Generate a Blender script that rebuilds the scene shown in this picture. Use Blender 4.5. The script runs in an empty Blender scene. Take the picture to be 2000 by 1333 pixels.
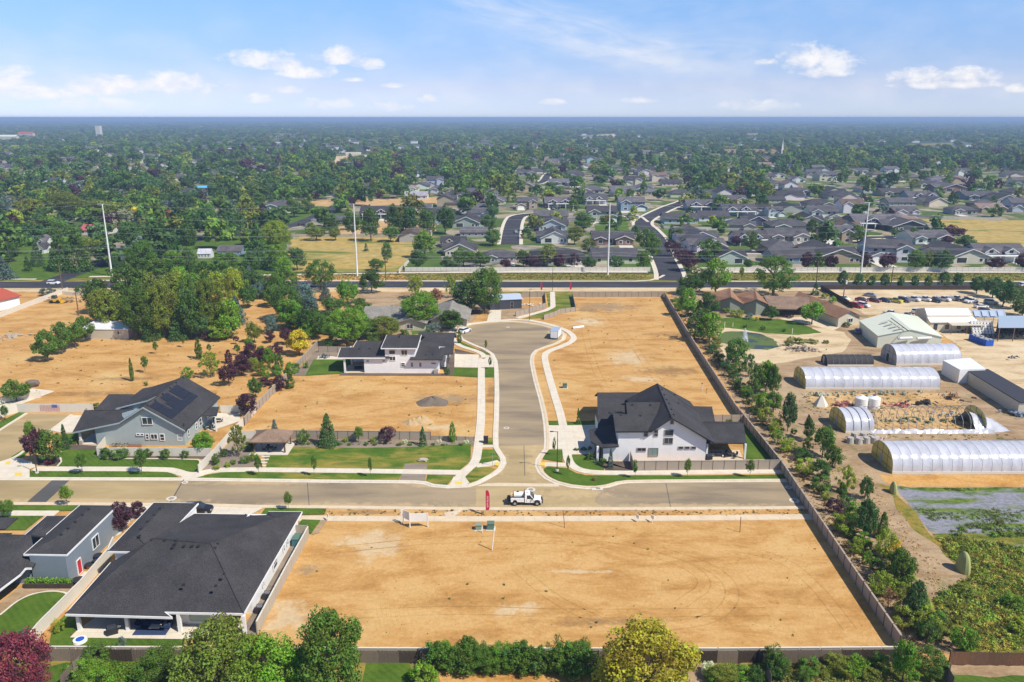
import bpy, math, random
import numpy as np
from mathutils import Vector, Matrix
R = math.radians
random.seed(7); RNG = np.random.default_rng(7)
sc = bpy.context.scene
col = sc.collection
# ------------------------------------------------------------------ camera
F = 1556.0; PITCH = math.atan(436.5 / F); CAMH = 62.4
cam = bpy.data.cameras.new("camera"); camo = bpy.data.objects.new("camera", cam); col.objects.link(camo)
camo.location = (0, 0, CAMH); camo.rotation_euler = (math.pi / 2 - PITCH, 0, 0)
cam.sensor_width = 36.0; cam.lens = 36.0 * F / 2000.0; cam.clip_start = 0.5; cam.clip_end = 60000
sc.camera = camo
# ------------------------------------------------------------------ world, sun, exposure
SUN_AZ = math.atan2(0.83, -0.56); SUN_EL = R(50)
w = bpy.data.worlds.new("World"); sc.world = w; w.use_nodes = True
nt = w.node_tree; nt.nodes.clear()
class NB:
    def __init__(s, t): s.t = t
    def n(s, typ, **k):
        nd = s.t.nodes.new(typ)
        for a, b in k.items():
            if a.startswith('i_'):
                nd.inputs[int(a[2:])].default_value = b
            else: setattr(nd, a, b)
        return nd
    def l(s, a, b): s.t.links.new(a, b)
    def m(s, op, a, b=None, c=None, clamp=False):
        nd = s.t.nodes.new('ShaderNodeMath'); nd.operation = op; nd.use_clamp = clamp
        for i, v in enumerate((a, b, c)):
            if v is None: continue
            if isinstance(v, (int, float)): nd.inputs[i].default_value = v
            else: s.l(v, nd.inputs[i])
        return nd.outputs[0]
    def noise(s, vec, scale, detail=4, rough=.55, dist=0.):
        nd = s.n('ShaderNodeTexNoise'); nd.inputs['Scale'].default_value = scale
        nd.inputs['Detail'].default_value = detail; nd.inputs['Roughness'].default_value = rough
        nd.inputs['Distortion'].default_value = dist
        if vec is not None: s.l(vec, nd.inputs['Vector'])
        return nd.outputs[0]
    def ramp(s, f, stops):
        nd = s.n('ShaderNodeValToRGB'); e = nd.color_ramp.elements
        while len(e) < len(stops): e.new(.5)
        for i, (p, c) in enumerate(stops):
            e[i].position = p; e[i].color = (*c, 1) if len(c) == 3 else c
        s.l(f, nd.inputs[0]); return nd.outputs[0]
    def mix(s, f, a, b, mode='MIX'):
        nd = s.n('ShaderNodeMix', data_type='RGBA', blend_type=mode)
        for k, v in ((0, f), (6, a), (7, b)):
            if isinstance(v, (int, float)): nd.inputs[k].default_value = v
            elif isinstance(v, tuple): nd.inputs[k].default_value = (*v, 1) if len(v) == 3 else v
            else: s.l(v, nd.inputs[k])
        return nd.outputs[2]
    def vmul(s, v, xyz):
        nd = s.n('ShaderNodeVectorMath', operation='MULTIPLY'); s.l(v, nd.inputs[0]); nd.inputs[1].default_value = xyz
        return nd.outputs[0]
b = NB(nt)
sky = b.n('ShaderNodeTexSky', sky_type='NISHITA', sun_disc=False, sun_elevation=SUN_EL, sun_rotation=SUN_AZ,
          altitude=800, air_density=1.0, dust_density=0.2, ozone_density=4.0)
tc = b.n('ShaderNodeTexCoord'); sx = b.n('ShaderNodeSeparateXYZ'); b.l(tc.outputs['Generated'], sx.inputs[0])
az = b.m('ARCTAN2', sx.outputs[0], sx.outputs[1]); el = b.m('ARCSINE', sx.outputs[2])
def px2dir(px, py):
    a, c = (px - 1000) / F, -(py - 666.5) / F
    v = Vector((a, math.cos(PITCH) + c * math.sin(PITCH), -math.sin(PITCH) + c * math.cos(PITCH))).normalized()
    return math.atan2(v.x, v.y), math.asin(v.z)
nb = b.n('ShaderNodeCombineXYZ'); b.l(az, nb.inputs[0]); b.l(b.m('MULTIPLY', el, 1.7), nb.inputs[1])
cn = b.noise(nb.outputs[0], 42, 6, .62, .3); cn2 = b.noise(nb.outputs[0], 13, 3, .5)
clouds = [(8,168,58,34),(66,184,62,16),(205,172,66,22),(245,162,26,14),(342,166,66,22),(205,208,84,15),(505,118,70,20),
  (598,144,60,14),(548,130,48,15),(665,113,46,18),(716,127,30,15),(563,176,28,10),(503,195,32,10),(645,205,52,12),(765,211,45,10),
  (838,195,20,9),(1595,118,62,27),(1625,128,44,20),(1612,142,55,14),(1500,123,20,8),(1800,152,44,17),(1888,150,44,16),(1850,167,80,9),(1480,210,84,11),
  (1255,197,34,8),(1080,201,34,7),(1992,174,22,10),(690,157,24,5),(768,169,24,6)]
dens = None
for (px, py, rx, ry) in clouds:
    a0, e0 = px2dir(px, py); ra, re = rx / F, ry / F
    dx = b.m('MULTIPLY', b.m('SUBTRACT', az, a0), 1 / ra)
    dy = b.m('MULTIPLY', b.m('SUBTRACT', el, e0), 1 / re)
    dyn = b.m('MULTIPLY', b.m('MINIMUM', dy, 0.), 1.25)
    d2 = b.m('ADD', b.m('MULTIPLY', dx, dx), b.m('ADD', b.m('MULTIPLY', dy, dy), b.m('MULTIPLY', dyn, dyn)))
    k = b.m('SUBTRACT', 1.0, d2)
    dens = k if dens is None else b.m('MAXIMUM', dens, k)
dens = b.m('MAXIMUM', dens, -1.5)
dd = b.m('MULTIPLY', b.m('ADD', b.m('MULTIPLY', dens, 1.0), b.m('MULTIPLY', b.m('SUBTRACT', cn, .47), 4.4)), .74)
cm = b.m('MULTIPLY', b.m('SMOOTH_MIN', b.m('MAXIMUM', dd, 0.), 1., .4), .85, clamp=True)
# thin cirrus streaks
def cirrus(px, py, rx, ry, rot, amp):
    a0, e0 = px2dir(px, py); c, s = math.cos(rot), math.sin(rot)
    da = b.m('SUBTRACT', az, a0); de = b.m('SUBTRACT', el, e0)
    u = b.m('ADD', b.m('MULTIPLY', da, c), b.m('MULTIPLY', de, s)); v = b.m('SUBTRACT', b.m('MULTIPLY', de, c), b.m('MULTIPLY', da, s))
    cv = b.n('ShaderNodeCombineXYZ'); b.l(b.m('MULTIPLY', u, 3.), cv.inputs[0]); b.l(b.m('MULTIPLY', v, 16.), cv.inputs[1])
    n = b.noise(cv.outputs[0], 3.2, 5, .6, .8)
    uu = b.m('MULTIPLY', u, F / rx); vv = b.m('MULTIPLY', v, F / ry)
    g = b.m('SUBTRACT', 1., b.m('ADD', b.m('MULTIPLY', uu, uu), b.m('MULTIPLY', vv, vv)), clamp=True)
    return b.m('MULTIPLY', b.m('MULTIPLY', b.m('SUBTRACT', n, .33, clamp=True), g), amp)
ci = b.m('ADD', b.m('ADD', cirrus(1080, 52, 330, 52, -.26, 1.15), cirrus(1330, 108, 260, 42, -.03, 1.0)), cirrus(1250, 40, 500, 90, .1, .35))
cm = b.m('ADD', cm, b.m('ADD', ci, b.m('MULTIPLY', b.m('SUBTRACT', cn2, .44, clamp=True), b.m('SUBTRACT', 1.25, b.m('MULTIPLY', el, 8.), clamp=True))), clamp=True)
up = b.m('MULTIPLY', el, 40., clamp=True)
cm = b.m('MULTIPLY', cm, up)
shade = b.m('ADD', 5.6, b.m('MULTIPLY', b.m('SUBTRACT', cn, .5), 1.6))
cc = b.n('ShaderNodeCombineColor'); b.l(shade, cc.inputs[0]); b.l(b.m('MULTIPLY', shade, .985), cc.inputs[1]); b.l(b.m('MULTIPLY', shade, 1.0), cc.inputs[2])
bg = b.n('ShaderNodeBackground'); bg.inputs[1].default_value = 0.140
hs = b.n('ShaderNodeHueSaturation'); hs.inputs['Saturation'].default_value = 1.0; b.l(sky.outputs[0], hs.inputs['Color'])
tint = b.ramp(b.m('MULTIPLY', el, 3.2, clamp=True), [(0, (.54, .63, .977)), (.03, (.56, .63, .96)), (.112, (.61, .59, .83)), (.207, (.58, .60, .81)), (.41, (.63, .72, .885)), (1, (.77, .77, .82))])
b.l(b.mix(cm, b.mix(1., hs.outputs[0], tint, 'MULTIPLY'), cc.outputs[0]), bg.inputs[0])
wo = b.n('ShaderNodeOutputWorld'); b.l(bg.outputs[0], wo.inputs[0])
sl = bpy.data.lights.new("sun", 'SUN'); sl.energy = 4.6; sl.angle = R(.53); sl.color = (1, .93, .82)
so = bpy.data.objects.new("sun", sl); col.objects.link(so)
sdir = Vector((math.sin(SUN_AZ) * math.cos(SUN_EL), math.cos(SUN_AZ) * math.cos(SUN_EL), math.sin(SUN_EL)))
so.rotation_euler = sdir.to_track_quat('Z', 'Y').to_euler(); so.location = sdir * 300
sc.view_settings.view_transform = 'Standard'; sc.view_settings.look = 'None'; sc.view_settings.exposure = 0.3; sc.view_settings.gamma = 1
sc.render.engine = 'CYCLES'; sc.cycles.use_denoising = True; sc.cycles.max_bounces = 5; sc.cycles.diffuse_bounces = 2
sc.cycles.glossy_bounces = 2; sc.cycles.transmission_bounces = 3; sc.cycles.volume_bounces = 0; sc.cycles.transparent_max_bounces = 6
sc.cycles.use_adaptive_sampling = True; sc.cycles.adaptive_threshold = .015; sc.cycles.caustics_reflective = False; sc.cycles.caustics_refractive = False
# ------------------------------------------------------------------ helpers
sp_, cp_ = math.sin(PITCH), math.cos(PITCH)
def P(px, py, z=0.):
    """point of the place at height z seen at a photo pixel (2000 wide)"""
    a = (px - 1000) / F; c = -(py - 666.5) / F
    dx, dy, dz = a, cp_ + c * sp_, -sp_ + c * cp_
    t = (z - CAMH) / dz
    return (dx * t, dy * t, z)
def scale_at(px, py):
    x, y, _ = P(px, py); return F / (y * cp_ + CAMH * sp_)
def hgt(bx, by, ty):
    y = P(bx, by)[1]; c = -(ty - 666.5) / F
    return CAMH + (c * y * cp_ - y * sp_) / (cp_ + c * sp_)
def obj(name, mesh, parent=None, loc=(0, 0, 0), rot=(0, 0, 0), scl=(1, 1, 1)):
    o = bpy.data.objects.new(name, mesh); col.objects.link(o)
    o.parent = parent; o.location = loc; o.rotation_euler = rot; o.scale = scl
    return o
def tag(o, label=None, cat=None, group=None, kind=None):
    if label: o['label'] = label
    if cat: o['category'] = cat
    if group: o['group'] = group
    if kind: o['kind'] = kind
    return o
def thing(name, loc, label, cat, group=None, rz=0):
    o = obj(name, None, None, loc, (0, 0, rz)); o.empty_display_size = .3
    return tag(o, label, cat, group)
class MB:
    def __init__(s): s.v = []; s.f = []; s.mi = []; s.mats = []
    def _m(s, m):
        if m is None: return 0
        if m not in s.mats: s.mats.append(m)
        return s.mats.index(m)
    def poly(s, pts, m=None):
        n = len(s.v); s.v += [tuple(p) for p in pts]; s.f.append(tuple(range(n, n + len(pts)))); s.mi.append(s._m(m)); return s
    def prism(s, bot, top, m=None):
        n = len(s.v); k = len(bot); s.v += [tuple(p) for p in bot] + [tuple(p) for p in top]; mi = s._m(m)
        fs = [tuple(range(n + k - 1, n - 1, -1)), tuple(range(n + k, n + 2 * k))] + [(n + i, n + (i + 1) % k, n + k + (i + 1) % k, n + k + i) for i in range(k)]
        s.f += fs; s.mi += [mi] * len(fs); return s
    def box(s, c, d, rz=0, m=None, taper=1.):
        x, y, z = c; hx, hy, hz = d[0] / 2, d[1] / 2, d[2] / 2; cs, sn = math.cos(rz), math.sin(rz)
        q = [(-hx, -hy), (hx, -hy), (hx, hy), (-hx, hy)]
        f = lambda t, zz: [(x + (a * cs - e * sn) * t, y + (a * sn + e * cs) * t, zz) for a, e in q]
        return s.prism(f(1, z - hz), f(taper, z + hz), m)
    def slab(s, pts, th, m=None):
        # wind upwards
        nz = sum((pts[i][0] - pts[i - 1][0]) * (pts[i][1] + pts[i - 1][1]) for i in range(len(pts)))
        if nz > 0: pts = pts[::-1]
        return s.prism([(p[0], p[1], p[2] - th) for p in pts], pts, m)
    def solid(s, fp, z0, m=None):
        nz = sum((fp[i][0] - fp[i - 1][0]) * (fp[i][1] + fp[i - 1][1]) for i in range(len(fp)))
        if nz > 0: fp = fp[::-1]
        return s.prism([(p[0], p[1], z0) for p in fp], fp, m)
    def tube(s, path, r, n=6, m=None, r2=None):
        pts = [Vector(p) for p in path]; k = len(pts); base = len(s.v); mi = s._m(m)
        for i, p in enumerate(pts):
            t = (pts[min(i + 1, k - 1)] - pts[max(i - 1, 0)]).normalized()
            u = t.cross(Vector((0, 0, 1)) if abs(t.z) < .9 else Vector((1, 0, 0))).normalized(); w_ = t.cross(u)
            rr = r if r2 is None else r + (r2 - r) * i / (k - 1)
            for j in range(n):
                a = 2 * math.pi * j / n; s.v.append(tuple(p + u * math.cos(a) * rr + w_ * math.sin(a) * rr))
        for i in range(k - 1):
            for j in range(n):
                s.f.append((base + i * n + j, base + i * n + (j + 1) % n, base + (i + 1) * n + (j + 1) % n, base + (i + 1) * n + j)); s.mi.append(mi)
        s.f.append(tuple(base + j for j in range(n))); s.f.append(tuple(base + (k - 1) * n + j for j in range(n - 1, -1, -1))); s.mi += [mi, mi]
        return s
    def mesh(s, name, mat=None, org=(0, 0, 0), smooth=False):
        me = bpy.data.meshes.new(name)
        v = np.array(s.v, float) - np.array(org, float)
        me.from_pydata(v.tolist(), [], s.f)
        for m in (s.mats if s.mats else [mat]): me.materials.append(m)
        if len(s.mats) > 1: me.polygons.foreach_set('material_index', s.mi)
        if smooth: me.polygons.foreach_set('use_smooth', [True] * len(s.f))
        me.update(); return me
    def build(s, name, mat=None, parent=None, smooth=False):
        """world-coordinate geometry; the part's own origin sits on the thing's base"""
        o = (0, 0, 0)
        if parent is not None:
            q = parent
            while q.parent: q = q.parent
            o = tuple(q.location)
        ob = obj(name, s.mesh(name, mat, o, smooth), parent)
        if parent is None:
            pass
        return ob
# ------------------------------------------------------------------ materials
MATS = {}
def mat(name, colr, rough=.8, spec=.3, metal=0, var=.12, vs=.6, bump=0, bs=6, coat=0, fine=0):
    if name in MATS: return MATS[name]
    m = bpy.data.materials.new(name); m.use_nodes = True; n = NB(m.node_tree); bs_ = m.node_tree.nodes['Principled BSDF']
    bs_.inputs['Roughness'].default_value = rough; bs_.inputs['Specular IOR Level'].default_value = spec; bs_.inputs['Metallic'].default_value = metal
    if coat: bs_.inputs['Coat Weight'].default_value = coat
    g = n.n('ShaderNodeNewGeometry')
    if colr is None:
        oi = n.n('ShaderNodeObjectInfo'); base = oi.outputs['Color']
    else:
        base = (*colr, 1)
    if var:
        f = n.noise(g.outputs['Position'], vs, 5, .65)
        f = n.m('MULTIPLY_ADD', f, 2 * var, 1 - var)
        if fine:
            f = n.m('MULTIPLY', f, n.m('MULTIPLY_ADD', n.noise(g.outputs['Position'], 9, 2, .6), 2 * fine, 1 - fine))
        c = n.n('ShaderNodeCombineColor')
        for i in range(3): n.l(f, c.inputs[i])
        n.l(n.mix(1., base, c.outputs[0], 'MULTIPLY'), bs_.inputs['Base Color'])
    elif colr is None: n.l(base, bs_.inputs['Base Color'])
    else: bs_.inputs['Base Color'].default_value = base
    if bump:
        bn = n.n('ShaderNodeBump'); bn.inputs['Strength'].default_value = bump; bn.inputs['Distance'].default_value = .05
        n.l(n.noise(g.outputs['Position'], bs, 3), bn.inputs['Height']); n.l(bn.outputs[0], bs_.inputs['Normal'])
    MATS[name] = m; return m
def ground_mat(name, build, rough=.95, bump=.4, bs=2.):
    m = bpy.data.materials.new(name); m.use_nodes = True; n = NB(m.node_tree); p = m.node_tree.nodes['Principled BSDF']
    p.inputs['Roughness'].default_value = rough; p.inputs['Specular IOR Level'].default_value = .15
    g = n.n('ShaderNodeNewGeometry').outputs['Position']
    n.l(build(n, g), p.inputs['Base Color'])
    if bump:
        bn = n.n('ShaderNodeBump'); bn.inputs['Strength'].default_value = bump; bn.inputs['Distance'].default_value = .15
        n.l(n.noise(g, bs, 6, .65), bn.inputs['Height']); n.l(bn.outputs[0], p.inputs['Normal'])
    MATS[name] = m; return m
def blob(n, g, nz, L):
    o = None
    for (px, py, rx, ry) in L:
        x, y, _ = P(px, py); v = n.n('ShaderNodeVectorMath', operation='SUBTRACT'); n.l(g, v.inputs[0]); v.inputs[1].default_value = (x, y, 0)
        ln = n.n('ShaderNodeVectorMath', operation='LENGTH'); n.l(n.vmul(v.outputs[0], (1 / rx, 1 / ry, 0)), ln.inputs[0]); k = n.m('SUBTRACT', 1., ln.outputs['Value']); o = k if o is None else n.m('MAXIMUM', o, k)
    return n.m('MULTIPLY', n.m('ADD', o, n.m('MULTIPLY', n.m('SUBTRACT', nz, .5), 3.6)), 1.5, clamp=True)
PALE = [(735, 1062, 5, 5), (560, 1205, 4, 4), (690, 1060, 3, 2), (1150, 630, 6, 6), (1225, 700, 6, 8), (1250, 740, 5, 3), (860, 835, 4, 2), (1015, 1190, 4, 1.5), (1130, 1117, 5, .5)]
DAMP = [(715, 1001, 8, .9), (960, 764, 1.3, 6), (957, 784, 1.6, 1.6), (1130, 607, 9, 2.5), (1305, 725, 9, 5), (1290, 722, 4, 3), (250, 740, 10, 2), (200, 770, 14, 2), (1310, 655, 8, 3), (1180, 1215, 9, 1)]
GREY = [(600, 1113, 2.2, 1.6), (870, 780, 9, 4), (1180, 600, 14, 8)]
def dirt_build(c1, c2, c3, cw, green=0., blobs=False):
    def f(n, g):
        a = n.noise(g, .045, 6, .62, .6); d = n.noise(n.vmul(g, (.6, 1.3, 1)), .16, 9, .72, .4); e = n.noise(g, 1.6, 8, .8)
        base = n.ramp(d, [(.36, c3), (.47, c1), (.57, c2)])
        base = n.mix(n.m('MULTIPLY', n.m('SUBTRACT', a, .55, clamp=True), 6., clamp=True), base, cw)
        # wheel tracks and grader scratches
        wv = n.n('ShaderNodeTexWave', wave_type='RINGS', rings_direction='Z'); wv.inputs['Scale'].default_value = .55
        wv.inputs['Distortion'].default_value = 2.2; wv.inputs['Detail'].default_value = 2; wv.inputs['Detail Scale'].default_value = .3
        mp = n.n('ShaderNodeMapping'); mp.inputs['Location'].default_value = (-12, -98, 0); n.l(g, mp.inputs[0]); n.l(mp.outputs[0], wv.inputs[0])
        tr = n.m('MULTIPLY', n.m('SUBTRACT', wv.outputs[1], .86, clamp=True), 2.6)
        tr = n.m('MULTIPLY', tr, n.m('MULTIPLY', n.m('SUBTRACT', n.noise(g, .09, 3), .5, clamp=True), 5., clamp=True))
        base = n.mix(tr, base, c3)
        sp = n.m('MULTIPLY', n.m('SUBTRACT', n.noise(g, .75, 8, .8), .6, clamp=True), 5., clamp=True)
        base = n.mix(n.m('MULTIPLY', sp, .75), base, tuple(v * .5 for v in c3))
        if blobs:
            nz = n.noise(g, .35, 6, .7)
            base = n.mix(n.m('MULTIPLY', blob(n, g, nz, PALE), .6), base, (.60, .50, .33)); base = n.mix(n.m('MULTIPLY', blob(n, g, nz, DAMP), .6), base, (.22, .13, .06)); base = n.mix(n.m('MULTIPLY', blob(n, g, nz, GREY), .5), base, (.17, .16, .13))
        if green:
            gm = n.m('MULTIPLY', n.m('SUBTRACT', n.noise(g, .13, 7, .7, .5), .60 - green, clamp=True), 7., clamp=True)
            base = n.mix(n.m('MULTIPLY', gm, .8), base, (.10, .13, .035))
        k = n.m('MULTIPLY_ADD', e, .9, .55)
        cb = n.n('ShaderNodeCombineColor')
        for i in range(3): n.l(k, cb.inputs[i])
        return n.mix(1., base, cb.outputs[0], 'MULTIPLY')
    return f
ground_mat('dirt', dirt_build((.49, .272, .088), (.56, .34, .13), (.385, .20, .06), (.60, .41, .17), 0, True), bump=.6)
ground_mat('dirt_weedy', dirt_build((.48, .30, .13), (.56, .37, .17), (.36, .22, .085), (.60, .43, .23), .03), bump=.6)
ground_mat('dirt_pale', dirt_build((.55, .42, .25), (.62, .49, .31), (.42, .30, .16), (.68, .56, .38)), bump=.4)
ground_mat('dirt_brown', dirt_build((.34, .235, .135), (.42, .30, .18), (.25, .16, .085), (.46, .35, .22), .03), bump=.6)
ground_mat('track_dirt', dirt_build((.40, .225, .07), (.49, .29, .10), (.33, .175, .05), (.56, .37, .155)), bump=.4)
ground_mat('straw', dirt_build((.50, .26, .07), (.58, .33, .11), (.36, .17, .045), (.60, .38, .15)), bump=1.)
def lawn(c1, c2, c3, k=0., stripe=0.):
    def f(n, g):
        d = n.noise(g, .22, 6, .62); e = n.noise(g, 2.2, 5, .7)
        base = n.ramp(n.m('ADD', n.m('MULTIPLY', d, .7), n.m('MULTIPLY', e, .3)), [(.36, c1), (.5, c2), (.62, c3)])
        if k:
            dm = n.m('MULTIPLY', n.m('SUBTRACT', n.noise(n.vmul(g, (1, 2.6, 1)), .12, 6, .65, .6), .5 - k, clamp=True), 6., clamp=True)
            base = n.mix(dm, base, (.30, .235, .05))
        if stripe:
            wv = n.n('ShaderNodeTexWave', bands_direction='DIAGONAL'); wv.inputs['Scale'].default_value = stripe; n.l(g, wv.inputs[0])
            base = n.mix(n.m('MULTIPLY', wv.outputs[1], .35), base, c3)
        return base
    return f
ground_mat('lawn', lawn((.042, .090, .010), (.070, .130, .013), (.11, .175, .020), 0, .55), bump=.6, bs=5)
ground_mat('lawn_dry', lawn((.05, .115, .012), (.085, .15, .015), (.16, .19, .022), .03), bump=.6, bs=5)
ground_mat('lawn_olive', lawn((.11, .12, .022), (.17, .16, .035), (.25, .20, .06), .03), bump=.7, bs=3)
ground_mat('field', lawn((.27, .22, .05), (.38, .285, .085), (.46, .34, .12), .05), bump=.7, bs=2)
def field_b(n, g):
    a = lawn((.27, .23, .05), (.42, .30, .09), (.50, .36, .13))(n, g)
    gm = n.m('MULTIPLY', n.m('SUBTRACT', n.noise(n.vmul(g, (.5, 1.6, 1)), .05, 6, .6, .4), .53, clamp=True), 9., clamp=True)
    return n.mix(gm, a, (.14, .18, .03))
ground_mat('dry_field', field_b, bump=.8, bs=2)
def suburb(n, g):
    v = n.n('ShaderNodeTexVoronoi'); v.inputs['Scale'].default_value = .07; n.l(g, v.inputs['Vector'])
    s = n.n('ShaderNodeSeparateColor'); n.l(v.outputs['Color'], s.inputs[0])
    return n.ramp(n.m('ADD', n.m('MULTIPLY', s.outputs[0], .55), n.m('MULTIPLY', n.noise(g, .12, 5, .6), .45)),
      [(.22, (.06, .11, .02)), (.45, (.10, .15, .03)), (.55, (.20, .17, .08)), (.66, (.36, .31, .23)), (.8, (.12, .12, .12))])
ground_mat('suburb_ground', suburb, bump=0)
def wood_floor(n, g):
    return n.ramp(n.noise(g, .012, 8, .7), [(.35, (.025, .05, .015)), (.5, (.04, .07, .022)), (.66, (.10, .10, .045))])
ground_mat('far_ground', wood_floor, bump=0)
SAND = [(1110, 966, 9, 2.2), (850, 949, 7, 1.2), (700, 988, 22, 1.2), (1330, 989, 20, 1.0), (1045, 905, 2, 8), (980, 905, 1.5, 6), (200, 980, 20, 1.2), (1060, 700, 2, 9), (1090, 650, 4, 4), (500, 944, 14, 1)]
def asph(c, pale, dark, sand=None):
    def f(n, g):
        a = n.noise(n.vmul(g, (.35, 1.4, 1)), .12, 5, .6, .3); e = n.noise(g, 6, 4, .7)
        base = n.ramp(a, [(.36, dark), (.5, c), (.64, pale)])
        st = n.m('MULTIPLY', n.m('SUBTRACT', n.noise(g, .35, 6, .7, 1.), .62, clamp=True), 3., clamp=True)
        base = n.mix(n.m('MULTIPLY', st, .5), base, tuple(v * .7 for v in dark))
        if sand: base = n.mix(n.m('MULTIPLY', blob(n, g, n.noise(g, .6, 6, .7), sand), .55), base, (.56, .41, .22))
        k = n.m('MULTIPLY_ADD', e, .3, .85)
        cb = n.n('ShaderNodeCombineColor')
        for i in range(3): n.l(k, cb.inputs[i])
        return n.mix(1., base, cb.outputs[0], 'MULTIPLY')
    return f
ground_mat('asphalt_dusty', asph((.385, .29, .150), (.46, .35, .185), (.31, .235, .12), SAND), bump=.1)
ground_mat('asphalt_mid', asph((.30, .235, .15), (.37, .285, .175), (.22, .175, .12), SAND), bump=.1)
ground_mat('asphalt_dark', asph((.052, .053, .063), (.07, .069, .077), (.042, .043, .052)), bump=.1)
ground_mat('asphalt_patch', asph((.10, .098, .095), (.12, .115, .11), (.085, .083, .08)), bump=.1)
def conc(c):
    def f(n, g):
        base = n.ramp(n.noise(g, .5, 6, .65), [(.3, tuple(v * .86 for v in c)), (.6, c)])
        s = n.n('ShaderNodeSeparateXYZ'); n.l(g, s.inputs[0]); o = None
        for i in (0, 1):
            q = n.m('LESS_THAN', n.m('FRACT', n.m('MULTIPLY', s.outputs[i], 1 / 1.8)), .035); o = q if o is None else n.m('MAXIMUM', o, q)
        return n.mix(n.m('MULTIPLY', o, .28), base, (.25, .2, .14))
    return f
ground_mat('concrete', conc((.68, .61, .49)), bump=.05)
ground_mat('concrete_warm', conc((.66, .54, .38)), bump=.05)
ground_mat('gravel', asph((.24, .195, .15), (.31, .25, .19), (.17, .135, .10)), bump=.8)
ground_mat('bark_mulch', asph((.13, .10, .08), (.17, .13, .10), (.09, .07, .055)), bump=.8)
def membrane(n, g):
    s = n.noise(n.vmul(g, (.5, 1.8, 1)), .16, 7, .62, .5)
    base = n.ramp(n.noise(g, 1.5, 5, .7), [(.3, (.16, .165, .19)), (.6, (.28, .28, .32))])
    gr = n.ramp(n.noise(g, .5, 6, .7), [(.35, (.045, .09, .015)), (.55, (.12, .18, .02)), (.7, (.26, .25, .04))])
    return n.mix(n.m('MULTIPLY', n.m('SUBTRACT', s, .445, clamp=True), 8., clamp=True), base, gr)
ground_mat('weed_membrane', membrane, bump=.5)
ground_mat('meadow', lawn((.06, .095, .012), (.13, .15, .02), (.27, .22, .05), .04), bump=1., bs=2)
def moss(n, g): return n.ramp(n.noise(g, .5, 7, .7), [(.35, (.10, .12, .02)), (.5, (.24, .20, .035)), (.62, (.36, .20, .05))])
ground_mat('verge_moss', moss, bump=.8)
def shingle(name, c):
    m = bpy.data.materials.new(name); m.use_nodes = True; n = NB(m.node_tree); p = m.node_tree.nodes['Principled BSDF']
    p.inputs['Roughness'].default_value = .9; p.inputs['Specular IOR Level'].default_value = .2
    g = n.n('ShaderNodeNewGeometry').outputs['Position']
    f = n.m('ADD', n.m('MULTIPLY', n.noise(g, 8.5, 3, .85), .8), n.m('MULTIPLY', n.noise(g, .3, 4, .6), .2))
    n.l(n.ramp(f, [(.36, tuple(v * .45 for v in c)), (.5, c), (.62, tuple(v * 1.9 for v in c))]), p.inputs['Base Color'])
    s = n.n('ShaderNodeSeparateXYZ'); n.l(g, s.inputs[0]); bn = n.n('ShaderNodeBump'); bn.inputs['Strength'].default_value = .5; bn.inputs['Distance'].default_value = .03
    n.l(n.m('ADD', n.m('FRACT', n.m('MULTIPLY', s.outputs[2], 14.)), n.noise(g, 7, 2)), bn.inputs['Height']); n.l(bn.outputs[0], p.inputs['Normal'])
    MATS[name] = m; return m
shingle('shingle_charcoal', (.047, .045, .047)); shingle('shingle_grey', (.10, .10, .105)); shingle('shingle_tan', (.20, .17, .135))
shingle('shingle_orange', (.27, .15, .09)); shingle('shingle_brown', (.22, .15, .105)); shingle('shingle_old', (.23, .215, .19))
def siding(name, c, lap=.2):
    m = bpy.data.materials.new(name); m.use_nodes = True; n = NB(m.node_tree); p = m.node_tree.nodes['Principled BSDF']
    p.inputs['Roughness'].default_value = .6
    g = n.n('ShaderNodeNewGeometry').outputs['Position']; s = n.n('ShaderNodeSeparateXYZ'); n.l(g, s.inputs[0])
    if c is None: base = n.n('ShaderNodeObjectInfo').outputs['Color']
    else: base = (*c, 1)
    k = n.m('MULTIPLY_ADD', n.noise(g, .8, 4), .16, .9); cb = n.n('ShaderNodeCombineColor')
    for i in range(3): n.l(k, cb.inputs[i])
    n.l(n.mix(1., base, cb.outputs[0], 'MULTIPLY'), p.inputs['Base Color'])
    bn = n.n('ShaderNodeBump'); bn.inputs['Strength'].default_value = .6; bn.inputs['Distance'].default_value = .03
    n.l(n.m('FRACT', n.m('MULTIPLY', s.outputs[2], 1 / lap)), bn.inputs['Height']); n.l(bn.outputs[0], p.inputs['Normal'])
    MATS[name] = m; return m
siding('siding_white', (.88, .88, .87)); siding('siding_greyblue', (.37, .44, .44)); siding('siding_slate', (.22, .265, .31)); siding('siding_any', None)
siding('siding_cream', (.62, .57, .44)); siding('siding_sage', (.25, .28, .22)); siding('siding_beige', (.55, .49, .36))
mat('paint_white', (.78, .78, .76), .5); mat('paint_any', None, .35, .5, coat=.3, var=.03); mat('trim_dark', (.03, .03, .035), .5)
mat('glass_dark', (.03, .04, .05), .08, .8, var=.2, vs=.5); mat('glass_pale', (.20, .30, .28), .1, .8, var=.2)
mat('rubber', (.02, .02, .02), .8); mat('steel', (.45, .45, .46), .35, .5, .7); mat('steel_dark', (.06, .06, .065), .5, .5, .4)
mat('vinyl_taupe', (.42, .37, .29), .7, var=.1, vs=.4); mat('vinyl_cream', (.66, .62, .53), .6, var=.06); mat('vinyl_white', (.64, .60, .52), .6, var=.06)
mat('fence_taupe', (.36, .30, .235), .8, var=.15, vs=.5); mat('fence_gap', (.12, .10, .08), .9)
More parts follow.
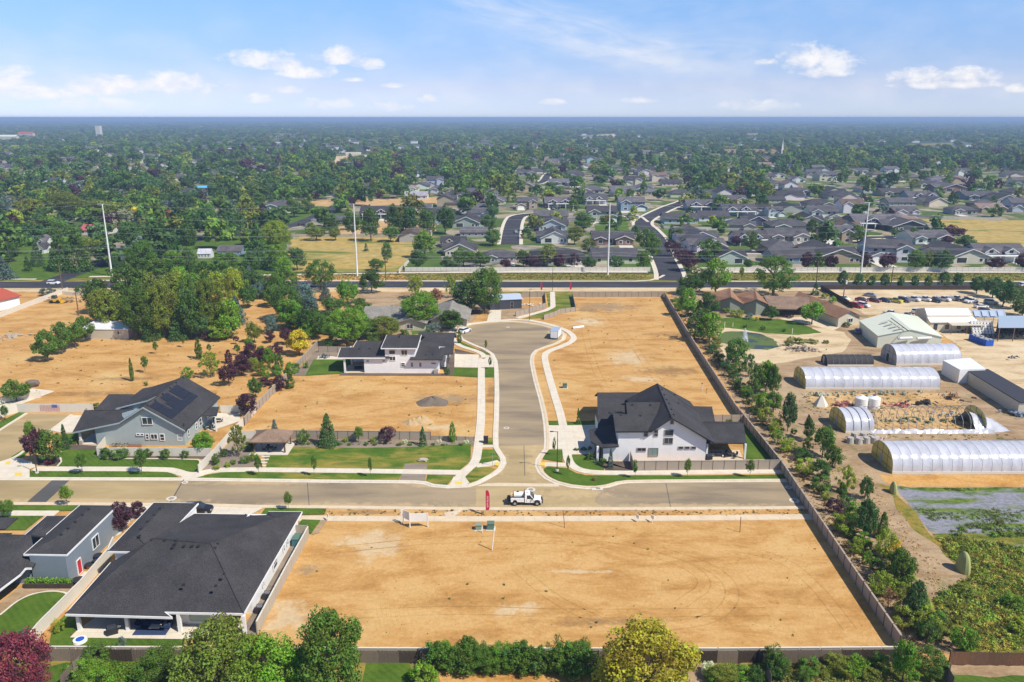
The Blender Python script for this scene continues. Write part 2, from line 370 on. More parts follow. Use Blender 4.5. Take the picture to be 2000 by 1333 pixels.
mat('wood_grey', None, .9, var=.25, vs=3); mat('wood_brown', (.16, .10, .06), .9, var=.25, vs=3); mat('wood_dark', (.06, .045, .035), .9, var=.3, vs=2)
mat('bark', (.13, .10, .075), .95, var=.3, vs=4); mat('bark_pale', (.38, .34, .28), .95, var=.2, vs=3)
mat('metal_white', (.80, .81, .82), .35, .5, var=.05); mat('metal_cream', (.66, .68, .54), .45, .5, var=.07); mat('metal_beige', (.52, .48, .38), .5, .4, var=.08)
mat('metal_blue', (.42, .50, .58), .35, .5, .2, var=.05); mat('metal_charcoal', (.055, .06, .075), .5, .4, var=.1); mat('metal_roof_pale', (.55, .62, .72), .35, .5, .2, var=.06)
mat('roof_membrane', (.045, .045, .055), .7, var=.1); mat('solar', (.020, .022, .032), .4, .3, var=.1); mat('red_paint', (.55, .03, .04), .5); mat('banner_red', (.50, .02, .06), .6, var=.05)
mat('yellow_tactile', (.75, .52, .08), .8); mat('iron', (.30, .27, .23), .7, var=.2); mat('concrete_plain', (.62, .57, .48), .9, var=.1)
mat('plastic_green', (.10, .19, .15), .6); mat('plastic_sage', (.24, .31, .22), .6); mat('plastic_white', (.78, .78, .75), .35, .5); mat('plastic_blue', (.02, .10, .48), .5)
mat('fabric_dark', (.03, .035, .05), .9); mat('fabric_navy', (.03, .05, .12), .9); mat('fabric_teal', (.05, .14, .17), .9); mat('terracotta', (.38, .16, .07), .8)
mat('stone', (.42, .36, .29), .9, var=.3, vs=2, bump=.4); mat('rock_dark', (.17, .13, .11), .9, var=.35, vs=1.5, bump=.6); mat('rust', (.28, .11, .05), .9, var=.3, vs=2)
mat('polycarb', (.60, .50, .12), .35, .4, var=.1, vs=.8); mat('poly_old', (.42, .40, .36), .6, .3, var=.3, vs=1.2); mat('shade_cloth', (.05, .05, .05), .9, var=.3, vs=2)
mat('pile_dark', (.16, .13, .10), .95, var=.3, vs=1.5, bump=.6); mat('pile_sand', (.47, .33, .17), .95, var=.25, vs=.6, bump=.6); mat('junk_any', None, .7, var=.2, vs=1.)
def plastic_film():
    m = bpy.data.materials.new('plastic_film'); m.use_nodes = True; n = NB(m.node_tree); p = m.node_tree.nodes['Principled BSDF']
    g = n.n('ShaderNodeNewGeometry').outputs['Position']
    n.l(n.ramp(n.noise(n.vmul(g, (1, .5, .5)), .6, 5, .6, .5), [(.3, (.42, .43, .47)), (.65, (.56, .57, .62))]), p.inputs['Base Color'])
    p.inputs['Roughness'].default_value = .22; p.inputs['Specular IOR Level'].default_value = .6
    bn = n.n('ShaderNodeBump'); bn.inputs['Strength'].default_value = .35; bn.inputs['Distance'].default_value = .12
    n.l(n.noise(n.vmul(g, (1, 1.6, 1.6)), .9, 4, .6, .6), bn.inputs['Height']); n.l(bn.outputs[0], p.inputs['Normal'])
    MATS['plastic_film'] = m
plastic_film()
def water():
    m = bpy.data.materials.new('pond_water'); m.use_nodes = True; n = NB(m.node_tree); p = m.node_tree.nodes['Principled BSDF']
    g = n.n('ShaderNodeNewGeometry').outputs['Position']
    al = n.m('MULTIPLY', n.m('SUBTRACT', n.noise(g, .12, 5, .6, .6), .42, clamp=True), 8., clamp=True)
    n.l(n.mix(al, (.035, .05, .045), (.10, .14, .025)), p.inputs['Base Color']); n.l(n.m('MULTIPLY_ADD', al, .4, .22), p.inputs['Roughness'])
    bn = n.n('ShaderNodeBump'); bn.inputs['Strength'].default_value = .15; n.l(n.noise(g, 3, 3), bn.inputs['Height']); n.l(bn.outputs[0], p.inputs['Normal'])
    MATS['pond_water'] = m
water()
def leafmat(name, attr=None):
    m = bpy.data.materials.new(name); m.use_nodes = True; n = NB(m.node_tree); nt_ = m.node_tree; p = nt_.nodes['Principled BSDF']
    p.inputs['Roughness'].default_value = .55; p.inputs['Specular IOR Level'].default_value = .25
    if attr: a = n.n('ShaderNodeAttribute', attribute_type='INSTANCER', attribute_name=attr); base = a.outputs['Color']
    else: base = n.n('ShaderNodeObjectInfo').outputs['Color']
    v = n.n('ShaderNodeAttribute', attribute_type='GEOMETRY', attribute_name='leaf').outputs['Fac']
    hv = n.n('ShaderNodeHueSaturation'); n.l(base, hv.inputs['Color'])
    n.l(n.m('MULTIPLY_ADD', v, .075, .455), hv.inputs['Hue']); n.l(n.m('MULTIPLY_ADD', v, 2.0, .9), hv.inputs['Value'])
    n.l(hv.outputs[0], p.inputs['Base Color'])
    tr = n.n('ShaderNodeBsdfTranslucent'); n.l(hv.outputs[0], tr.inputs['Color'])
    mx = n.n('ShaderNodeMixShader'); mx.inputs[0].default_value = .35; n.l(p.outputs[0], mx.inputs[1]); n.l(tr.outputs[0], mx.inputs[2])
    n.l(mx.outputs[0], nt_.nodes['Material Output'].inputs[0]); MATS[name] = m
leafmat('leaves'); leafmat('leaves_far', 'tint')
M = MATS
# ------------------------------------------------------------------ the ground and everything flat on it
def refine(pts, step, jit, seed=0):
    rr = random.Random(seed); out = []
    for i in range(len(pts)):
        a, b_ = Vector(pts[i]), Vector(pts[(i + 1) % len(pts)]); n = max(1, int((b_ - a).length / step))
        for k in range(n):
            q = a.lerp(b_, k / n); out.append((q.x + rr.uniform(-jit, jit), q.y + rr.uniform(-jit, jit)))
    return out
LAYER = [0]
def patch(name, px, material, z=None, jit=0, world=False):
    pts = [(p[0], p[1]) for p in (px if world else [P(*q) for q in px])]
    if jit: pts = refine(pts, jit * 2.2, jit * .5, len(px) + int(px[0][0]))
    LAYER[0] += 1
    if z is None: z = .012 + .0009 * LAYER[0]
    ob = MB().poly([(x, y, z) for x, y in pts]).build(name, M[material])
    return tag(ob, kind='structure')
def smooth(pts, it=2):
    for _ in range(it):
        o = [pts[0]]
        for a, c in zip(pts[:-1], pts[1:]):
            o += [(a[0] * .75 + c[0] * .25, a[1] * .75 + c[1] * .25), (a[0] * .25 + c[0] * .75, a[1] * .25 + c[1] * .75)]
        pts = o + [pts[-1]]
    return pts
RC = [0]
def ribbon(name, px, width, material, z0, z1, off=0., sm=0, world=False):
    """a raised strip (kerb, path) along a line; off moves it sideways"""
    if name in ('footpath', 'ramp_path', 'roadside_path'): RC[0] += 1; z1 += .0015 * (RC[0] % 12)
    pts = [(p[0], p[1]) for p in (px if world else [P(*q) for q in px])]
    if sm: pts = smooth(pts, sm)
    L, Rr = [], []
    for i, p in enumerate(pts):
        a = Vector(pts[max(i - 1, 0)]); c = Vector(pts[min(i + 1, len(pts) - 1)]); t = (c - a).normalized(); nn = Vector((-t.y, t.x))
        q = Vector(p); L.append(q + nn * (off + width / 2)); Rr.append(q + nn * (off - width / 2))
    m = MB()
    for i in range(len(pts) - 1):
        n = len(m.v); m.v += [(*Rr[i], z1), (*Rr[i + 1], z1), (*L[i + 1], z1), (*L[i], z1), (*Rr[i], z0), (*Rr[i + 1], z0), (*L[i + 1], z0), (*L[i], z0)]
        m.f += [(n, n + 1, n + 2, n + 3), (n + 4, n + 5, n + 1, n), (n + 6, n + 7, n + 3, n + 2)]; m.mi += [0] * 3
        if i == 0: m.f.append((n + 7, n + 4, n, n + 3)); m.mi.append(0)
        if i == len(pts) - 2: m.f.append((n + 5, n + 6, n + 2, n + 1)); m.mi.append(0)
    return tag(m.build(name, M[material]), kind='structure')
def raised(name, px, material, h=.12):
    pts = [P(*q)[:2] for q in px]
    return tag(MB().solid([(x, y, h) for x, y in pts], 0).build(name, M[material]), kind='structure')
gm = MB().poly([(-30000, -500, -.03), (30000, -500, -.03), (30000, 45000, -.03), (-30000, 45000, -.03)])
tag(gm.build('ground', M['far_ground']), kind='structure')
def wq(x0, y0, x1, y1): return [(x0, y0), (x1, y0), (x1, y1), (x0, y1)]
patch('suburb_ground', wq(-1200, 330, 1200, 1450), 'suburb_ground', .0, world=True)
patch('ground_cover', [(-400, 700), (2400, 700), (2400, 1500), (-400, 1500)], 'meadow', .004)
# left dry field, lots
patch('dry_ground', [(-200, 567), (2300, 567), (2700, 960), (2700, 1290), (-700, 1290), (-700, 960)], 'dirt', .008)
patch('road_verge', [(-200, 535), (2400, 535), (2400, 570), (-200, 570)], 'lawn_olive', .012)
patch('dry_grass', [(0, 549), (95, 541), (95, 549), (0, 552)], 'field')
patch('dry_grass', [(575, 540), (790, 537), (790, 549), (575, 551)], 'straw', jit=1.5)
patch('orchard_lawn', [(200, 500), (330, 478), (560, 455), (565, 540), (120, 545)], 'lawn', jit=2)
patch('orchard_lawn', [(-60, 470), (60, 470), (150, 520), (90, 548), (-60, 548)], 'lawn', jit=2)
patch('dry_field', [(568, 470), (585, 462), (808, 464), (812, 478), (786, 531), (560, 533)], 'dry_field', jit=2)
patch('dry_field', [(1796, 428), (2060, 432), (2120, 512), (1996, 492), (1940, 488), (1880, 462), (1850, 446)], 'dry_field', jit=2)
patch('dirt_lot', [(560, 395), (700, 388), (870, 385), (890, 392), (860, 398), (740, 402), (580, 405)], 'dirt_weedy', jit=2)
patch('field', [(500, 405), (566, 400), (660, 405), (600, 430), (560, 446), (500, 446)], 'lawn', jit=2)
patch('field', [(800, 398), (850, 397), (850, 412), (805, 412)], 'lawn', jit=2)
patch('dirt_lot', [(640, 460), (850, 452), (850, 428), (740, 432), (650, 445)], 'dirt_weedy', jit=2)
patch('sand_lot', [(630, 307), (720, 303), (722, 316), (660, 321)], 'dirt_pale', z=.12, jit=5)
patch('field', [(1215, 303), (1290, 302), (1292, 313), (1235, 314)], 'lawn', z=.12)
patch('field', [(1770, 282), (1860, 279), (1866, 290), (1790, 291)], 'lawn_olive', z=.12)
patch('dirt_lot', [(1130, 266), (1200, 262), (1205, 269), (1135, 271)], 'dirt_pale', z=.15)
# arterial road and its footpaths
patch('arterial_road', [(-900, 551.5), (95, 550.5), (500, 550), (1000, 551), (1500, 551.5), (2900, 552), (2900, 561), (1500, 562), (1000, 562), (500, 562), (95, 563), (-900, 564)], 'asphalt_dark')
patch('gravel_shoulder', [(-900, 564), (95, 563.3), (500, 562.4), (1000, 562.4), (1500, 562.4), (2900, 561.4), (2900, 566), (1300, 569.5), (1000, 571), (500, 570), (-900, 572)], 'dirt_pale')
ribbon('roadside_path', [(-400, 544), (70, 546)], 1.6, 'concrete', 0, .1)
ribbon('roadside_path', [(175, 541), (500, 538), (790, 533.5), (1000, 532), (1150, 532), (1265, 532)], 2.2, 'concrete', 0, .1)
ribbon('roadside_path', [(1352, 532), (1700, 532), (2400, 533)], 2.2, 'concrete', 0, .1)
ribbon('kerb', [(175, 548.5), (500, 548.6), (1000, 549.8), (1240, 549.8), (1270, 548), (1288, 543), (1297, 538)], 1.1, 'concrete', 0, .13)
ribbon('kerb', [(1338, 538), (1346, 547), (1370, 550), (1600, 550.5), (2400, 550.5)], 1.1, 'concrete', 0, .13)
def road(px, width, material='asphalt_dark', z=None, kerb=True, name='side_road', sm=2):
    pts = smooth([P(*q)[:2] for q in px], sm); LAYER[0] += 1
    z = z or .012 + .0009 * LAYER[0]
    ribbon(name, pts, width, material, z - .02, z, world=True)
    if kerb:
        ribbon('kerb', pts, 1.9, 'concrete', 0, z + .1, off=width / 2 + .95, world=True); ribbon('kerb', pts, 1.9, 'concrete', 0, z + .1, off=-width / 2 - .95, world=True)
road([(95, 553), (150, 532), (205, 513), (255, 497), (300, 484), (345, 476), (405, 466), (480, 458), (567, 443), (610, 427), (650, 407), (668, 395), (664, 384), (640, 376)], 9, kerb=False)
road([(1310, 548), (1309, 533), (1293, 500), (1286, 472), (1268, 450), (1252, 438), (1262, 427), (1290, 413), (1310, 404), (1335, 396), (1352, 387)], 9.5)
road([(1250, 434), (1235, 421), (1200, 420), (1150, 421)], 8)
road([(996, 478), (998, 455), (1003, 432), (1012, 421), (1060, 417)], 9.5)
road([(1330, 490), (1400, 491), (1500, 494), (1600, 494)], 8)
road([(1640, 470), (1720, 462), (1760, 470), (1800, 480)], 8)
road([(1500, 440), (1560, 446), (1640, 444), (1700, 452)], 8)
road([(1030, 362), (1062, 357), (1070, 340), (1090, 330)], 8)
road([(1500, 375), (1600, 378), (1700, 392), (1830, 400)], 8)
# lawns beside the side roads
patch('lawn', [(1160, 438), (1170, 430), (1215, 424), (1237, 424), (1226, 434), (1226, 444), (1234, 456), (1165, 458)], 'lawn')
patch('lawn', [(1270, 436), (1290, 450), (1325, 455), (1330, 480), (1310, 478)], 'lawn')
# old house garden, north of the cul-de-sac
patch('shade_garden', [(700, 572), (960, 572), (905, 660), (800, 668), (640, 668), (655, 620)], 'dirt_brown', jit=1.5)
patch('lawn', [(800, 632), (850, 632), (842, 652), (803, 654)], 'lawn', jit=1)
# metal-shed driveway and path garden
patch('driveway', [(957, 606), (979, 606), (978, 629), (950, 631)], 'concrete')
patch('planting_bed', [(979, 606), (1066, 598), (1070, 610), (1005, 624), (979, 626)], 'dirt_brown')
patch('dirt_lot', [(1019, 584), (1064, 581), (1062, 597), (1020, 600)], 'dirt')
patch('lawn', [(1067, 574), (1118, 573), (1124, 600), (1094, 610), (1065, 622), (1020, 624), (1072, 606)], 'lawn_dry')
patch('roadside_grass', [(930, 570), (1300, 570), (1300, 574), (930, 574)], 'lawn_olive')
ribbon('footpath', [(1079, 571), (1080, 600), (1066, 607), (1040, 614), (1010, 622)], 1.8, 'concrete', 0, .1)
# pale vacant lots
# right-hand nursery ground
patch('nursery_ground', [(1310, 575), (1600, 570), (1700, 620), (1900, 700), (2300, 900), (2300, 1278), (1770, 1275), (1590, 1012), (1460, 820)], 'dirt_brown', jit=.8)
patch('sand', [(1400, 640), (1410, 705), (1500, 712), (1560, 700), (1640, 690), (1665, 665), (1650, 648), (1600, 640), (1500, 645)], 'dirt_pale', jit=2)
patch('yard_ground', [(1665, 600), (1603, 566), (2300, 563), (2500, 800), (1960, 760), (1850, 705), (1880, 680), (1840, 655), (1760, 620), (1690, 615)], 'dirt_pale', jit=.6)
patch('lawn', [(1405, 622), (1440, 620), (1520, 624), (1560, 630), (1605, 650), (1560, 655), (1500, 652), (1440, 643), (1410, 640)], 'lawn', jit=.5)
patch('yard_ground', [(1520, 623), (1580, 618), (1640, 640), (1628, 646), (1570, 632)], 'concrete_warm')
patch('pond_water', [(1400, 655), (1418, 648), (1450, 648), (1485, 653), (1512, 663), (1522, 678), (1500, 684), (1465, 682), (1440, 678), (1408, 670)], 'pond_water', jit=.6)
patch('straw_mulch', [(1715, 928), (2400, 928), (2400, 951), (1742, 951)], 'straw', jit=.5)
patch('straw_mulch', [(1708, 800), (1906, 796), (1920, 838), (1712, 838)], 'dirt_weedy', jit=.6)
patch('straw_mulch', [(1570, 768), (1860, 768), (1880, 792), (1600, 800)], 'dirt_weedy', jit=.6)
patch('weed_membrane', [(1748, 951), (2400, 951), (2400, 1060), (1980, 1062), (1860, 1050), (1820, 1040), (1785, 1000)], 'weed_membrane', jit=1.2)
patch('weed_meadow', [(1820, 1040), (1860, 1047), (2400, 1058), (2400, 1275), (1880, 1278), (1840, 1230), (1815, 1170), (1900, 1130), (1850, 1080)], 'meadow', jit=1.6)
patch('weed_membrane', [(1860, 1062), (2060, 1066), (2060, 1076), (1880, 1074)], 'weed_membrane')
patch('mossy_verge', [(1718, 945), (1742, 952), (1780, 1000), (1818, 1042), (1862, 1085), (1850, 1090), (1790, 1040), (1750, 990)], 'verge_moss', jit=1.6)
# local streets
KN = [(0, 936.5), (355, 937.5), (500, 939.5), (640, 941.5), (775, 942.5), (810, 943), (830, 945), (845, 950), (875, 952.5), (915, 950.5), (933, 945), (950, 936), (966, 927), (977, 918), (984, 906), (982, 895),
      (975, 884), (969, 875), (968.5, 850), (970, 815), (971, 770), (970, 725), (968, 706), (961, 692), (947, 683), (922, 673), (903, 664), (896, 655), (896, 646), (902, 639), (922, 634), (950, 630.5), (975, 629)]
KE = [(975, 629), (1000, 629), (1025, 630.5), (1050, 634), (1070, 639), (1092, 646), (1103, 655), (1100, 664), (1085, 672), (1065, 678.5), (1048, 685), (1040, 694), (1038.5, 707), (1041, 722), (1046, 745),
      (1056, 780), (1062, 805), (1066, 830), (1068, 860), (1067, 878), (1058, 889), (1051, 899), (1050, 912), (1056, 924), (1068, 935), (1087, 944), (1115, 951), (1145, 954), (1165, 954), (1187, 951), (1207, 945), (1225, 942.5), (1280, 941.5), (1500, 940), (1537, 940)]
KNw, KEw = [P(*q)[:2] for q in KN], [P(*q)[:2] for q in KE]
KS = [(-100, 983.5), (0, 984.5), (200, 985.5), (387, 987), (500, 990), (700, 992), (875, 994.5), (1000, 995), (1250, 994.7), (1500, 993.2), (1571, 992)]
KSw = [P(*q)[:2] for q in KS]
KNx = [P(-300, 935.5)[:2]] + KNw
LAYER[0] += 1
zr = .012 + .0009 * LAYER[0]; ZR = zr
road_poly = KNx + KEw[1:] + KSw[::-1] + [P(-300, 982)[:2]]
tag(MB().poly([(x, y, zr) for x, y in road_poly]).build('street', M['asphalt_dusty']), kind='structure')
LAYER[0] += 3
patch('street_surface', [(1050, 915), (1056, 924), (1068, 935), (1087, 944), (968, 944), (972, 925), (980, 915)], 'asphalt_dusty')
patch('street_surface', [(1207, 946), (1280, 943), (1500, 941), (1537, 941), (1571, 991.5), (1400, 993), (1180, 993), (1160, 980), (1170, 957)], 'asphalt_mid', jit=.25)
patch('street_surface', [(355, 938.5), (500, 941), (830, 946), (875, 954), (930, 955), (930, 990), (700, 991), (390, 985), (330, 985)], 'asphalt_mid')
patch('street_surface', [(972, 815), (972, 740), (966, 700), (940, 683), (905, 660), (902, 645), (930, 636), (1000, 631), (1060, 638), (1099, 655), (1060, 678), (1037, 692), (1043, 740), (1064, 830), (1064, 870), (972, 872)], 'asphalt_mid')
patch('asphalt_patch', [(104, 937), (138, 937), (88, 984), (50, 984)], 'asphalt_patch')
patch('cross_gutter', [(975, 944), (1092, 946), (1092, 951.5), (930, 950.5), (950, 945)], 'concrete_warm')
ribbon('kerb', KNx, .62, 'concrete', 0, .16, world=True, off=.3)
ribbon('kerb', KEw, .62, 'concrete_warm', 0, .16, world=True, off=.3)
ribbon('kerb', [P(-300, 982)[:2]] + KSw, .62, 'concrete_warm', 0, .16, world=True, off=-.3)
ribbon('gutter', KNx, .5, 'concrete', .02, ZR + .03, world=True, off=-.26)
ribbon('gutter', KEw, .5, 'concrete', .02, ZR + .03, world=True, off=-.26)
ribbon('gutter', KSw, .5, 'concrete_warm', .02, ZR + .03, world=True, off=.26)
ribbon('tar_joint', [(359, 938), (332, 984)], .16, 'asphalt_patch', ZR + .01, ZR + .045)
for L in ([(650, 1075), (900, 1050), (1180, 1060), (1330, 1095), (1390, 1140), (1330, 1180)], [(1010, 1110), (1080, 1170), (1170, 1215), (1260, 1240)], [(1290, 1075), (1400, 1110), (1440, 1160), (1400, 1210), (1290, 1225)], [(700, 1200), (900, 1190), (1100, 1200), (1500, 1195)], [(1430, 1070), (1530, 1090), (1600, 1150), (1660, 1230)],
          [(1140, 640), (1160, 720), (1200, 790)], [(1170, 600), (1230, 660), (1290, 760), (1380, 800)], [(520, 790), (700, 770), (900, 790)], [(560, 830), (740, 800), (900, 760)], [(0, 700), (160, 740), (420, 770)], [(20, 740), (200, 715), (420, 700)]):
    for o_ in (-.9, .9): ribbon('wheel_track', L, .2, 'track_dirt', -.05, .0125 + .0007 * (o_ > 0), off=o_, sm=3)
for L in ([(972, 760), (1050, 762)], [(980, 870), (1030, 868), (1064, 866)], [(600, 941), (604, 991)], [(1300, 942), (1310, 994)], [(1015, 640), (1020, 760), (1025, 930)]): ribbon('tar_joint', L, .12, 'asphalt_patch', ZR - .02, ZR + .006, sm=1)
# corner street at the left
patch('side_street', [(57, 809), (138, 811), (102, 838), (37, 888), (22, 897), (-10, 905), (-60, 905), (-60, 872), (0, 842)], 'asphalt_dusty')
ribbon('kerb', [(52, 808), (0, 841), (-60, 879)], .6, 'concrete', 0, .16); ribbon('kerb', [(140, 811), (103, 839), (38, 889), (22, 898), (0, 905)], .6, 'concrete', 0, .16)
raised('corner_apron', [(0, 903), (28, 894), (60, 903), (72, 912), (58, 916), (58, 934), (-40, 934), (-40, 905)], 'concrete', .14)
patch('tactile_paving', [(12, 904), (21, 902), (20, 908), (10, 909)], 'yellow_tactile', .148); patch('tactile_paving', [(30, 925), (44, 925), (43, 931), (28, 931)], 'yellow_tactile', .148)
patch('driveway', [(139, 812), (160, 812), (152, 846), (118, 846), (102, 842)], 'concrete')
patch('lawn', [(0, 824), (37, 806), (52, 807), (0, 840), (-30, 855), (-30, 842)], 'lawn'); patch('lawn', [(22, 893), (55, 872), (60, 880), (38, 899)], 'lawn')
patch('lawn', [(-60, 785), (8, 781), (52, 762), (50, 778), (0, 792), (-60, 798)], 'lawn'); ribbon('footpath', [(-60, 843), (0, 808), (35, 790)], 2., 'concrete', 0, .1)
ribbon('footpath', [(-20, 800), (30, 783), (85, 762)], 6.5, 'concrete', 0, .05)
# house A garden
patch('lawn', [(110, 892), (125, 879), (191, 879), (192, 892), (215, 896), (385, 897), (392, 902), (383, 924), (352, 921), (325, 913.5), (110, 912.5)], 'lawn')
patch('lawn', [(122, 868), (122, 849), (152, 847), (150, 866)], 'lawn')
patch('planting_bed', [(70, 895), (118, 893), (120, 903), (112, 911), (75, 909)], 'bark_mulch'); patch('planting_bed', [(128, 868), (192, 872), (192, 879), (125, 879)], 'bark_mulch')
patch('planting_bed', [(193, 889), (410, 891), (405, 899), (385, 896), (195, 896)], 'bark_mulch')
ribbon('lawn_edging', [(118, 895), (120, 903), (112, 912)], .3, 'concrete', 0, .15); ribbon('lawn_edging', [(192, 892), (200, 896.5), (384, 897.5), (393, 903), (384, 925)], .3, 'concrete', 0, .12, sm=1)
patch('lawn', [(58, 920.5), (325, 920.5), (350, 933), (58, 932.5)], 'lawn')
ribbon('footpath', [(66, 917), (325, 917.5), (345, 922), (362, 928), (385, 928), (405, 922), (430, 919), (500, 918.5), (700, 921), (908, 924)], 1.9, 'concrete', 0, .11, sm=2)
patch('driveway', [(350, 927), (400, 927), (396, 936), (357, 936)], 'concrete')
patch('patio', [(395, 835), (412, 843), (470, 823), (468, 809), (425, 808), (404, 815)], 'concrete'); patch('lawn', [(370, 868), (395, 856), (420, 862), (400, 884)], 'lawn')
patch('planting_bed', [(390, 924), (455, 858), (500, 858), (505, 912), (440, 915)], 'gravel'); patch('planting_bed', [(455, 858), (926, 862), (924, 872), (500, 880), (470, 905), (440, 905)], 'gravel')
# park strip
patch('lawn', [(515, 882), (560, 873), (700, 876), (800, 874), (920, 868), (919, 902), (898, 919), (700, 916.5), (520, 914)], 'lawn_dry')
patch('lawn', [(405, 928), (440, 922.5), (500, 922), (785, 925.5), (779, 939), (500, 937.5), (380, 935)], 'lawn_dry')
patch('gravel_strip', [(791, 907), (835, 907), (830, 944), (780, 941)], 'gravel'); patch('lawn', [(835, 928), (890, 929), (872, 950), (848, 949), (832, 942)], 'lawn_dry')
patch('lawn', [(940, 879), (966, 879), (976, 901), (958, 906), (936, 905)], 'lawn_dry'); patch('lawn', [(906, 935), (928, 914), (956, 913), (968, 918), (944, 936), (916, 944)], 'lawn_dry')
patch('lawn', [(947, 856), (966, 856), (966, 869), (944, 869)], 'lawn_dry')
ribbon('footpath', [(946.5, 700), (941, 700), (940, 730), (940, 815), (937, 845), (934, 875), (929, 905), (905, 924), (893, 940)], 1.75, 'concrete', 0, .11, sm=1)
ribbon('footpath', [(930, 911), (955, 908), (975, 903)], 1.6, 'concrete', 0, .112); ribbon('footpath', [(940, 872.5), (968, 872.5)], 1.1, 'concrete', 0, .112)
patch('ramp_apron', [(886, 933), (908, 933), (917, 945), (905, 951), (876, 952)], 'concrete', .165); patch('tactile_paving', [(889, 943), (904, 943), (902, 948), (888, 948)], 'yellow_tactile', .175)
patch('tactile_paving', [(967, 905), (976, 905), (975, 912), (966, 911)], 'yellow_tactile', .175)
ribbon('footpath', [(946, 700), (945, 694), (930, 686), (905, 679), (893, 673), (884, 662), (880, 650), (888, 640)], 1.6, 'concrete', 0, .108, sm=2)
ribbon('footpath', [(890, 637), (930, 632), (980, 626.5), (1010, 624.5), (1040, 627), (1075, 635), (1105, 645), (1122, 658), (1118, 668), (1095, 678), (1072, 686), (1063, 694), (1065, 708), (1072, 735), (1082, 770), (1092, 800), (1102, 840), (1107, 880), (1109, 900), (1120, 914), (1145, 923), (1200, 925), (1350, 923.5), (1530, 921.5)], 1.75, 'concrete', 0, .11, sm=2)
patch('lawn', [(893, 674), (905, 681), (930, 688), (945, 693), (960, 693), (935, 684), (900, 668)], 'lawn', .09)
patch('driveway', [(886, 692), (935, 694), (935, 719), (884, 718)], 'concrete'); patch('driveway', [(946, 694), (965, 697), (968, 718), (946, 718)], 'concrete')
patch('lawn', [(884, 719), (934, 720), (934, 738), (880, 735)], 'lawn'); patch('lawn', [(947, 719), (966, 719), (967, 738), (947, 738)], 'lawn')
patch('planting_bed', [(888, 682), (930, 692), (890, 692)], 'bark_mulch')
patch('lawn', [(612, 704), (670, 702), (690, 690), (680, 730), (596, 735), (600, 715)], 'lawn'); patch('planting_bed', [(572, 735), (596, 735), (612, 704), (690, 692), (690, 686), (622, 678)], 'gravel')
patch('patio', [(618, 703), (622, 696), (650, 697), (672, 701), (670, 703), (645, 703)], 'concrete'); patch('patio', [(672, 729.5), (712, 729.5), (712, 712), (680, 714)], 'concrete_warm')
patch('planting_bed', [(868, 689), (888, 689), (887, 731), (868, 731)], 'bark_mulch'); patch('foundation_strip', [(666, 730), (884, 731), (880, 735), (662, 734)], 'bark_mulch', .11)
# house C garden
patch('driveway', [(1068, 831), (1093, 831), (1101, 878), (1068, 879)], 'concrete'); patch('driveway', [(1107, 832), (1165, 824), (1164, 870), (1160, 888), (1116, 889), (1110, 878)], 'concrete')
patch('lawn', [(1069, 823), (1091, 823), (1092, 832), (1069, 832)], 'lawn'); patch('lawn', [(1107, 826), (1164, 822), (1164, 831), (1108, 832)], 'lawn')
patch('lawn', [(1068, 880), (1098, 880), (1099, 904), (1060, 898)], 'lawn'); patch('lawn', [(1114, 890), (1150, 890), (1180, 912), (1180, 920), (1145, 920), (1118, 909)], 'lawn')
patch('planting_bed', [(1150, 890), (1165, 902), (1236, 903), (1235, 920), (1184, 920), (1176, 908)], 'bark_mulch')
patch('lawn', [(1062, 917), (1070, 912), (1108, 916), (1125, 925), (1145, 929.5), (1350, 930), (1538, 928), (1540, 939), (1280, 940.5), (1225, 941), (1200, 945), (1180, 949), (1160, 952), (1120, 949), (1085, 938), (1066, 926)], 'lawn')
ribbon('ramp_path', [(1053, 908), (1075, 908), (1106, 909)], 1.6, 'concrete', 0, .112); patch('tactile_paving', [(1056, 905), (1065, 905), (1064, 912), (1055, 911)], 'yellow_tactile', .175)
patch('patio', [(1376, 900.5), (1452, 900), (1444, 880), (1376, 880)], 'concrete_warm'); patch('lawn', [(1448, 830), (1470, 828), (1522, 897), (1454, 898)], 'lawn', .06)
patch('lawn', [(1390, 904), (1524, 902), (1526, 910), (1390, 912)], 'lawn')
# south side strip
ribbon('footpath', [(-200, 1002), (0, 1003.5), (110, 1004)], 1.8, 'concrete', 0, .11); ribbon('footpath', [(578, 1013.5), (760, 1014.5), (1000, 1015), (1300, 1013.5), (1588, 1010.5)], 1.75, 'concrete_warm', 0, .11)
patch('lawn', [(-200, 988), (120, 988), (160, 989), (140, 999), (-200, 998)], 'lawn'); patch('lawn', [(-40, 1009), (85, 1009), (50, 1037), (-40, 1037)], 'lawn')
patch('driveway', [(225, 989), (300, 989), (255, 1020), (235, 1045), (205, 1060), (225, 1030)], 'concrete'); patch('driveway', [(385, 989), (517, 992), (480, 1012), (385, 1012)], 'concrete')
patch('lawn', [(519, 992), (638, 994), (634, 1006), (590, 1007), (510, 1006)], 'lawn'); patch('lawn', [(590, 1016), (627, 1017), (608, 1044), (570, 1040)], 'lawn')
patch('damp_dirt', [(628, 1018), (640, 1018), (622, 1042), (608, 1046)], 'dirt_brown', jit=.3)
patch('pale_gravel', [(868, 1004), (905, 995), (898, 1004), (886, 1012), (868, 1012)], 'concrete_warm', jit=.3)
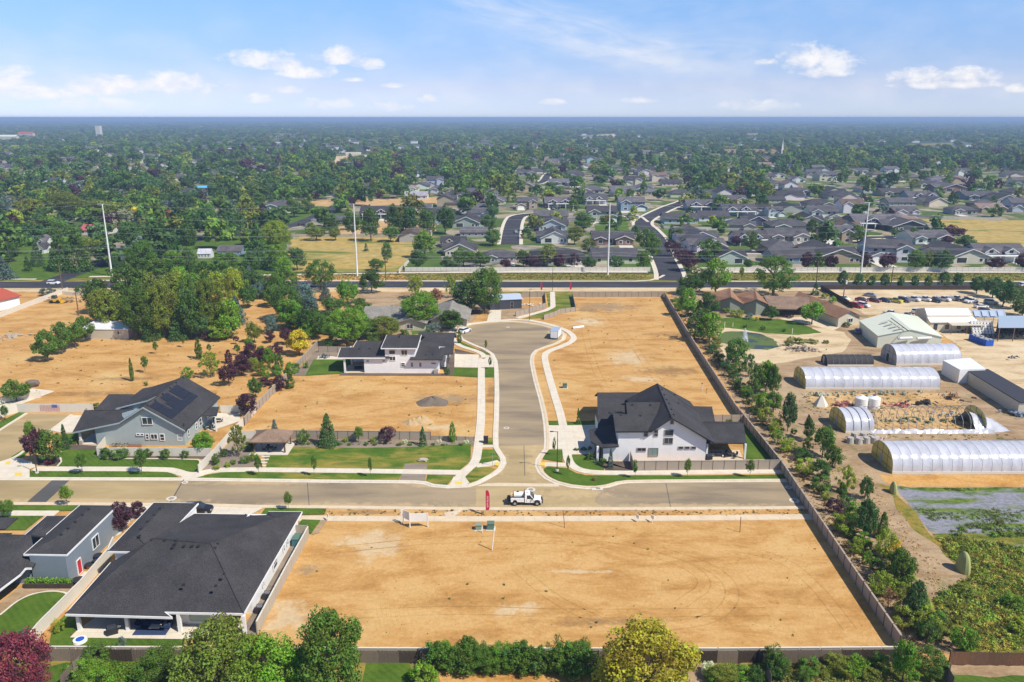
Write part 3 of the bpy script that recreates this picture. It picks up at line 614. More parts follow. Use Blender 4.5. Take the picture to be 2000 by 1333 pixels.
# gardens of houses D and E, bottom yards
patch('patio', [(137, 1247), (480, 1252), (482, 1236), (470, 1210), (190, 1205), (152, 1232)], 'concrete', .12)
patch('lawn', [(98, 1250), (104, 1225), (150, 1180), (160, 1200), (150, 1232), (136, 1247), (360, 1251), (360, 1262), (98, 1262)], 'lawn')
patch('side_yard', [(498, 1243), (600, 1055), (590, 1048), (578, 1050), (470, 1240)], 'gravel')
patch('lawn', [(-80, 1290), (-80, 1190), (0, 1203), (40, 1170), (80, 1157), (120, 1156), (137, 1163), (125, 1185), (70, 1238), (50, 1250), (0, 1290)], 'lawn')
ribbon('lawn_edging', [(0, 1203), (40, 1170), (80, 1157), (120, 1156), (138, 1165)], .3, 'concrete', 0, .13, sm=2)
patch('planting_bed', [(-60, 1190), (0, 1180), (50, 1140), (140, 1145), (150, 1150), (210, 1075), (222, 1080), (130, 1185), (138, 1165), (120, 1155), (80, 1156), (40, 1169), (0, 1202), (-60, 1240)], 'dirt_brown')
patch('patio', [(140, 1142), (165, 1118), (178, 1118), (153, 1144)], 'concrete')
patch('back_garden', [(-60, 1296), (1760, 1296), (1820, 1420), (-80, 1420)], 'lawn_olive', jit=.8)
patch('lawn', [(70, 1310), (130, 1296), (160, 1300), (118, 1345), (60, 1345)], 'lawn'); patch('lawn', [(160, 1345), (190, 1290), (340, 1290), (340, 1345)], 'lawn')
patch('lawn', [(715, 1297), (800, 1297), (812, 1345), (705, 1345)], 'lawn')
patch('dirt_bed', [(850, 1312), (1150, 1316), (1150, 1345), (860, 1345)], 'straw', jit=.5); patch('dirt_bed', [(1345, 1298), (1400, 1298), (1410, 1345), (1340, 1345)], 'dirt_brown')
patch('dry_grass', [(1540, 1300), (1720, 1296), (1770, 1345), (1530, 1345)], 'field', jit=.5); patch('dry_grass', [(1857, 1301), (2100, 1303), (2100, 1325), (1940, 1325), (1855, 1320)], 'dirt_brown', jit=.3)
patch('lawn', [(1855, 1320), (1895, 1321), (1940, 1326), (1975, 1321), (2100, 1325), (2100, 1360), (1862, 1360)], 'lawn')
ribbon('lawn_edging', [(1853, 1318), (1880, 1319), (1905, 1326), (1930, 1325), (1955, 1319), (1985, 1324), (2010, 1320)], .25, 'concrete', 0, .13, sm=2)
# ------------------------------------------------------------------ fences: a thing each, with its panels and posts as parts
UC = MB().box((0, 0, .5), (1, 1, 1))
CUBES = {}
def cube(m):
    if m not in CUBES: CUBES[m] = UC.mesh('piece_' + m, M[m])
    return CUBES[m]
def fence(px, h, label, material='fence_taupe', post='fence_gap', step=2.4, thick=.09, group=None, pw=.1, cap=None, world=False, gaps=(), name='fence', cat='fence'):
    pts = [Vector(p[:2]) for p in (px if world else [P(*q) for q in px])]
    t = thing(name, (*pts[0], 0), label, cat, group); o = Vector((*pts[0], 0)); n = 0
    for a, c in zip(pts[:-1], pts[1:]):
        L = (c - a).length; k = max(1, round(L / step)); d = (c - a) / k; ang = math.atan2(d.y, d.x); l = d.length
        for i in range(k + 1):
            if n < 298 or i == k:
                p = a + d * i; obj('post', cube(post), t, (p.x - o.x, p.y - o.y, 0), (0, 0, ang), (pw, thick + .05, h + .05))
            if i < k and i not in gaps:
                p = a + d * (i + .5); ob = obj('panel', cube(material), t, (p.x - o.x, p.y - o.y, .04), (0, 0, ang), (l - pw - .01, thick, h - .04)); n += 1
                if cap: obj('rail', cube(cap), t, (p.x - o.x, p.y - o.y, h + .001), (0, 0, ang), (l - pw - .01, thick + .1, .07))
    return t
fence([(1298, 581), (1350, 672), (1435, 805), (1458, 834), (1525, 919), (1587, 1013), (1660, 1124), (1757, 1268)], 1.85, 'long taupe panel fence running down the whole right edge of the vacant lots', thick=.16, pw=.2, cap='fence_taupe')
fence([(1236, 920), (1524, 918)], 1.9, 'taupe panel fence between the big white house and its footpath', step=2.05, cap='fence_taupe', thick=.12)
fence([(1231, 902), (1236, 919)], 1.95, 'short taupe fence from the white wall of the big white house to the footpath', step=1.6)
fence([(1393, 826.5), (1463, 826.5)], 1.85, 'taupe panel fence behind the dark roofed white house, meeting the long fence', step=1.9)
fence([(1118, 580.5), (1298, 580.5)], 1.75, 'taupe panel fence along the far end of the large vacant lot', step=2.4)
fence([(1118, 580.5), (1124, 609)], 1.75, 'taupe side fence between the footpath garden and the large vacant lot', step=2.3)
fence([(1124, 609), (1094, 613), (1082, 619), (1062, 625)], 1.6, 'taupe fence stepping down from the footpath garden to the cul-de-sac', step=2.2)
fence([(1007, 618), (1040, 609), (1066, 600), (1064, 579)], 1.5, 'taupe fence around the dirt yard beside the dark metal shed', step=2.2)
fence([(1019, 581.5), (1064, 580.5)], 1.8, 'taupe fence behind the dark metal shed yard', step=2.4)
fence([(500, 857), (841, 860)], 1.8, 'taupe panel fence behind the shrub bed of the park strip', step=2.05, cap='fence_taupe')
fence([(841, 860), (926, 862)], .95, 'low taupe fence at the footpath end of the shrub bed', step=1.9)
fence([(622, 677), (567, 736), (500, 805), (478, 832)], 1.85, 'taupe fence along the left side of the upper vacant lot', step=2.2, cap='vinyl_taupe')
fence([(622, 689), (697, 690)], 1.8, 'taupe panel fence behind the striped lawn of the small white house', step=2.4)
fence([(191, 891), (412, 892)], 1.75, 'cream panel fence with hedge balls in front, below the grey blue house', 'vinyl_cream', 'vinyl_white', step=2.4)
fence([(191, 891), (209, 868)], 1.8, 'short cream fence from the grey blue house down to the hedge balls', 'vinyl_cream', 'vinyl_white', step=2)
fence([(389, 925), (420, 893), (455, 853), (482, 826), (500, 806)], 1.75, 'cream fence between the grey blue house and the park strip', 'vinyl_cream', 'vinyl_white', step=2.3)
fence([(432, 807), (487, 807)], 1.75, 'cream fence behind the small patio of the grey blue house', 'vinyl_cream', 'vinyl_white', step=2.3)
ff = fence([(35, 806), (183, 806)], 2.0, 'cream fence with a stars and stripes pattern at the dead end street', 'vinyl_cream', 'vinyl_white', step=2.9)
fence([(455, 857), (500, 857.5)], 1.7, 'cream fence piece left of the shrub bed and pavilion', 'vinyl_cream', 'vinyl_white', step=2.3)
fence([(35, 806), (0, 817), (-40, 828)], 1.7, 'cream fence left of the dead end street', 'vinyl_cream', 'vinyl_white')
fence([(-40, 800), (30, 783), (80, 778)], 1.7, 'cream fence bordering the dry field at the left edge', 'vinyl_cream', 'vinyl_white')
fence([(0, 621), (60, 598), (133, 571)], 1.8, 'cream fence running from the red roofed building to the main road', 'vinyl_cream', 'vinyl_white')
fence([(119, 575), (170, 580)], 1.2, 'low cream fence by the rusty machine heap', 'vinyl_cream', 'vinyl_white')
fence([(603, 1050), (560, 1130), (503, 1240)], 1.85, 'cream fence between the big grey roofed house and the front vacant lot', 'vinyl_taupe', 'vinyl_taupe', step=2.4, cap='vinyl_cream')
fence([(577, 1046), (601, 1047)], 1.8, 'short cream fence closing the side yard by the big grey roof', 'vinyl_taupe', 'vinyl_taupe', step=1.5)
fence([(224, 1070), (214, 1093), (160, 1158), (80, 1240), (60, 1265)], 1.8, 'cream fence between the slate blue house and the big grey roofed house', 'vinyl_cream', 'vinyl_cream', step=2.4, cap='vinyl_cream')
fence([(75, 1290.5), (500, 1293), (900, 1294), (1400, 1294), (1757, 1291.5)], 1.95, 'cream rail topped fence along the bottom behind the wooden fence', 'vinyl_taupe', 'vinyl_cream', step=2.4, cap='vinyl_cream')
fence([(791, 531), (1000, 531), (1270, 531)], 1.9, 'white panel fence along the main road, left of the side street', 'vinyl_white', 'vinyl_taupe', step=2.5)
fence([(1352, 531), (1600, 531), (2030, 531)], 1.9, 'white panel fence along the main road, right of the side street', 'vinyl_white', 'vinyl_taupe', step=2.5)
fence([(779, 534), (800, 511)], 1.6, 'white side fence at the corner of the golden field', 'vinyl_white', 'vinyl_white', step=3)
fence([(570, 463), (800, 464)], 1.6, 'pale fence along the far side of the golden field', 'vinyl_taupe', 'vinyl_cream', step=3)
fence([(1730, 421), (1840, 428), (1956, 432)], 1.8, 'pale green fence between the far houses and the golden field', 'vinyl_white', 'vinyl_white', step=3)
fence([(1226, 422), (1232, 430)], 1.7, 'white fence at the bend of the side street', 'vinyl_white', 'vinyl_white', step=2)
fence([(1292, 441), (1297, 447), (1345, 449), (1400, 450)], 1.7, 'pale fence behind the corner house at the side street bend', 'vinyl_white', 'vinyl_white', step=3)
fence([(1318, 474), (1338, 487)], 1.7, 'pale fence beside the purple trees on the side street', 'vinyl_white', 'vinyl_white', step=3)
fence([(735, 376), (785, 374)], 1.7, 'white fence by the small white far house', 'vinyl_white', 'vinyl_white', step=4)
fence([(2000, 566.5), (1880, 566.8), (1603, 566)], 1.6, 'dark brown fence between the car yard and the main road', 'wood_dark', 'wood_dark', step=2.4)
fence([(1603, 566), (1665, 603)], 1.8, 'dark fence sloping down beside the car yard', 'wood_dark', 'wood_dark', step=2.4)
fence([(908, 614), (938, 614)], 1.5, 'brown fence beside the cul-de-sac driveway', 'wood_dark', 'wood_dark', step=2.4)
def plank_fence(px, h, label, tones, world=False):
    pts = [Vector(p[:2]) for p in [P(*q) for q in px]]
    t = thing('wooden_fence', (*pts[0], 0), label, 'fence'); o = Vector((*pts[0], 0)); rr = random.Random(3)
    for a, c in zip(pts[:-1], pts[1:]):
        L = (c - a).length; k = max(1, round(L / 2.4)); d = (c - a) / k; ang = math.atan2(d.y, d.x)
        for i in range(k):
            m = MB(); n = 16; l = d.length / n
            for j in range(n):
                m.box(((j + .5) * l, rr.uniform(-.012, .012), (h + rr.uniform(-.05, .05)) / 2), (l - .012, .022, h))
            ob = obj('plank_section', m.mesh('plank_section', M['wood_grey']), t, (a.x + d.x * i - o.x, a.y + d.y * i - o.y, 0), (0, 0, ang)); ob['kind'] = 'stuff'
            q = rr.random(); tn = tones[0] if q < .5 else tones[1]; f = rr.uniform(.75, 1.2); ob.color = (tn[0] * f, tn[1] * f, tn[2] * f, 1)
            obj('post', cube('wood_dark'), t, (a.x + d.x * i - o.x, a.y + d.y * i - o.y + .06, 0), (0, 0, ang), (.09, .09, h + .06))
plank_fence([(60, 1293), (500, 1296), (900, 1297), (1400, 1297), (1762, 1294)], 1.8, 'weathered wooden plank fence along the bottom of the vacant lot', ((.07, .05, .037), (.20, .155, .115)))
plank_fence([(1853, 1300), (2040, 1303)], 1.9, 'red brown wooden fence at the bottom right corner below the weeds', ((.17, .085, .045), (.13, .07, .04)))
plank_fence([(166, 1296), (120, 1345)], 1.6, 'grey wooden side fence by the dark red tree at bottom left', ((.20, .17, .14), (.14, .11, .09)))
plank_fence([(1487, 1296), (1505, 1345)], 1.7, 'grey wooden side fence right of the clipped round bush', ((.16, .13, .11), (.22, .19, .16)))
plank_fence([(1838, 1312), (1860, 1350)], 1.8, 'grey wooden side fence right of the tall green columnar tree', ((.16, .15, .14), (.22, .19, .16)))
# ------------------------------------------------------------------ buildings
WCACHE = {}
def window(root, x, y, z, w_, h_, a=0., style='double', frame='paint_white', glass='glass_dark', name='window'):
    """centre of the opening on the wall face; a = 0 looks south"""
    key = (round(w_, 2), round(h_, 2), style, frame, glass)
    if key not in WCACHE:
        g = MB().box((0, -.01, 0), (w_, .06, h_)).mesh('window', M[glass])
        f = MB(); t = .1
        for s in (-1, 1):
            f.box((s * (w_ / 2 + t / 2), -.03, 0), (t, .13, h_ + 2 * t)); f.box((0, -.03, s * (h_ / 2 + t / 2)), (w_, .13, t))
        if style in ('double', 'slider'): f.box((0, -.03, 0), (.07, .1, h_ - .01))
        if style in ('sash', 'grid'): f.box((0, -.03, 0), (w_ - .01, .1, .07))
        if style == 'grid': f.box((0, -.032, 0), (.05, .1, h_ - .01))
        WCACHE[key] = (g, f.mesh('frame', M[frame]))
    g, f = WCACHE[key]; o = root.location
    ob = obj(name, g, root, (x - o.x, y - o.y, z - o.z), (0, 0, a)); obj('frame', f, ob)
    return ob
def vents(roof, pts):
    m = MB()
    for p in pts:
        o = roof.parent.location
        obj('roof_vent', VENT, roof, (p[0] - o.x, p[1] - o.y, p[2] - o.z))
VENT = MB().box((0, 0, .12), (.38, .38, .26), taper=.7).mesh('roof_vent', M['trim_dark'])
def zplane(pts, x, y):
    a, b_, c = (Vector(p) for p in pts[:3]); n = (b_ - a).cross(c - a)
    return a.z - (n.x * (x - a.x) + n.y * (y - a.y)) / n.z
def caps(t, segs):
    for a, c in segs: MB().tube([a, c], .11, 5).build('ridge_cap', M['shingle_charcoal'], t)
def onplane(pts, px, py):
    a, b_, c = (Vector(p) for p in pts[:3]); n = (b_ - a).cross(c - a); q = Vector(P(px, py, 0)); o = Vector((0, 0, CAMH)); d = q - o
    return o + d * ((a - o).dot(n) / d.dot(n))
def column(root, x, y, z0, z1, s=.4, m='paint_white', name='column'):
    MB().box((x, y, (z0 + z1) / 2), (s, s, z1 - z0)).build(name, M[m], root)
def fascia(mb, pts, th=.24, out=.05):
    for a, c in zip(pts[:-1], pts[1:]):
        a, c = Vector(a), Vector(c); d = (c - a); h = Vector((d.x, d.y, 0)).normalized(); n = Vector((h.y, -h.x, 0)) * out
        q = [a - n, a + n, c + n, c - n]
        mb.prism([(p.x, p.y, p.z - th) for p in q], [(p.x, p.y, p.z + .03) for p in q])
# --- the big white house on the right (house C)
def house_c():
    t = thing('house', (28, 146, 0), 'big white two storey house with charcoal roof beside the street corner', 'house')
    wl = MB()
    wl.solid([(19.9, 138.6, 6.1), (26.4, 138.6, 6.1), (26.6, 145.5, 8.3), (22.4, 145.5, 8.3), (22.4, 142.4, 7.4), (19.9, 142.4, 7.4)], 0)
    wl.solid([(26.4, 138.58, 6.6), (29.5, 138.58, 8.65), (36.4, 138.58, 4.3), (37, 153, 4.3), (30.3, 157, 8.2), (26.5, 157, 6.3)], 0)
    wl.solid([(17.2, 138.62, 2.8), (19.95, 138.62, 2.95), (19.95, 142, 2.95), (17.2, 142, 2.8)], 0)
    wl.solid([(17.5, 147, 3.0), (26.5, 147, 3.0), (27.5, 162, 4.0), (18.6, 162, 4.0)], 0)
    wl.solid([(17.5, 142, 2.6), (20.5, 142, 2.6), (20.5, 147.5, 2.7), (17.5, 147.5, 2.7)], 0)
    wl.solid([(37, 150.8, 3.2), (40.9, 150.8, 3.2), (41.6, 156, 3.4), (37, 156, 3.4)], 0)
    wl.build('wall', M['siding_white'], t)
    rf = MB(); th = .24
    pk, rs = (30.2, 156.8, 9.2), (29.5, 137.7, 9.05)
    E_ = [rs, pk, (38.3, 153.6, 4.0), (37.9, 137.7, 4.0)]
    rf.slab(E_, th)
    rf.slab([pk, (38.3, 153.6, 4.0), (38.0, 160.2, 4.1), (27.0, 161.0, 5.6)], th)
    rf.slab([rs, pk, (27, 161, 5.6), (24.0, 158, 5.4), (24.8, 146, 6.5), (25.9, 138, 6.5)], th)   # west slope of the main gable
    rf.slab([(25.3, 137.7, 6.35), (29.4, 137.72, 8.95), (29.3, 146, 8.95), (25.3, 146, 6.5)], .2)
    rf.slab([(19.2, 138.0, 6.25), (26.0, 138.0, 6.3), (28.9, 146.2, 9.0), (22.2, 146.2, 9.0), (22.0, 142.6, 7.85), (19.3, 142.6, 7.85)], th)
    rf.slab([(19.3, 142.6, 7.85), (22.1, 142.6, 7.9), (21.9, 150, 5.6), (19.3, 150, 5.6)], th)
    rf.slab([(22.2, 146.1, 8.95), (28.9, 146.1, 8.95), (28.0, 151, 6.9), (22.0, 151, 6.9)], th)
    S_ = [(16.9, 146.6, 3.0), (24.4, 147.0, 3.0), (27.2, 161.8, 5.6), (18.3, 161.6, 5.6)]
    rf.slab(S_, th)
    rf.slab([(18.3, 161.5, 5.6), (27.2, 161.7, 5.6), (27.2, 166.5, 3.2), (18.3, 166.5, 3.2)], th)
    rf.slab([(16.7, 137.9, 3.05), (19.95, 137.9, 3.35), (20.1, 146, 4.6), (15.2, 146.6, 3.1), (15.0, 141, 3.0)], th)
    rf.slab([(36.2, 139.9, 3.25), (44.4, 139.9, 3.1), (45.8, 147.4, 4.2), (37.5, 147.4, 4.3)], th)
    rf.slab([(37.5, 147.3, 4.3), (45.8, 147.3, 4.2), (45.9, 150.4, 3.3), (37.8, 150.4, 3.4)], th)
    rf.slab([(37.0, 150.2, 3.1), (41.0, 150.2, 3.1), (41.7, 156.2, 4.4), (37.0, 156.2, 4.5)], th)
    rf.slab([(37.0, 156.1, 4.5), (41.7, 156.1, 4.4), (41.8, 158.5, 3.3), (37.0, 158.5, 3.3)], th)
    roof = rf.build('roof', M['shingle_charcoal'], t)
    for q in [(957, 175), (985, 235), (1010, 288), (1035, 330), (1060, 393), (1087, 452), (1100, 232), (1137, 328)]:
        p = onplane(E_, 1120 + q[0] / 5.553, 730 + q[1] / 5.553); vents(roof, [(p.x, p.y, p.z)])
    caps(t, [(rs, pk), (pk, E_[2]), (pk, (27, 161, 5.6)), ((37.5, 147.35, 4.32), (45.8, 147.35, 4.22))])
    A2 = [(19.2, 138.0, 6.25), (26.0, 138.0, 6.3), (28.9, 146.2, 9.0)]
    for q in [(640, 345), (835, 345), (517, 457), (728, 461)]:
        p = onplane(A2, 1120 + q[0] / 5.553, 730 + q[1] / 5.553); vents(roof, [(p.x, p.y, p.z)])
    tr = MB(); fascia(tr, [(25.9, 137.66, 6.5), (29.5, 137.66, 9.05), (37.9, 137.66, 4.0)]); fascia(tr, [(19.2, 137.96, 6.25), (25.9, 137.96, 6.3)])
    tr.build('fascia', M['trim_dark'], t)
    def W(px, py, w_, h_, st='double', g='glass_dark'):
        a = (px - 1000) / F; c = -(py - 666.5) / F; tt = 138.5 / (cp_ + c * sp_); x = a * tt; z = CAMH + (-sp_ + c * cp_) * tt
        window(t, x, 138.55, z, w_, h_, 0, st, 'paint_taupe', g)
    W(1261.7, 846.7, .62, 1.15, 'sash'); W(1281.3, 846.7, .62, 1.15, 'sash'); W(1306.8, 845.8, 1.5, 1.05, 'plain'); W(1305.6, 861.6, 1.5, 1.1); W(1312.6, 824.6, .45, .75, 'plain')
    W(1253, 878.5, 1.5, .55); W(1276.3, 883.3, 1.6, 1.5, 'double', 'glass_pale'); W(1329.8, 875.2, .75, .42, 'plain'); W(1342.2, 875.2, .75, .42, 'plain'); W(1354.6, 875.2, .75, .42, 'plain')
    window(t, 16.95, 140.4, 1.5, 1.3, 2.2, -math.pi / 2, 'sash', 'trim_dark')
    window(t, 38.5, 145.6, 1.7, 1.7, 1.2, 0, 'plain', 'paint_taupe'); MB().box((40, 148, 1.6), (6, .3, 3.1)).build('patio_wall', M['siding_white'], t)
    for x in (16.1,): column(t, x, 138.6, 0, 3.0)
    column(t, 44.1, 139.5, 0, 3.1, .35); column(t, 39.7, 147.2, 0, 3.2, .4); column(t, 36.9, 139.6, 0, 3.1, .3)
    gd = MB().box((17.46, 154, 1.3), (.08, 4.8, 2.4)).build('garage_door', M['paint_white'], t)
mat('paint_taupe', (.34, .32, .30), .5)
house_c()
def box_prop(name, cat, label, p, d, m, rz=0, extra=None):
    t = thing(name, p, label, cat); extra(t) ; return t
def sofa(px, py, L, label, m='fabric_dark', rz=0, z=.0):
    x, y, _ = P(px, py); t = thing('outdoor_sofa', (x, y, z), label, 'sofa', rz=rz)
    for n_, c, d in (('seat', (0, 0, .3), (L, .8, .3)), ('backrest', (0, .33, .6), (L, .15, .4)), ('armrest', (-L / 2 + .08, 0, .5), (.15, .8, .2)), ('armrest', (L / 2 - .08, 0, .5), (.15, .8, .2))):
        obj(n_, MB().box(c, d).mesh(n_, M[m]), t)
    for s in (-1, 1): obj('cushion', MB().box((s * L * .22, -.02, .5), (L * .38, .6, .14), taper=.93).mesh('cushion', M[m]), t)
    return t
def grill(px, py, label, z=0., rz=0):
    x, y, _ = P(px, py); t = thing('barbecue_grill', (x, y, z), label, 'grill', rz=rz)
    obj('body', MB().box((0, 0, .45), (1.3, .6, .85)).mesh('body', M['trim_dark']), t)
    obj('lid', MB().prism([(-.5, -.3, .88), (.5, -.3, .88), (.5, .3, .88), (-.5, .3, .88)], [(-.5, -.12, 1.18), (.5, -.12, 1.18), (.5, .28, 1.18), (-.5, .28, 1.18)]).mesh('lid', M['fabric_dark']), t)
    obj('side_shelf', MB().box((.85, 0, .86), (.4, .5, .05)).mesh('side_shelf', M['steel']), t)
sofa(1398, 892, 2.2, 'dark sofa on the covered patio of the big white house'); grill(1384, 899, 'black grill on the patio of the big white house', 0, .3)
def table_set(px, py, label, m='fabric_dark', z=0, n=4, r=1.0, top='steel_dark', umbrella=False):
    x, y, _ = P(px, py); t = thing('patio_table', (x, y, z), label + ', the table', 'table')
    obj('tabletop', MB().box((0, 0, .74), (1.5, 1.0, .05)).mesh('tabletop', M[top]), t)
    for a in (-.6, .6):
        for c in (-.4, .4): obj('leg', MB().box((a, c, .35), (.06, .06, .7)).mesh('leg', M[top]), t)
    for i in range(n):
        an = i * 2 * math.pi / n + .4; cx, cy = x + math.cos(an) * (r + .2), y + math.sin(an) * r
        c = thing('patio_chair', (cx, cy, z), label + ', ' + ['right', 'far', 'left', 'near', 'last'][i] + ' chair', 'chair', label[:40] + ' chairs', rz=an - math.pi / 2)
        if i == 0:
            parts = [('seat', MB().box((0, 0, .44), (.5, .5, .07)).mesh('seat', M[m])), ('backrest', MB().box((0, .24, .72), (.5, .06, .5)).mesh('backrest', M[m]))]
            lg = MB().box((0, 0, .2), (.05, .05, .4)).mesh('leg', M['steel_dark'])
        for nm, me in parts: obj(nm, me, c)
        for a in (-.2, .2):
            for e in (-.2, .2): obj('leg', lg, c, (a, e, 0))
table_set(1427, 893, 'dark dining set on the patio of the big white house')
# --- the small white house in the middle (house B)
def house_b():
    t = thing('house', (-28, 198, 0), 'small white house with charcoal roof on the near left of the cul-de-sac', 'house')
    wl = MB(); Y = 192.4
    wl.solid([(-37.4, Y, 4.1), (-32, Y, 4.1), (-32, 201, 6), (-37.4, 201, 6)], 0)
    wl.solid([(-32, Y, 6.6), (-24.5, Y, 6.6), (-24.0, 197.5, 8.2), (-24, 203, 6), (-32, 203, 6), (-32, 197.5, 8.2)], 0)
    wl.solid([(-24.5, Y, 3.8), (-18.6, Y, 3.8), (-18.6, 197, 5.6), (-17.2, 197.2, 5.5), (-17, 204.5, 4.4), (-24.5, 204.5, 4.4)], 0)
    wl.solid([(-37.4, 200.9, 5.9), (-16.8, 200.9, 5.0), (-16.8, 209, 3.6), (-37.4, 209, 3.6)], 0)
    wl.build('wall', M['siding_white'], t)
    rf = MB(); th = .24
    rf.slab([(-43.9, 191.8, 4.25), (-30.8, 191.8, 4.25), (-31.0, 199, 6.6), (-40.3, 199, 6.6), (-40.8, 196.3, 5.65), (-43.9, 196.0, 5.6)], th)
    rf.slab([(-43.9, 195.9, 5.6), (-40.8, 195.9, 5.6), (-40.6, 201, 4.0), (-43.9, 201, 4.0)], th)
    rf.slab([(-40.3, 198.9, 6.6), (-31.0, 198.9, 6.6), (-31, 209.6, 3.4), (-40.3, 209.6, 3.4)], th)
    U = [(-32.8, 191.7, 6.75), (-23.7, 191.7, 6.75), (-23.3, 197.6, 8.6), (-32.2, 197.6, 8.6)]
    rf.slab(U, th); rf.slab([(-32.2, 197.5, 8.6), (-23.3, 197.5, 8.6), (-23.0, 203.4, 6.7), (-32.0, 203.4, 6.7)], th)
    G_ = [(-25.7, 191.2, 3.95), (-17.4, 191.2, 3.95), (-17.2, 193.6, 4.6), (-15.0, 193.9, 4.7), (-15.0, 199.6, 6.0), (-25.0, 199.6, 6.2)]
    rf.slab([G_[0], G_[1], G_[2], G_[5]], th); rf.slab([G_[2], G_[3], G_[4], G_[5]], th)
    rf.slab([(-25.0, 199.5, 6.15), (-15.0, 199.5, 6.0), (-15.2, 201.5, 5.3), (-25, 201.5, 5.4)], th)
    rf.slab([(-25.2, 200.8, 5.75), (-15.4, 200.8, 5.45), (-15.2, 206.2, 6.9), (-25.0, 206.2, 7.0)], th); rf.slab([(-25.0, 206.1, 7.0), (-15.2, 206.1, 6.9), (-15.2, 211, 4.4), (-25, 211, 4.4)], th)
    roof = rf.build('roof', M['shingle_charcoal'], t)
    tr = MB(); fascia(tr, [(-43.9, 196.0, 5.6), (-43.95, 191.75, 4.25)]); fascia(tr, [(-40.3, 199, 6.6), (-40.8, 196.3, 5.65)]); fascia(tr, [(-32.2, 197.6, 8.6), (-32.85, 191.65, 6.75), (-23.7, 191.65, 6.75), (-23.3, 197.6, 8.6)])
    fascia(tr, [(-43.9, 191.75, 4.25), (-31.9, 191.75, 4.25)], .3)
    tr.build('fascia', M['paint_white'], t)
    for q in [(373, 316), (496, 316)]: p = onplane([(-43.9, 191.8, 4.25), (-30.8, 191.8, 4.25), (-31.0, 199, 6.6)], 640 + q[0] / 6.06, 630 + q[1] / 6.06); vents(roof, [tuple(p)])
    for q in [(1160, 388), (1246, 388), (850, 165), (845, 182)]:
        p = onplane(G_[:2] + [G_[5]] if q[0] > 1000 else U, 640 + q[0] / 6.06, 630 + q[1] / 6.06); vents(roof, [tuple(p)])
    def W(px, py, w_, h_, st='plain'):
        a = (px - 1000) / F; c = -(py - 666.5) / F; tt = 192.3 / (cp_ + c * sp_); window(t, a * tt, 192.36, CAMH + (-sp_ + c * cp_) * tt, w_, h_, 0, st)
    k = 6.06
    for (x, y, w_, h_, st) in [(762, 355, 1.45, 1.0, 'plain'), (767, 428, 1.4, 1.0, 'double'), (906, 360, 1.4, 1.2, 'double'), (892, 503, .85, .95, 'sash'), (998, 503, .45, .95, 'sash'), (1096, 503, .45, .95, 'sash'), (1254, 487, 1.1, .25, 'plain'), (474, 458, .6, .3, 'plain'), (663, 458, .6, .3, 'plain')]:
        W(640 + x / k, 630 + y / k, w_, h_, st)
    column(t, -42.3, 192.4, 0, 4.2, .45); column(t, -42.0, 199.5, 0, 5, .4)
    MB().box((-39.5, 202.2, 2), (5, .3, 4)).build('patio_wall', M['siding_white'], t)
    window(t, -37.46, 196.5, 1.6, 3, 2.2, -math.pi / 2, 'double', 'trim_dark')
    MB().box((-19.2, 191.9, .6), (1.0, .6, 1.2)).build('stone_plinth', M['stone'], t)
    for y in (195.5, 202.5): MB().box((-16.76, y, 1.5), (.1, 4.2 if y > 200 else 2.2, 2.6)).build('garage_door', M['trim_dark'], t)
house_b(); sofa(700, 722, 2, 'dark lounge seat on the covered patio of the small white house')
table_set(634, 700, 'teal chairs on the round stone patio by the striped lawn', 'fabric_teal', .06, 4, .9)
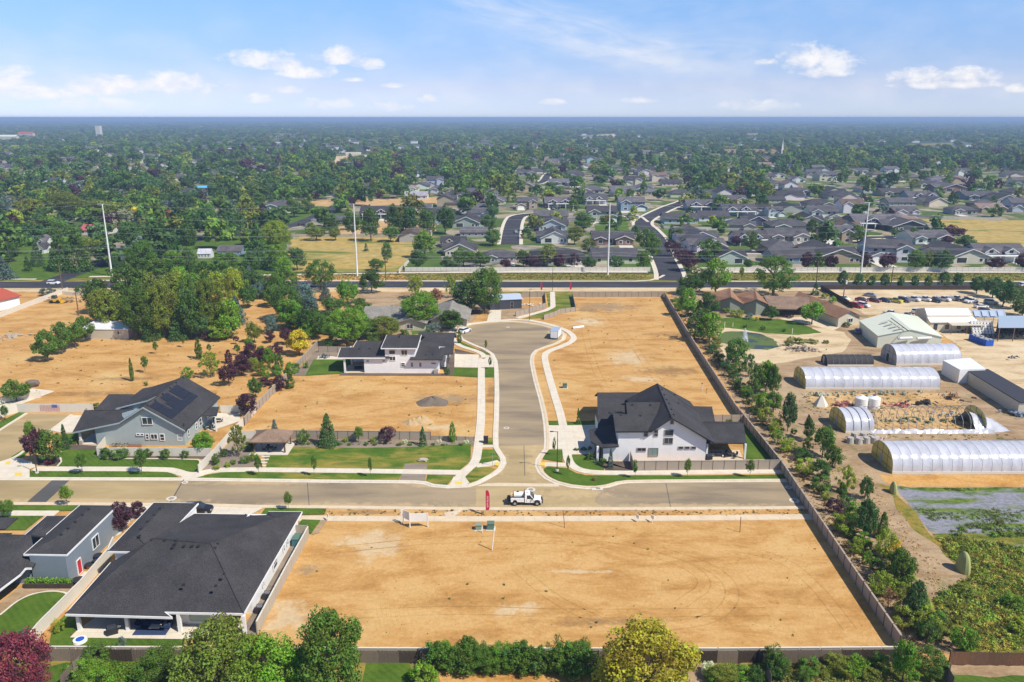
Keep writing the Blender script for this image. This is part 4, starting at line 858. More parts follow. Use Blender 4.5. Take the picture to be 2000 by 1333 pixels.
# --- the grey blue house (house A)
def house_a():
    t = thing('house', (-75, 155, 0), 'grey blue house with solar panels on its charcoal roof', 'house')
    wl = MB()
    wl.solid([(-82, 146.1, 3.4), (-76.6, 146.1, 4.7), (-71.8, 146.1, 7.9), (-64.5, 145.9, 3.4), (-64.4, 164, 3.4), (-71.6, 164.5, 7.9), (-76.8, 164.5, 5.6), (-80, 164.5, 4.9), (-80.2, 153.3, 4.9), (-77, 153.2, 5.0), (-82, 153, 3.6)], 0)
    wl.solid([(-86, 154.5, 3), (-78, 154.5, 3), (-78, 165.5, 3), (-86, 165.5, 3)], 0)
    wl.solid([(-82.0, 152, 4.6), (-78, 152, 4.6), (-78, 160, 3.8), (-82, 160, 3.8)], 0)
    wl.solid([(-80.1, 153.0, 4.9), (-72.6, 153.0, 7.3), (-72.6, 164, 7.3), (-80.1, 164, 4.9)], 4)
    wl.build('wall', M['siding_greyblue'], t)
    rf = MB(); th = .24
    E_ = [(-71.7, 145.5, 8.25), (-71.6, 165, 8.25), (-64.0, 165, 3.4), (-64.0, 145.4, 3.4)]
    rf.slab(E_, th); rf.slab([(-71.7, 145.5, 8.25), (-76.7, 145.5, 5.05), (-76.9, 153.2, 5.05), (-71.7, 153.2, 8.25)], th)
    rf.slab([(-71.6, 152.5, 8.2), (-74.0, 152.6, 7.1), (-80.6, 152.7, 5.35), (-80.8, 165, 5.35), (-74.5, 165, 6.6), (-71.5, 165, 8.2)], th)
    rf.slab([(-76.6, 145.45, 5.05), (-86.3, 145.7, 2.9), (-87.0, 152.2, 5.0), (-76.6, 151.8, 5.4)], th)
    rf.slab([(-76.6, 151.7, 5.4), (-87.0, 152.1, 5.0), (-87.0, 157, 3.2), (-76.6, 157, 3.4)], th)
    rf.slab([(-87.3, 154.0, 3.1), (-78.5, 154.0, 3.1), (-80.5, 163.2, 4.6), (-87.5, 163.4, 4.6)], th); rf.slab([(-87.5, 163.3, 4.6), (-80.5, 163.1, 4.6), (-80.5, 167, 3.1), (-87.4, 167, 3.1)], th)
    a, b_, c, d = P(396.5, 811.5, 3.1), P(404, 794.5, 3.3), P(428, 795, 3.0), P(423, 812, 2.9)
    rf.slab([a, b_, c, d], .2)
    roof = rf.build('roof', M['shingle_charcoal'], t)
    for q in [(330, 463), (500, 466), (690, 466), (935, 405), (1017, 350), (1097, 283), (1178, 216), (1245, 160), (1320, 105), (1325, 610), (1322, 628)]:
        pl = E_ if q[0] > 900 else [(-76.6, 145.45, 5.05), (-86.3, 145.7, 2.9), (-76.6, 151.8, 5.4)]
        vents(roof, [tuple(onplane(pl, 120 + q[0] / 5.553, 720 + q[1] / 5.553))])
    tr = MB(); fascia(tr, [(-86.3, 145.6, 2.9), (-76.7, 145.4, 5.05), (-71.7, 145.4, 8.25), (-64.0, 145.3, 3.4)]); fascia(tr, [(-80.7, 152.6, 5.35), (-74, 152.5, 7.1), (-72, 152.45, 8.1)])
    tr.build('fascia', MATS['siding_greyblue'], t)
    caps(t, [(E_[0], E_[1]), ((-76.6, 151.75, 5.4), (-87.0, 152.15, 5.0))])
    # solar array: three blocks in one slope, each panel a part
    o = t.location; base = Vector(E_[0]); ey = (Vector(E_[1]) - base).normalized(); ex = (Vector(E_[3]) - base).normalized(); nz = ex.cross(ey).normalized(); nz = nz if nz.z > 0 else -nz
    rot = Matrix((ex, ey, nz)).transposed().to_euler(); pm = MB().box((0, 0, 0), (1.62, .98, .04)).mesh('solar_panel', M['solar'])
    for r_ in range(4):
        for k in range(13):
            if r_ in (0,) and k in (3, 4, 8): continue
            if r_ == 1 and k in (3, 8): continue
            if r_ == 3 and k < 1: continue
            p = base + ex * (1.5 + r_ * 1.66) + ey * (1.8 + k * 1.02) + nz * .1
            if r_ < 3: obj('solar_panel', pm, t, tuple(p - o), rot)
    def W(x, y, w_, h_, st='double', g='glass_dark'):
        px, py = 120 + x / 5.553, 720 + y / 5.553; a = (px - 1000) / F; c = -(py - 666.5) / F; tt = 145.95 / (cp_ + c * sp_)
        window(t, a * tt, 145.98, CAMH + (-sp_ + c * cp_) * tt, w_, h_, 0, st, 'paint_white', g)
    W(930, 570, 1.9, 1.35); W(830, 717, .5, .3, 'plain'); W(873, 717, .5, .3, 'plain'); W(931, 740, .5, 1.0, 'sash'); W(1005, 740, 1.2, .95); W(1093, 747, .75, 1.25, 'sash'); W(1283, 748, .75, 1.25, 'sash')
    for y, w_, h_ in ((147.6, .7, 1.4), (151.6, .7, 1.2), (153.8, 1.2, 1.5), (158.2, 1.6, 1.7)): window(t, -64.36, y, 1.9, w_, h_, math.pi / 2, 'sash')
    column(t, -85.2, 146.3, 0, 2.9, .35); MB().box((-85.2, 146.3, .5), (.6, .6, 1.0)).build('column_base', M['stone'], t)
    column(t, -84.8, 151.5, 0, 3.6, .35); column(t, P(423, 843)[0], P(423, 843)[1], 0, 2.8, .25)
    MB().box((-83.8, 148.9, .1), (4, 5.4, .2)).build('porch_floor', M['concrete_plain'], t)
house_a()
table_set(410, 838, 'teal dining set on the patio of the grey blue house', 'fabric_teal', .06, 5, .9); table_set(425, 826, 'dark seats on the patio of the grey blue house', 'fabric_dark', .06, 3, .7)
for i, (x, c) in enumerate([(223, 'left'), (231, 'middle'), (246, 'right')]):
    X, Y, _ = P(x, 874); t = thing('bicycle', (X, Y, 0), 'small dark bicycle, the %s one by the grey blue wall' % c, 'bicycle', rz=.4)
    for s in (-.5, .5):
        pth = [(s + .3 * math.cos(a), 0, .32 + .3 * math.sin(a)) for a in [k * math.pi / 6 for k in range(13)]]
        obj('wheel', MB().tube(pth, .04, 4).mesh('wheel', M['rubber']), t)
    obj('frame', MB().tube([(-.5, 0, .32), (-.15, 0, .75), (.4, 0, .78), (.5, 0, .32)], .035, 5).tube([(-.15, 0, .75), (0, 0, .3), (.4, 0, .78)], .035, 5).mesh('frame', M['steel_dark']), t)
    obj('saddle', MB().box((-.18, 0, .82), (.28, .12, .06)).mesh('saddle', M['rubber']), t); obj('handlebar', MB().box((.42, 0, .95), (.05, .5, .05)).mesh('handlebar', M['steel_dark']), t)
X, Y, _ = P(264, 873); t = thing('planter_box', (X, Y, 0), 'long reddish brown planter box against the grey blue wall', 'planter'); obj('box', MB().box((0, 0, .22), (2.6, .5, .44)).mesh('box', M['terracotta']), t); obj('soil', MB().box((0, 0, .45), (2.4, .36, .06)).mesh('soil', M['pile_dark']), t)
# --- the big grey roof at bottom left (house D)
def house_d():
    t = thing('house', (-44, 98, 0), 'large low house with a broad charcoal hip roof and covered patio at bottom left', 'house')
    H0 = 2.85
    def at(px, py, z): return P(px, py, z)
    sw, ns, nt_, se, ne = at(127, 1200, H0), at(336, 1206, H0), at(322, 1196, H0 + .12), at(476, 1199, H0 + .12), at(590, 1000, H0)
    r1, r2, r3 = at(300, 1052, 6.2), at(412, 1062, 6.7), at(538, 1012, 5.0)
    wl = MB()
    x0, x1, y0, y1 = sw[0] + .8, se[0] - .5, 89.5, ne[1] - .8
    wl.solid([(x0 + 5.5, 92.5, H0), (-42.6, 92.5, H0), (-42.6, 88.2, H0), (-36.8, 88.2, H0), (-36.8, 90.6, H0), (x1, 90.6, H0), (x1 + .4, y1, H0), (-47, y1, H0), (-47, 109, H0), (x0 + .3, 109, H0), (x0, 93, H0)], 0)
    wl.solid([(-55.2, 98.6, 4.5), (-49.5, 98.6, 4.5), (-49.0, 112, 4.5), (-55.0, 112, 4.5)], 0)
    wl.build('wall', M['siding_white'], t)
    rf = MB(); th = .25
    S_ = [sw, ns, nt_, se, r2, r1]
    rf.slab([sw, ns, (ns[0], ns[1] + .01, ns[2]), nt_, r2, r1], th); rf.slab([nt_, se, r2], th); rf.slab([se, ne, r3, r2], th)
    nw1, nw2, n3, n4 = at(380, 1003.5, 4.1), at(480, 1005, 3.4), at(488, 1007, 3.3), at(520, 1006, 3.3)
    n5 = at(524, 999.5, 3.0)
    rf.slab([r2, r3, n5, n4, n3, nw2], th); rf.slab([r1, r2, nw2, nw1], th)
    rf.slab([sw, r1, nw1, at(340, 1040, 4.2), at(216, 1099, 4.0)], th); rf.slab([r3, ne, n5], th)
    U0 = 4.65
    a, b_, c, d = at(209, 1077.5, U0), at(300, 982, U0), at(387.5, 983, U0), at(297, 1079, U0)
    m1, m2 = Vector(a).lerp(Vector(d), .45), Vector(b_).lerp(Vector(c), .45); k1, k2 = m1.lerp(m2, .2), m1.lerp(m2, .82); k1.z = k2.z = 5.5
    rf.slab([a, d, tuple(k1)], th); rf.slab([d, c, tuple(k2), tuple(k1)], th); rf.slab([c, b_, tuple(k2)], th); rf.slab([b_, a, tuple(k1), tuple(k2)], th)
    roof = rf.build('roof', M['shingle_charcoal'], t)
    tr = MB(); fascia(tr, [a, d]); fascia(tr, [b_, a]); fascia(tr, [d, c]); fascia(tr, [c, b_]); fascia(tr, [sw, ns, nt_, se, ne, n5], .26); fascia(tr, [at(216, 1099, 4.0), sw]); fascia(tr, [nw1, nw2]); fascia(tr, [at(488, 1004, 3.6), at(471, 1028, 4.4)], .1, .18)
    tr.build('fascia', M['paint_white'], t)
    k = 3.808
    for q in [(810, 93), (767, 140), (717, 190), (668, 245), (657, 297)]: vents(roof, [tuple(onplane([a, tuple(k1), tuple(k2)], 100 + q[0] / k, 970 + q[1] / k))])
    for q in [(743, 328), (845, 328), (930, 330), (920, 358), (903, 382), (987, 373), (1047, 373), (1095, 373), (985, 660), (1225, 668), (1287, 580)]: vents(roof, [tuple(onplane([sw, r2, r1], 100 + q[0] / k, 970 + q[1] / k))])
    for q in [(1238, 356), (1217, 388), (1572, 270), (1590, 238), (1617, 200), (1720, 153)]: vents(roof, [tuple(onplane([se, ne, r2], 100 + q[0] / k, 970 + q[1] / k))])
    caps(t, [(r1, r2), (r2, r3), (r2, se), (sw, r1), (r2, nw2), (tuple(k1), tuple(k2)), (tuple(k1), a), (tuple(k1), d), (tuple(k2), c)])
    for px, py in ((157, 1233), (251, 1233), (353, 1236), (479, 1240)):
        x, y, _ = P(px, py - 1); column(t, x, y, 0, H0 - .15, .42)
    window(t, -39.7, 88.14, 1.45, 2.7, 1.7, 0, 'plain', 'paint_white', 'glass_pale'); window(t, -52, 92.44, 1.4, 2.4, 2.0, 0, 'double', 'trim_dark'); window(t, -46.5, 92.44, 1.4, 2.4, 2.0, 0, 'double', 'trim_dark')
    for y, w_, h_ in ((106.2, .5, 1.0), (104.4, .5, 1.0), (100.2, 1.6, 1.3), (95, .5, .6)): window(t, x1 + .12 + (y - 90.6) * .018, y, 1.6, w_, h_, math.pi / 2, 'sash')
house_d()
sofa(300, 1222, 2.3, 'dark sofa at the back of the big covered patio', 'fabric_navy', 0, .12); sofa(272, 1226, 1.2, 'dark armchair left on the big covered patio', 'fabric_navy', 1.6, .12); sofa(330, 1226, 1.2, 'dark armchair right on the big covered patio', 'fabric_navy', -1.6, .12)
x, y, _ = P(298, 1232); t = thing('rug', (x, y, .121), 'dark blue rug under the patio seats of the big grey roofed house', 'rug'); obj('weave', MB().box((0, 0, .012), (4.2, 2.2, .02)).mesh('weave', M['fabric_navy']), t)
x, y, _ = P(304, 1231); t = thing('coffee_table', (x, y, .15), 'pale low table on the dark blue patio rug', 'table'); obj('tabletop', MB().box((0, 0, .4), (1.3, .8, .08)).mesh('tabletop', M['concrete_plain']), t)
for a in (-.5, .5):
    for c in (-.3, .3): obj('leg', MB().box((a, c, .2), (.07, .07, .36)).mesh('leg', M['steel_dark']), t)
grill(220, 1240, 'small dark grill at the edge of the pale patio', .12, .5)
x, y, _ = P(157, 1254); t = thing('trampoline', (x, y, 0), 'small round fire bowl or trampoline with blue centre on the bottom left lawn', 'trampoline')
def disc(r, z, n=20, r0=0): return [(r * math.cos(2 * math.pi * k / n), r * math.sin(2 * math.pi * k / n), z) for k in range(n)]
obj('rim', MB().prism(disc(.85, .1), disc(.8, .4)).mesh('rim', M['plastic_white']), t); obj('mat', MB().prism(disc(.5, .41), disc(.5, .43)).mesh('mat', M['plastic_blue']), t)
for i, (px, py, l) in enumerate([(527, 1156, 'first'), (512, 1183, 'second')]):
    x, y, _ = P(px - 4, py + 14); t = thing('air_conditioner', (x, y, 0), 'dark utility box in the narrow side yard, the %s from the street' % l, 'utility box'); obj('casing', MB().box((0, 0, .5), (.95, .95, 1.0)).mesh('casing', M['steel_dark']), t); obj('fan_grille', MB().prism(disc(.38, 1.0), disc(.38, 1.05)).mesh('fan_grille', M['steel']), t)
x, y, _ = P(580, 1062); t = thing('utility_trailer', (x, y, 0), 'teal covered bin in the side yard near the pavement', 'bin'); obj('body', MB().box((0, 0, .6), (1.1, 2.2, 1.1), taper=.85).mesh('body', M['fabric_teal']), t); obj('lid', MB().box((0, 0, 1.2), (1.0, 2.0, .1)).mesh('lid', M['plastic_green']), t)
# --- the slate blue house at the left edge (house E)
def house_e():
    t = thing('house', (-70, 103, 0), 'slate blue house with charcoal roof and red side door at the left edge', 'house')
    U0 = 4.45; a, b_, c, d = P(46, 1083, U0), P(156, 987, U0), P(229, 988, U0), P(130.5, 1084, U0)
    wl = MB(); wl.solid([(a[0] + .8, 97.7, U0 - .15), (-61.4, 97.4, U0 - .15), (-61.3, 112.2, U0 - .15), (a[0] + .8, 112.2, U0 - .15)], 0)
    wl.solid([(-90, 93, 2.8), (-69.6, 93, 2.8), (-69.6, 97.6, 2.8), (-66.8, 97.6, 2.8), (-66.8, 109, 2.8), (-72.5, 109, 2.8), (-72.5, 103, 2.8), (-90, 103, 2.8)], 0); wl.build('wall', M['siding_slate'], t)
    rf = MB(); th = .25; m1, m2 = Vector(a).lerp(Vector(d), .5), Vector(b_).lerp(Vector(c), .5); k1, k2 = m1.lerp(m2, .2), m1.lerp(m2, .85); k1.z = k2.z = 5.35; k1, k2 = tuple(k1), tuple(k2)
    rf.slab([a, d, k1], th); rf.slab([d, c, k2, k1], th); rf.slab([c, b_, k2], th); rf.slab([b_, a, k1, k2], th)
    e = 2.95; s1, s2, s3, s4 = P(62, 1110, e), P(50, 1110, e), P(40, 1122, e), P(0, 1152, e); s5 = P(-90, 1230, e)
    r0, r1 = P(60, 1045, 5.1), P(-120, 1062, 5.1)
    rf.slab([s5, s4, s3, s2, r0, r1], th); rf.slab([s1, (s1[0], 98, e + .3), r0, s2], th)
    n1, n2, n3, n4 = P(131, 1008, 4.2), P(91, 1008, 3.6), P(36, 1056, 3.7), P(52, 1041, 3.6)
    rf.slab([n1, n2, n3, r0, P(100, 1050, 4.4)], th); rf.slab([n3, P(0, 1041, 3.6), P(-120, 1041, 3.6), r1, r0], th)
    roof = rf.build('roof', M['shingle_charcoal'], t)
    tr = MB(); fascia(tr, [a, d]); fascia(tr, [d, c]); fascia(tr, [b_, a]); fascia(tr, [n2, n3]); fascia(tr, [s5, s4, s3, s2, s1]); tr.build('fascia', M['paint_white'], t)
    k = 8.333
    for q in [(1447, 300), (1343, 393), (1227, 507), (1107, 610), (993, 713)]: vents(roof, [tuple(onplane([d, c, k2], q[0] / k, 960 + q[1] / k))])
    window(t, -61.3, 104.9, 2.3, 1.7, 1.7, math.pi / 2, 'double'); dd = window(t, -61.33, 100.1, 1.15, .95, 2.1, math.pi / 2, 'plain', 'paint_white', 'red_paint', 'door')
    window(t, -69.55, 95.4, 1.5, 1.5, 1.5, math.pi / 2, 'double')
    MB().slab([P(-80, 1011, 3.6), P(35, 1011, 3.6), P(9, 1034, 3.0), P(-80, 1034, 3.0)], .2).build('porch_roof', M['shingle_charcoal'], t)
house_e()
x, y, _ = P(97, 1148); t = thing('raised_planter', (x, y, 0), 'dark wooden raised bed full of vegetables below the slate blue wall', 'planter')
for k in range(4): obj('plank_box', MB().box((-2.5 + k * 1.62, 0, .4), (1.55, .9, .8)).mesh('plank_box', M['wood_dark']), t)
for px, py, l, mm, r in [(153, 1140, 'dark round pot by the red door', 'trim_dark', .75), (193, 1092, 'blue covered round pot by the slate blue wall', 'plastic_blue', .6), (176, 1110, 'orange flower pot between the red door and the window', 'terracotta', .6), (189, 1104, 'green leafy pot below the white framed window', 'plastic_green', .6)]:
    x, y, _ = P(px, py); t = thing('plant_pot', (x, y, 0), l, 'pot'); obj('pot', MB().prism(disc(r * .7, 0), disc(r, .6)).mesh('pot', M[mm]), t); obj('rim', MB().prism(disc(r * 1.06, .6), disc(r * 1.06, .68)).mesh('rim', M['trim_dark']), t)
# person in the garden at the left: light hat and blue clothes is a garden ornament sized figure
# --- generic gabled houses for the districts beyond the main road
def gable(rf, wl, x0, x1, y0, y1, e, pitch, ax, oh=.5, th=.22, base=0.):
    if ax == 'x':
        ym = (y0 + y1) / 2; r = e + (y1 - y0) / 2 * pitch; eo = e - oh * pitch
        rf.slab([(x0 - oh, y0 - oh, eo), (x1 + oh, y0 - oh, eo), (x1 + oh, ym, r), (x0 - oh, ym, r)], th); rf.slab([(x0 - oh, ym, r), (x1 + oh, ym, r), (x1 + oh, y1 + oh, eo), (x0 - oh, y1 + oh, eo)], th)
        wl.prism([(x0, y0, base), (x0, y1, base), (x0, y1, e - .1), (x0, ym, r - th - .02), (x0, y0, e - .1)], [(x1, y0, base), (x1, y1, base), (x1, y1, e - .1), (x1, ym, r - th - .02), (x1, y0, e - .1)])
    else:
        xm = (x0 + x1) / 2; r = e + (x1 - x0) / 2 * pitch; eo = e - oh * pitch
        rf.slab([(x0 - oh, y0 - oh, eo), (xm, y0 - oh, r), (xm, y1 + oh, r), (x0 - oh, y1 + oh, eo)], th); rf.slab([(xm, y0 - oh, r), (x1 + oh, y0 - oh, eo), (x1 + oh, y1 + oh, eo), (xm, y1 + oh, r)], th)
        wl.prism([(x0, y0, base), (x1, y0, base), (x1, y0, e - .1), (xm, y0, r - th - .02), (x0, y0, e - .1)], [(x0, y1, base), (x1, y1, base), (x1, y1, e - .1), (xm, y1, r - th - .02), (x0, y1, e - .1)])
    return r
def hip(rf, x0, x1, y0, y1, e, pitch, oh=.5, th=.22):
    x0 -= oh; x1 += oh; y0 -= oh; y1 += oh; hw = min(x1 - x0, y1 - y0) / 2; r = e + hw * pitch
    if x1 - x0 > y1 - y0: a, c = (x0 + hw, (y0 + y1) / 2, r), (x1 - hw, (y0 + y1) / 2, r)
    else: a, c = ((x0 + x1) / 2, y0 + hw, r), ((x0 + x1) / 2, y1 - hw, r)
    if x1 - x0 > y1 - y0:
        rf.slab([(x0, y0, e), (x1, y0, e), c, a], th); rf.slab([(x0, y1, e), (x1, y1, e), c, a], th); rf.slab([(x0, y0, e), (x0, y1, e), a], th); rf.slab([(x1, y0, e), (x1, y1, e), c], th)
    else:
        rf.slab([(x0, y0, e), (x0, y1, e), c, a], th); rf.slab([(x1, y0, e), (x1, y1, e), c, a], th); rf.slab([(x0, y0, e), (x1, y0, e), a], th); rf.slab([(x0, y1, e), (x1, y1, e), c], th)
    return r
def trims(tr, x0, x1, y, e, r, oh=.5):
    xm = (x0 + x1) / 2; p = (r - e) / ((x1 - x0) / 2)
    fascia(tr, [(x0 - oh, y - oh - .02, e - oh * p), (xm, y - oh - .02, r), (x1 + oh, y - oh - .02, e - oh * p)])
TEMPL = {}
def template(kind, mx=1):
    """house built round its own front edge; south face at y=0, width 16 along x"""
    wl, rf, tr = MB(), MB(), MB(); wins = []; gar = []
    s = lambda x: x * mx
    def g(x0, x1, *a, **k):
        x0, x1 = sorted((s(x0), s(x1))); return gable(rf, wl, x0, x1, *a, **k)
    if kind == 'ranch':
        g(-8, 8, 2, 13, 3.0, .42, 'x'); r = g(1, 7.5, 0, 8, 2.95, .45, 'y'); trims(tr, *sorted((s(1), s(7.5))), 0, 2.95, r)
        r = g(-7, -3, 1, 6, 2.9, .45, 'y'); trims(tr, *sorted((s(-7), s(-3))), 1, 2.9, r)
        wins += [(s(2.8), 0, 1.5, 1.2, 1.3), (s(5.6), 0, 1.5, 1.2, 1.3), (s(-5), 1, 1.5, 1.6, 1.3), (s(-1), 2, 1.5, 1.5, 1.8)]
    elif kind == 'hip':
        wl.box((0, 6.5, 1.45), (16, 11, 2.9)); hip(rf, -8, 8, 1, 12, 2.9, .42); r = g(s(1) * mx, s(6.5) * mx, 0, 7, 2.85, .42, 'y'); trims(tr, *sorted((s(1), s(6.5))), 0, 2.85, r)
        wins += [(s(3), 0, 1.4, 1, 1.2), (s(4.9), 0, 1.4, 1, 1.2), (s(-3), 1, 1.3, 2.4, 1.9), (s(-6), 1, 1.5, 1.2, 1.2)]
    elif kind == 'long':
        g(-8, 8, 0, 11, 2.9, .42, 'x'); wins += [(s(x), 0, 1.5, 1.2, 1.1) for x in (-6, -2.4, 1.5, 5.2)]
    elif kind == 'gable':
        r = g(-6.5, 6.5, 0, 17, 2.9, .46, 'y'); trims(tr, -6.5, 6.5, 0, 2.9, r); wins += [(s(-3), 0, 1.5, 3.2, 2.0), (s(3.4), 0, 1.5, 1.0, 1.2), (s(5), 0, 1.5, .8, 1.2)]; g(-8, 8, 5, 14, 2.9, .4, 'x')
    elif kind == 'two':
        g(-7, 7, 1.5, 11, 5.6, .5, 'x'); r = g(-6.4, -1.2, 0, 7, 5.5, .55, 'y'); trims(tr, *sorted((s(-6.4), s(-1.2))), 0, 5.5, r)
        r = g(1.2, 8, -1.5, 6, 2.8, .5, 'y'); trims(tr, *sorted((s(1.2), s(8))), -1.5, 2.8, r)
        wins += [(s(-3.8), 0, 4.3, 1.6, 1.3), (s(-3.8), 0, 1.5, 1.8, 1.3), (s(2.4), 1.5, 4.7, 1.1, 1.1), (s(5), 1.5, 4.7, 1.1, 1.1)]; gar += [(s(4.6), -1.5)]
    elif kind == 'twogable':
        g(-8, 8, 1, 12, 3.3, .55, 'x'); 
        for x in (-4.2, 2.4):
            r = g(x - 1.9, x + 1.9, .6, 6, 4.2, .7, 'y'); trims(tr, *sorted((s(x - 1.9), s(x + 1.9))), .6, 4.2, r); wins.append((s(x), .6, 4.1, 1.3, 1.1))
        tr.box((0, -.6, 2.75), (14, 1.8, .2)); [tr.box((s(x), -1.3, 1.35), (.25, .25, 2.7)) for x in (-6.5, -2, 2.5, 6.5)]
        wins += [(s(-5), 1, 1.4, 1.4, 1.5), (s(4), 1, 1.4, 1.4, 1.5), (s(-.5), 1, 1.2, 1, 2.1)]
    me = dict(wall=wl.mesh('wall', M['siding_any']), roof=rf.mesh('roof', M['shingle_far']))
    if tr.v: me['fascia'] = tr.mesh('fascia', M['paint_white'])
    return me, wins, gar
def shingle_far():
    shingle('shingle_far', (.075, .075, .085)); m = M['shingle_far']; n = NB(m.node_tree); p = m.node_tree.nodes['Principled BSDF']
    old = p.inputs['Base Color'].links[0].from_socket; oi = n.n('ShaderNodeObjectInfo'); sc_ = n.mix(1., old, oi.outputs['Color'], 'MULTIPLY')
    n.l(sc_, p.inputs['Base Color'])
shingle_far()
DRV = MB().box((0, 0, 0), (5.4, 8, .12)).mesh('driveway', M['concrete_plain'])
GD = MB().box((0, -.03, 1.15), (4.6, .1, 2.2)).mesh('garage_door', M['paint_white'])
LANDM = [('golden field', 690, 500), ('side street', 1290, 480), ('dark side street', 1000, 450), ('second white pole', 697, 480), ('third white pole', 1188, 480), ('fourth white pole', 1686, 470), ('first white pole', 212, 470),
         ('steeple', 1527, 290), ('far tower', 195, 260), ('dry field at right', 1950, 450), ('red roof', 183, 452), ('yellow house', 1437, 395)]
HCOL = {'cream': (.60, .55, .43), 'white': (.66, .66, .64), 'grey': (.38, .38, .36), 'blue': (.20, .29, .37), 'light blue': (.40, .50, .56), 'navy': (.05, .07, .12), 'tan': (.42, .33, .23), 'teal': (.13, .22, .22), 'brown': (.24, .15, .11),
        'yellow': (.65, .48, .10), 'pale green': (.42, .47, .40), 'dark': (.08, .085, .09)}
RCOL = {'charcoal': (.9, .87, .85), 'grey': (1.3, 1.22, 1.18), 'tan': (3.0, 2.4, 1.8), 'red': (4.2, 1.0, .9), 'brown': (2.2, 1.6, 1.2), 'cyan': (1.5, 5, 7.5), 'pale': (6, 6, 6), 'sand': (5.5, 4.6, 3.4)}
HOUSES = []
_hk = {}
SEEN_LABELS = {}
def uniq(lbl):
    SEEN_LABELS[lbl] = SEEN_LABELS.get(lbl, 0) + 1
    return lbl
def house(px, py, wpx, kind, wallc, roofc='charcoal', yaw=0., depth=1., hz=1., parts=True):
    x, y, _ = P(px, py); s_ = wpx / scale_at(px, py) / 15.2; depth *= 1.1; mx = 1 if random.random() < .5 else -1
    if (kind, mx) not in _hk: _hk[(kind, mx)] = template(kind, mx)
    me, wins, gar = _hk[(kind, mx)]
    t = thing('house', (x, y, 0), None, 'house', 'houses beyond the main road', yaw); t.scale = (s_, s_ * depth, max(.8, min(1.15, s_)) * hz)
    wc = tuple(v * random.uniform(.9, 1.08) for v in HCOL[wallc]); f = random.uniform(.65, 1.35); rc = tuple(v * f for v in RCOL[roofc])
    if parts and kind in ('ranch', 'two', 'hip', 'twogable'): obj('driveway', DRV, t, (random.choice((4.6, -4.6)), -4.2, .1))
    for nm, m_ in me.items():
        o = obj(nm, m_, t); o.color = (*(rc if nm == 'roof' else wc), 1)
    if parts:
        for (wx, wy, wz, ww, wh) in wins:
            key = (ww, wh)
            if key not in WCACHE: WCACHE[key] = MB().box((0, -.02, 0), (ww, .08, wh)).mesh('window', M['glass_dark']), MB().box((0, -.0, 0), (ww + .3, .08, wh + .3)).mesh('frame', M['paint_white'])
            ob = obj('window', WCACHE[key][0], t, (wx, wy, wz)); obj('frame', WCACHE[key][1], ob)
        for gx, gy in gar: obj('garage_door', GD, t, (gx, gy, 0))
    HOUSES.append(dict(t=t, px=px, py=py, wall=wallc, roof=roofc, kind=kind, r=s_ * 11, x=x, y=y + 5))
    return t
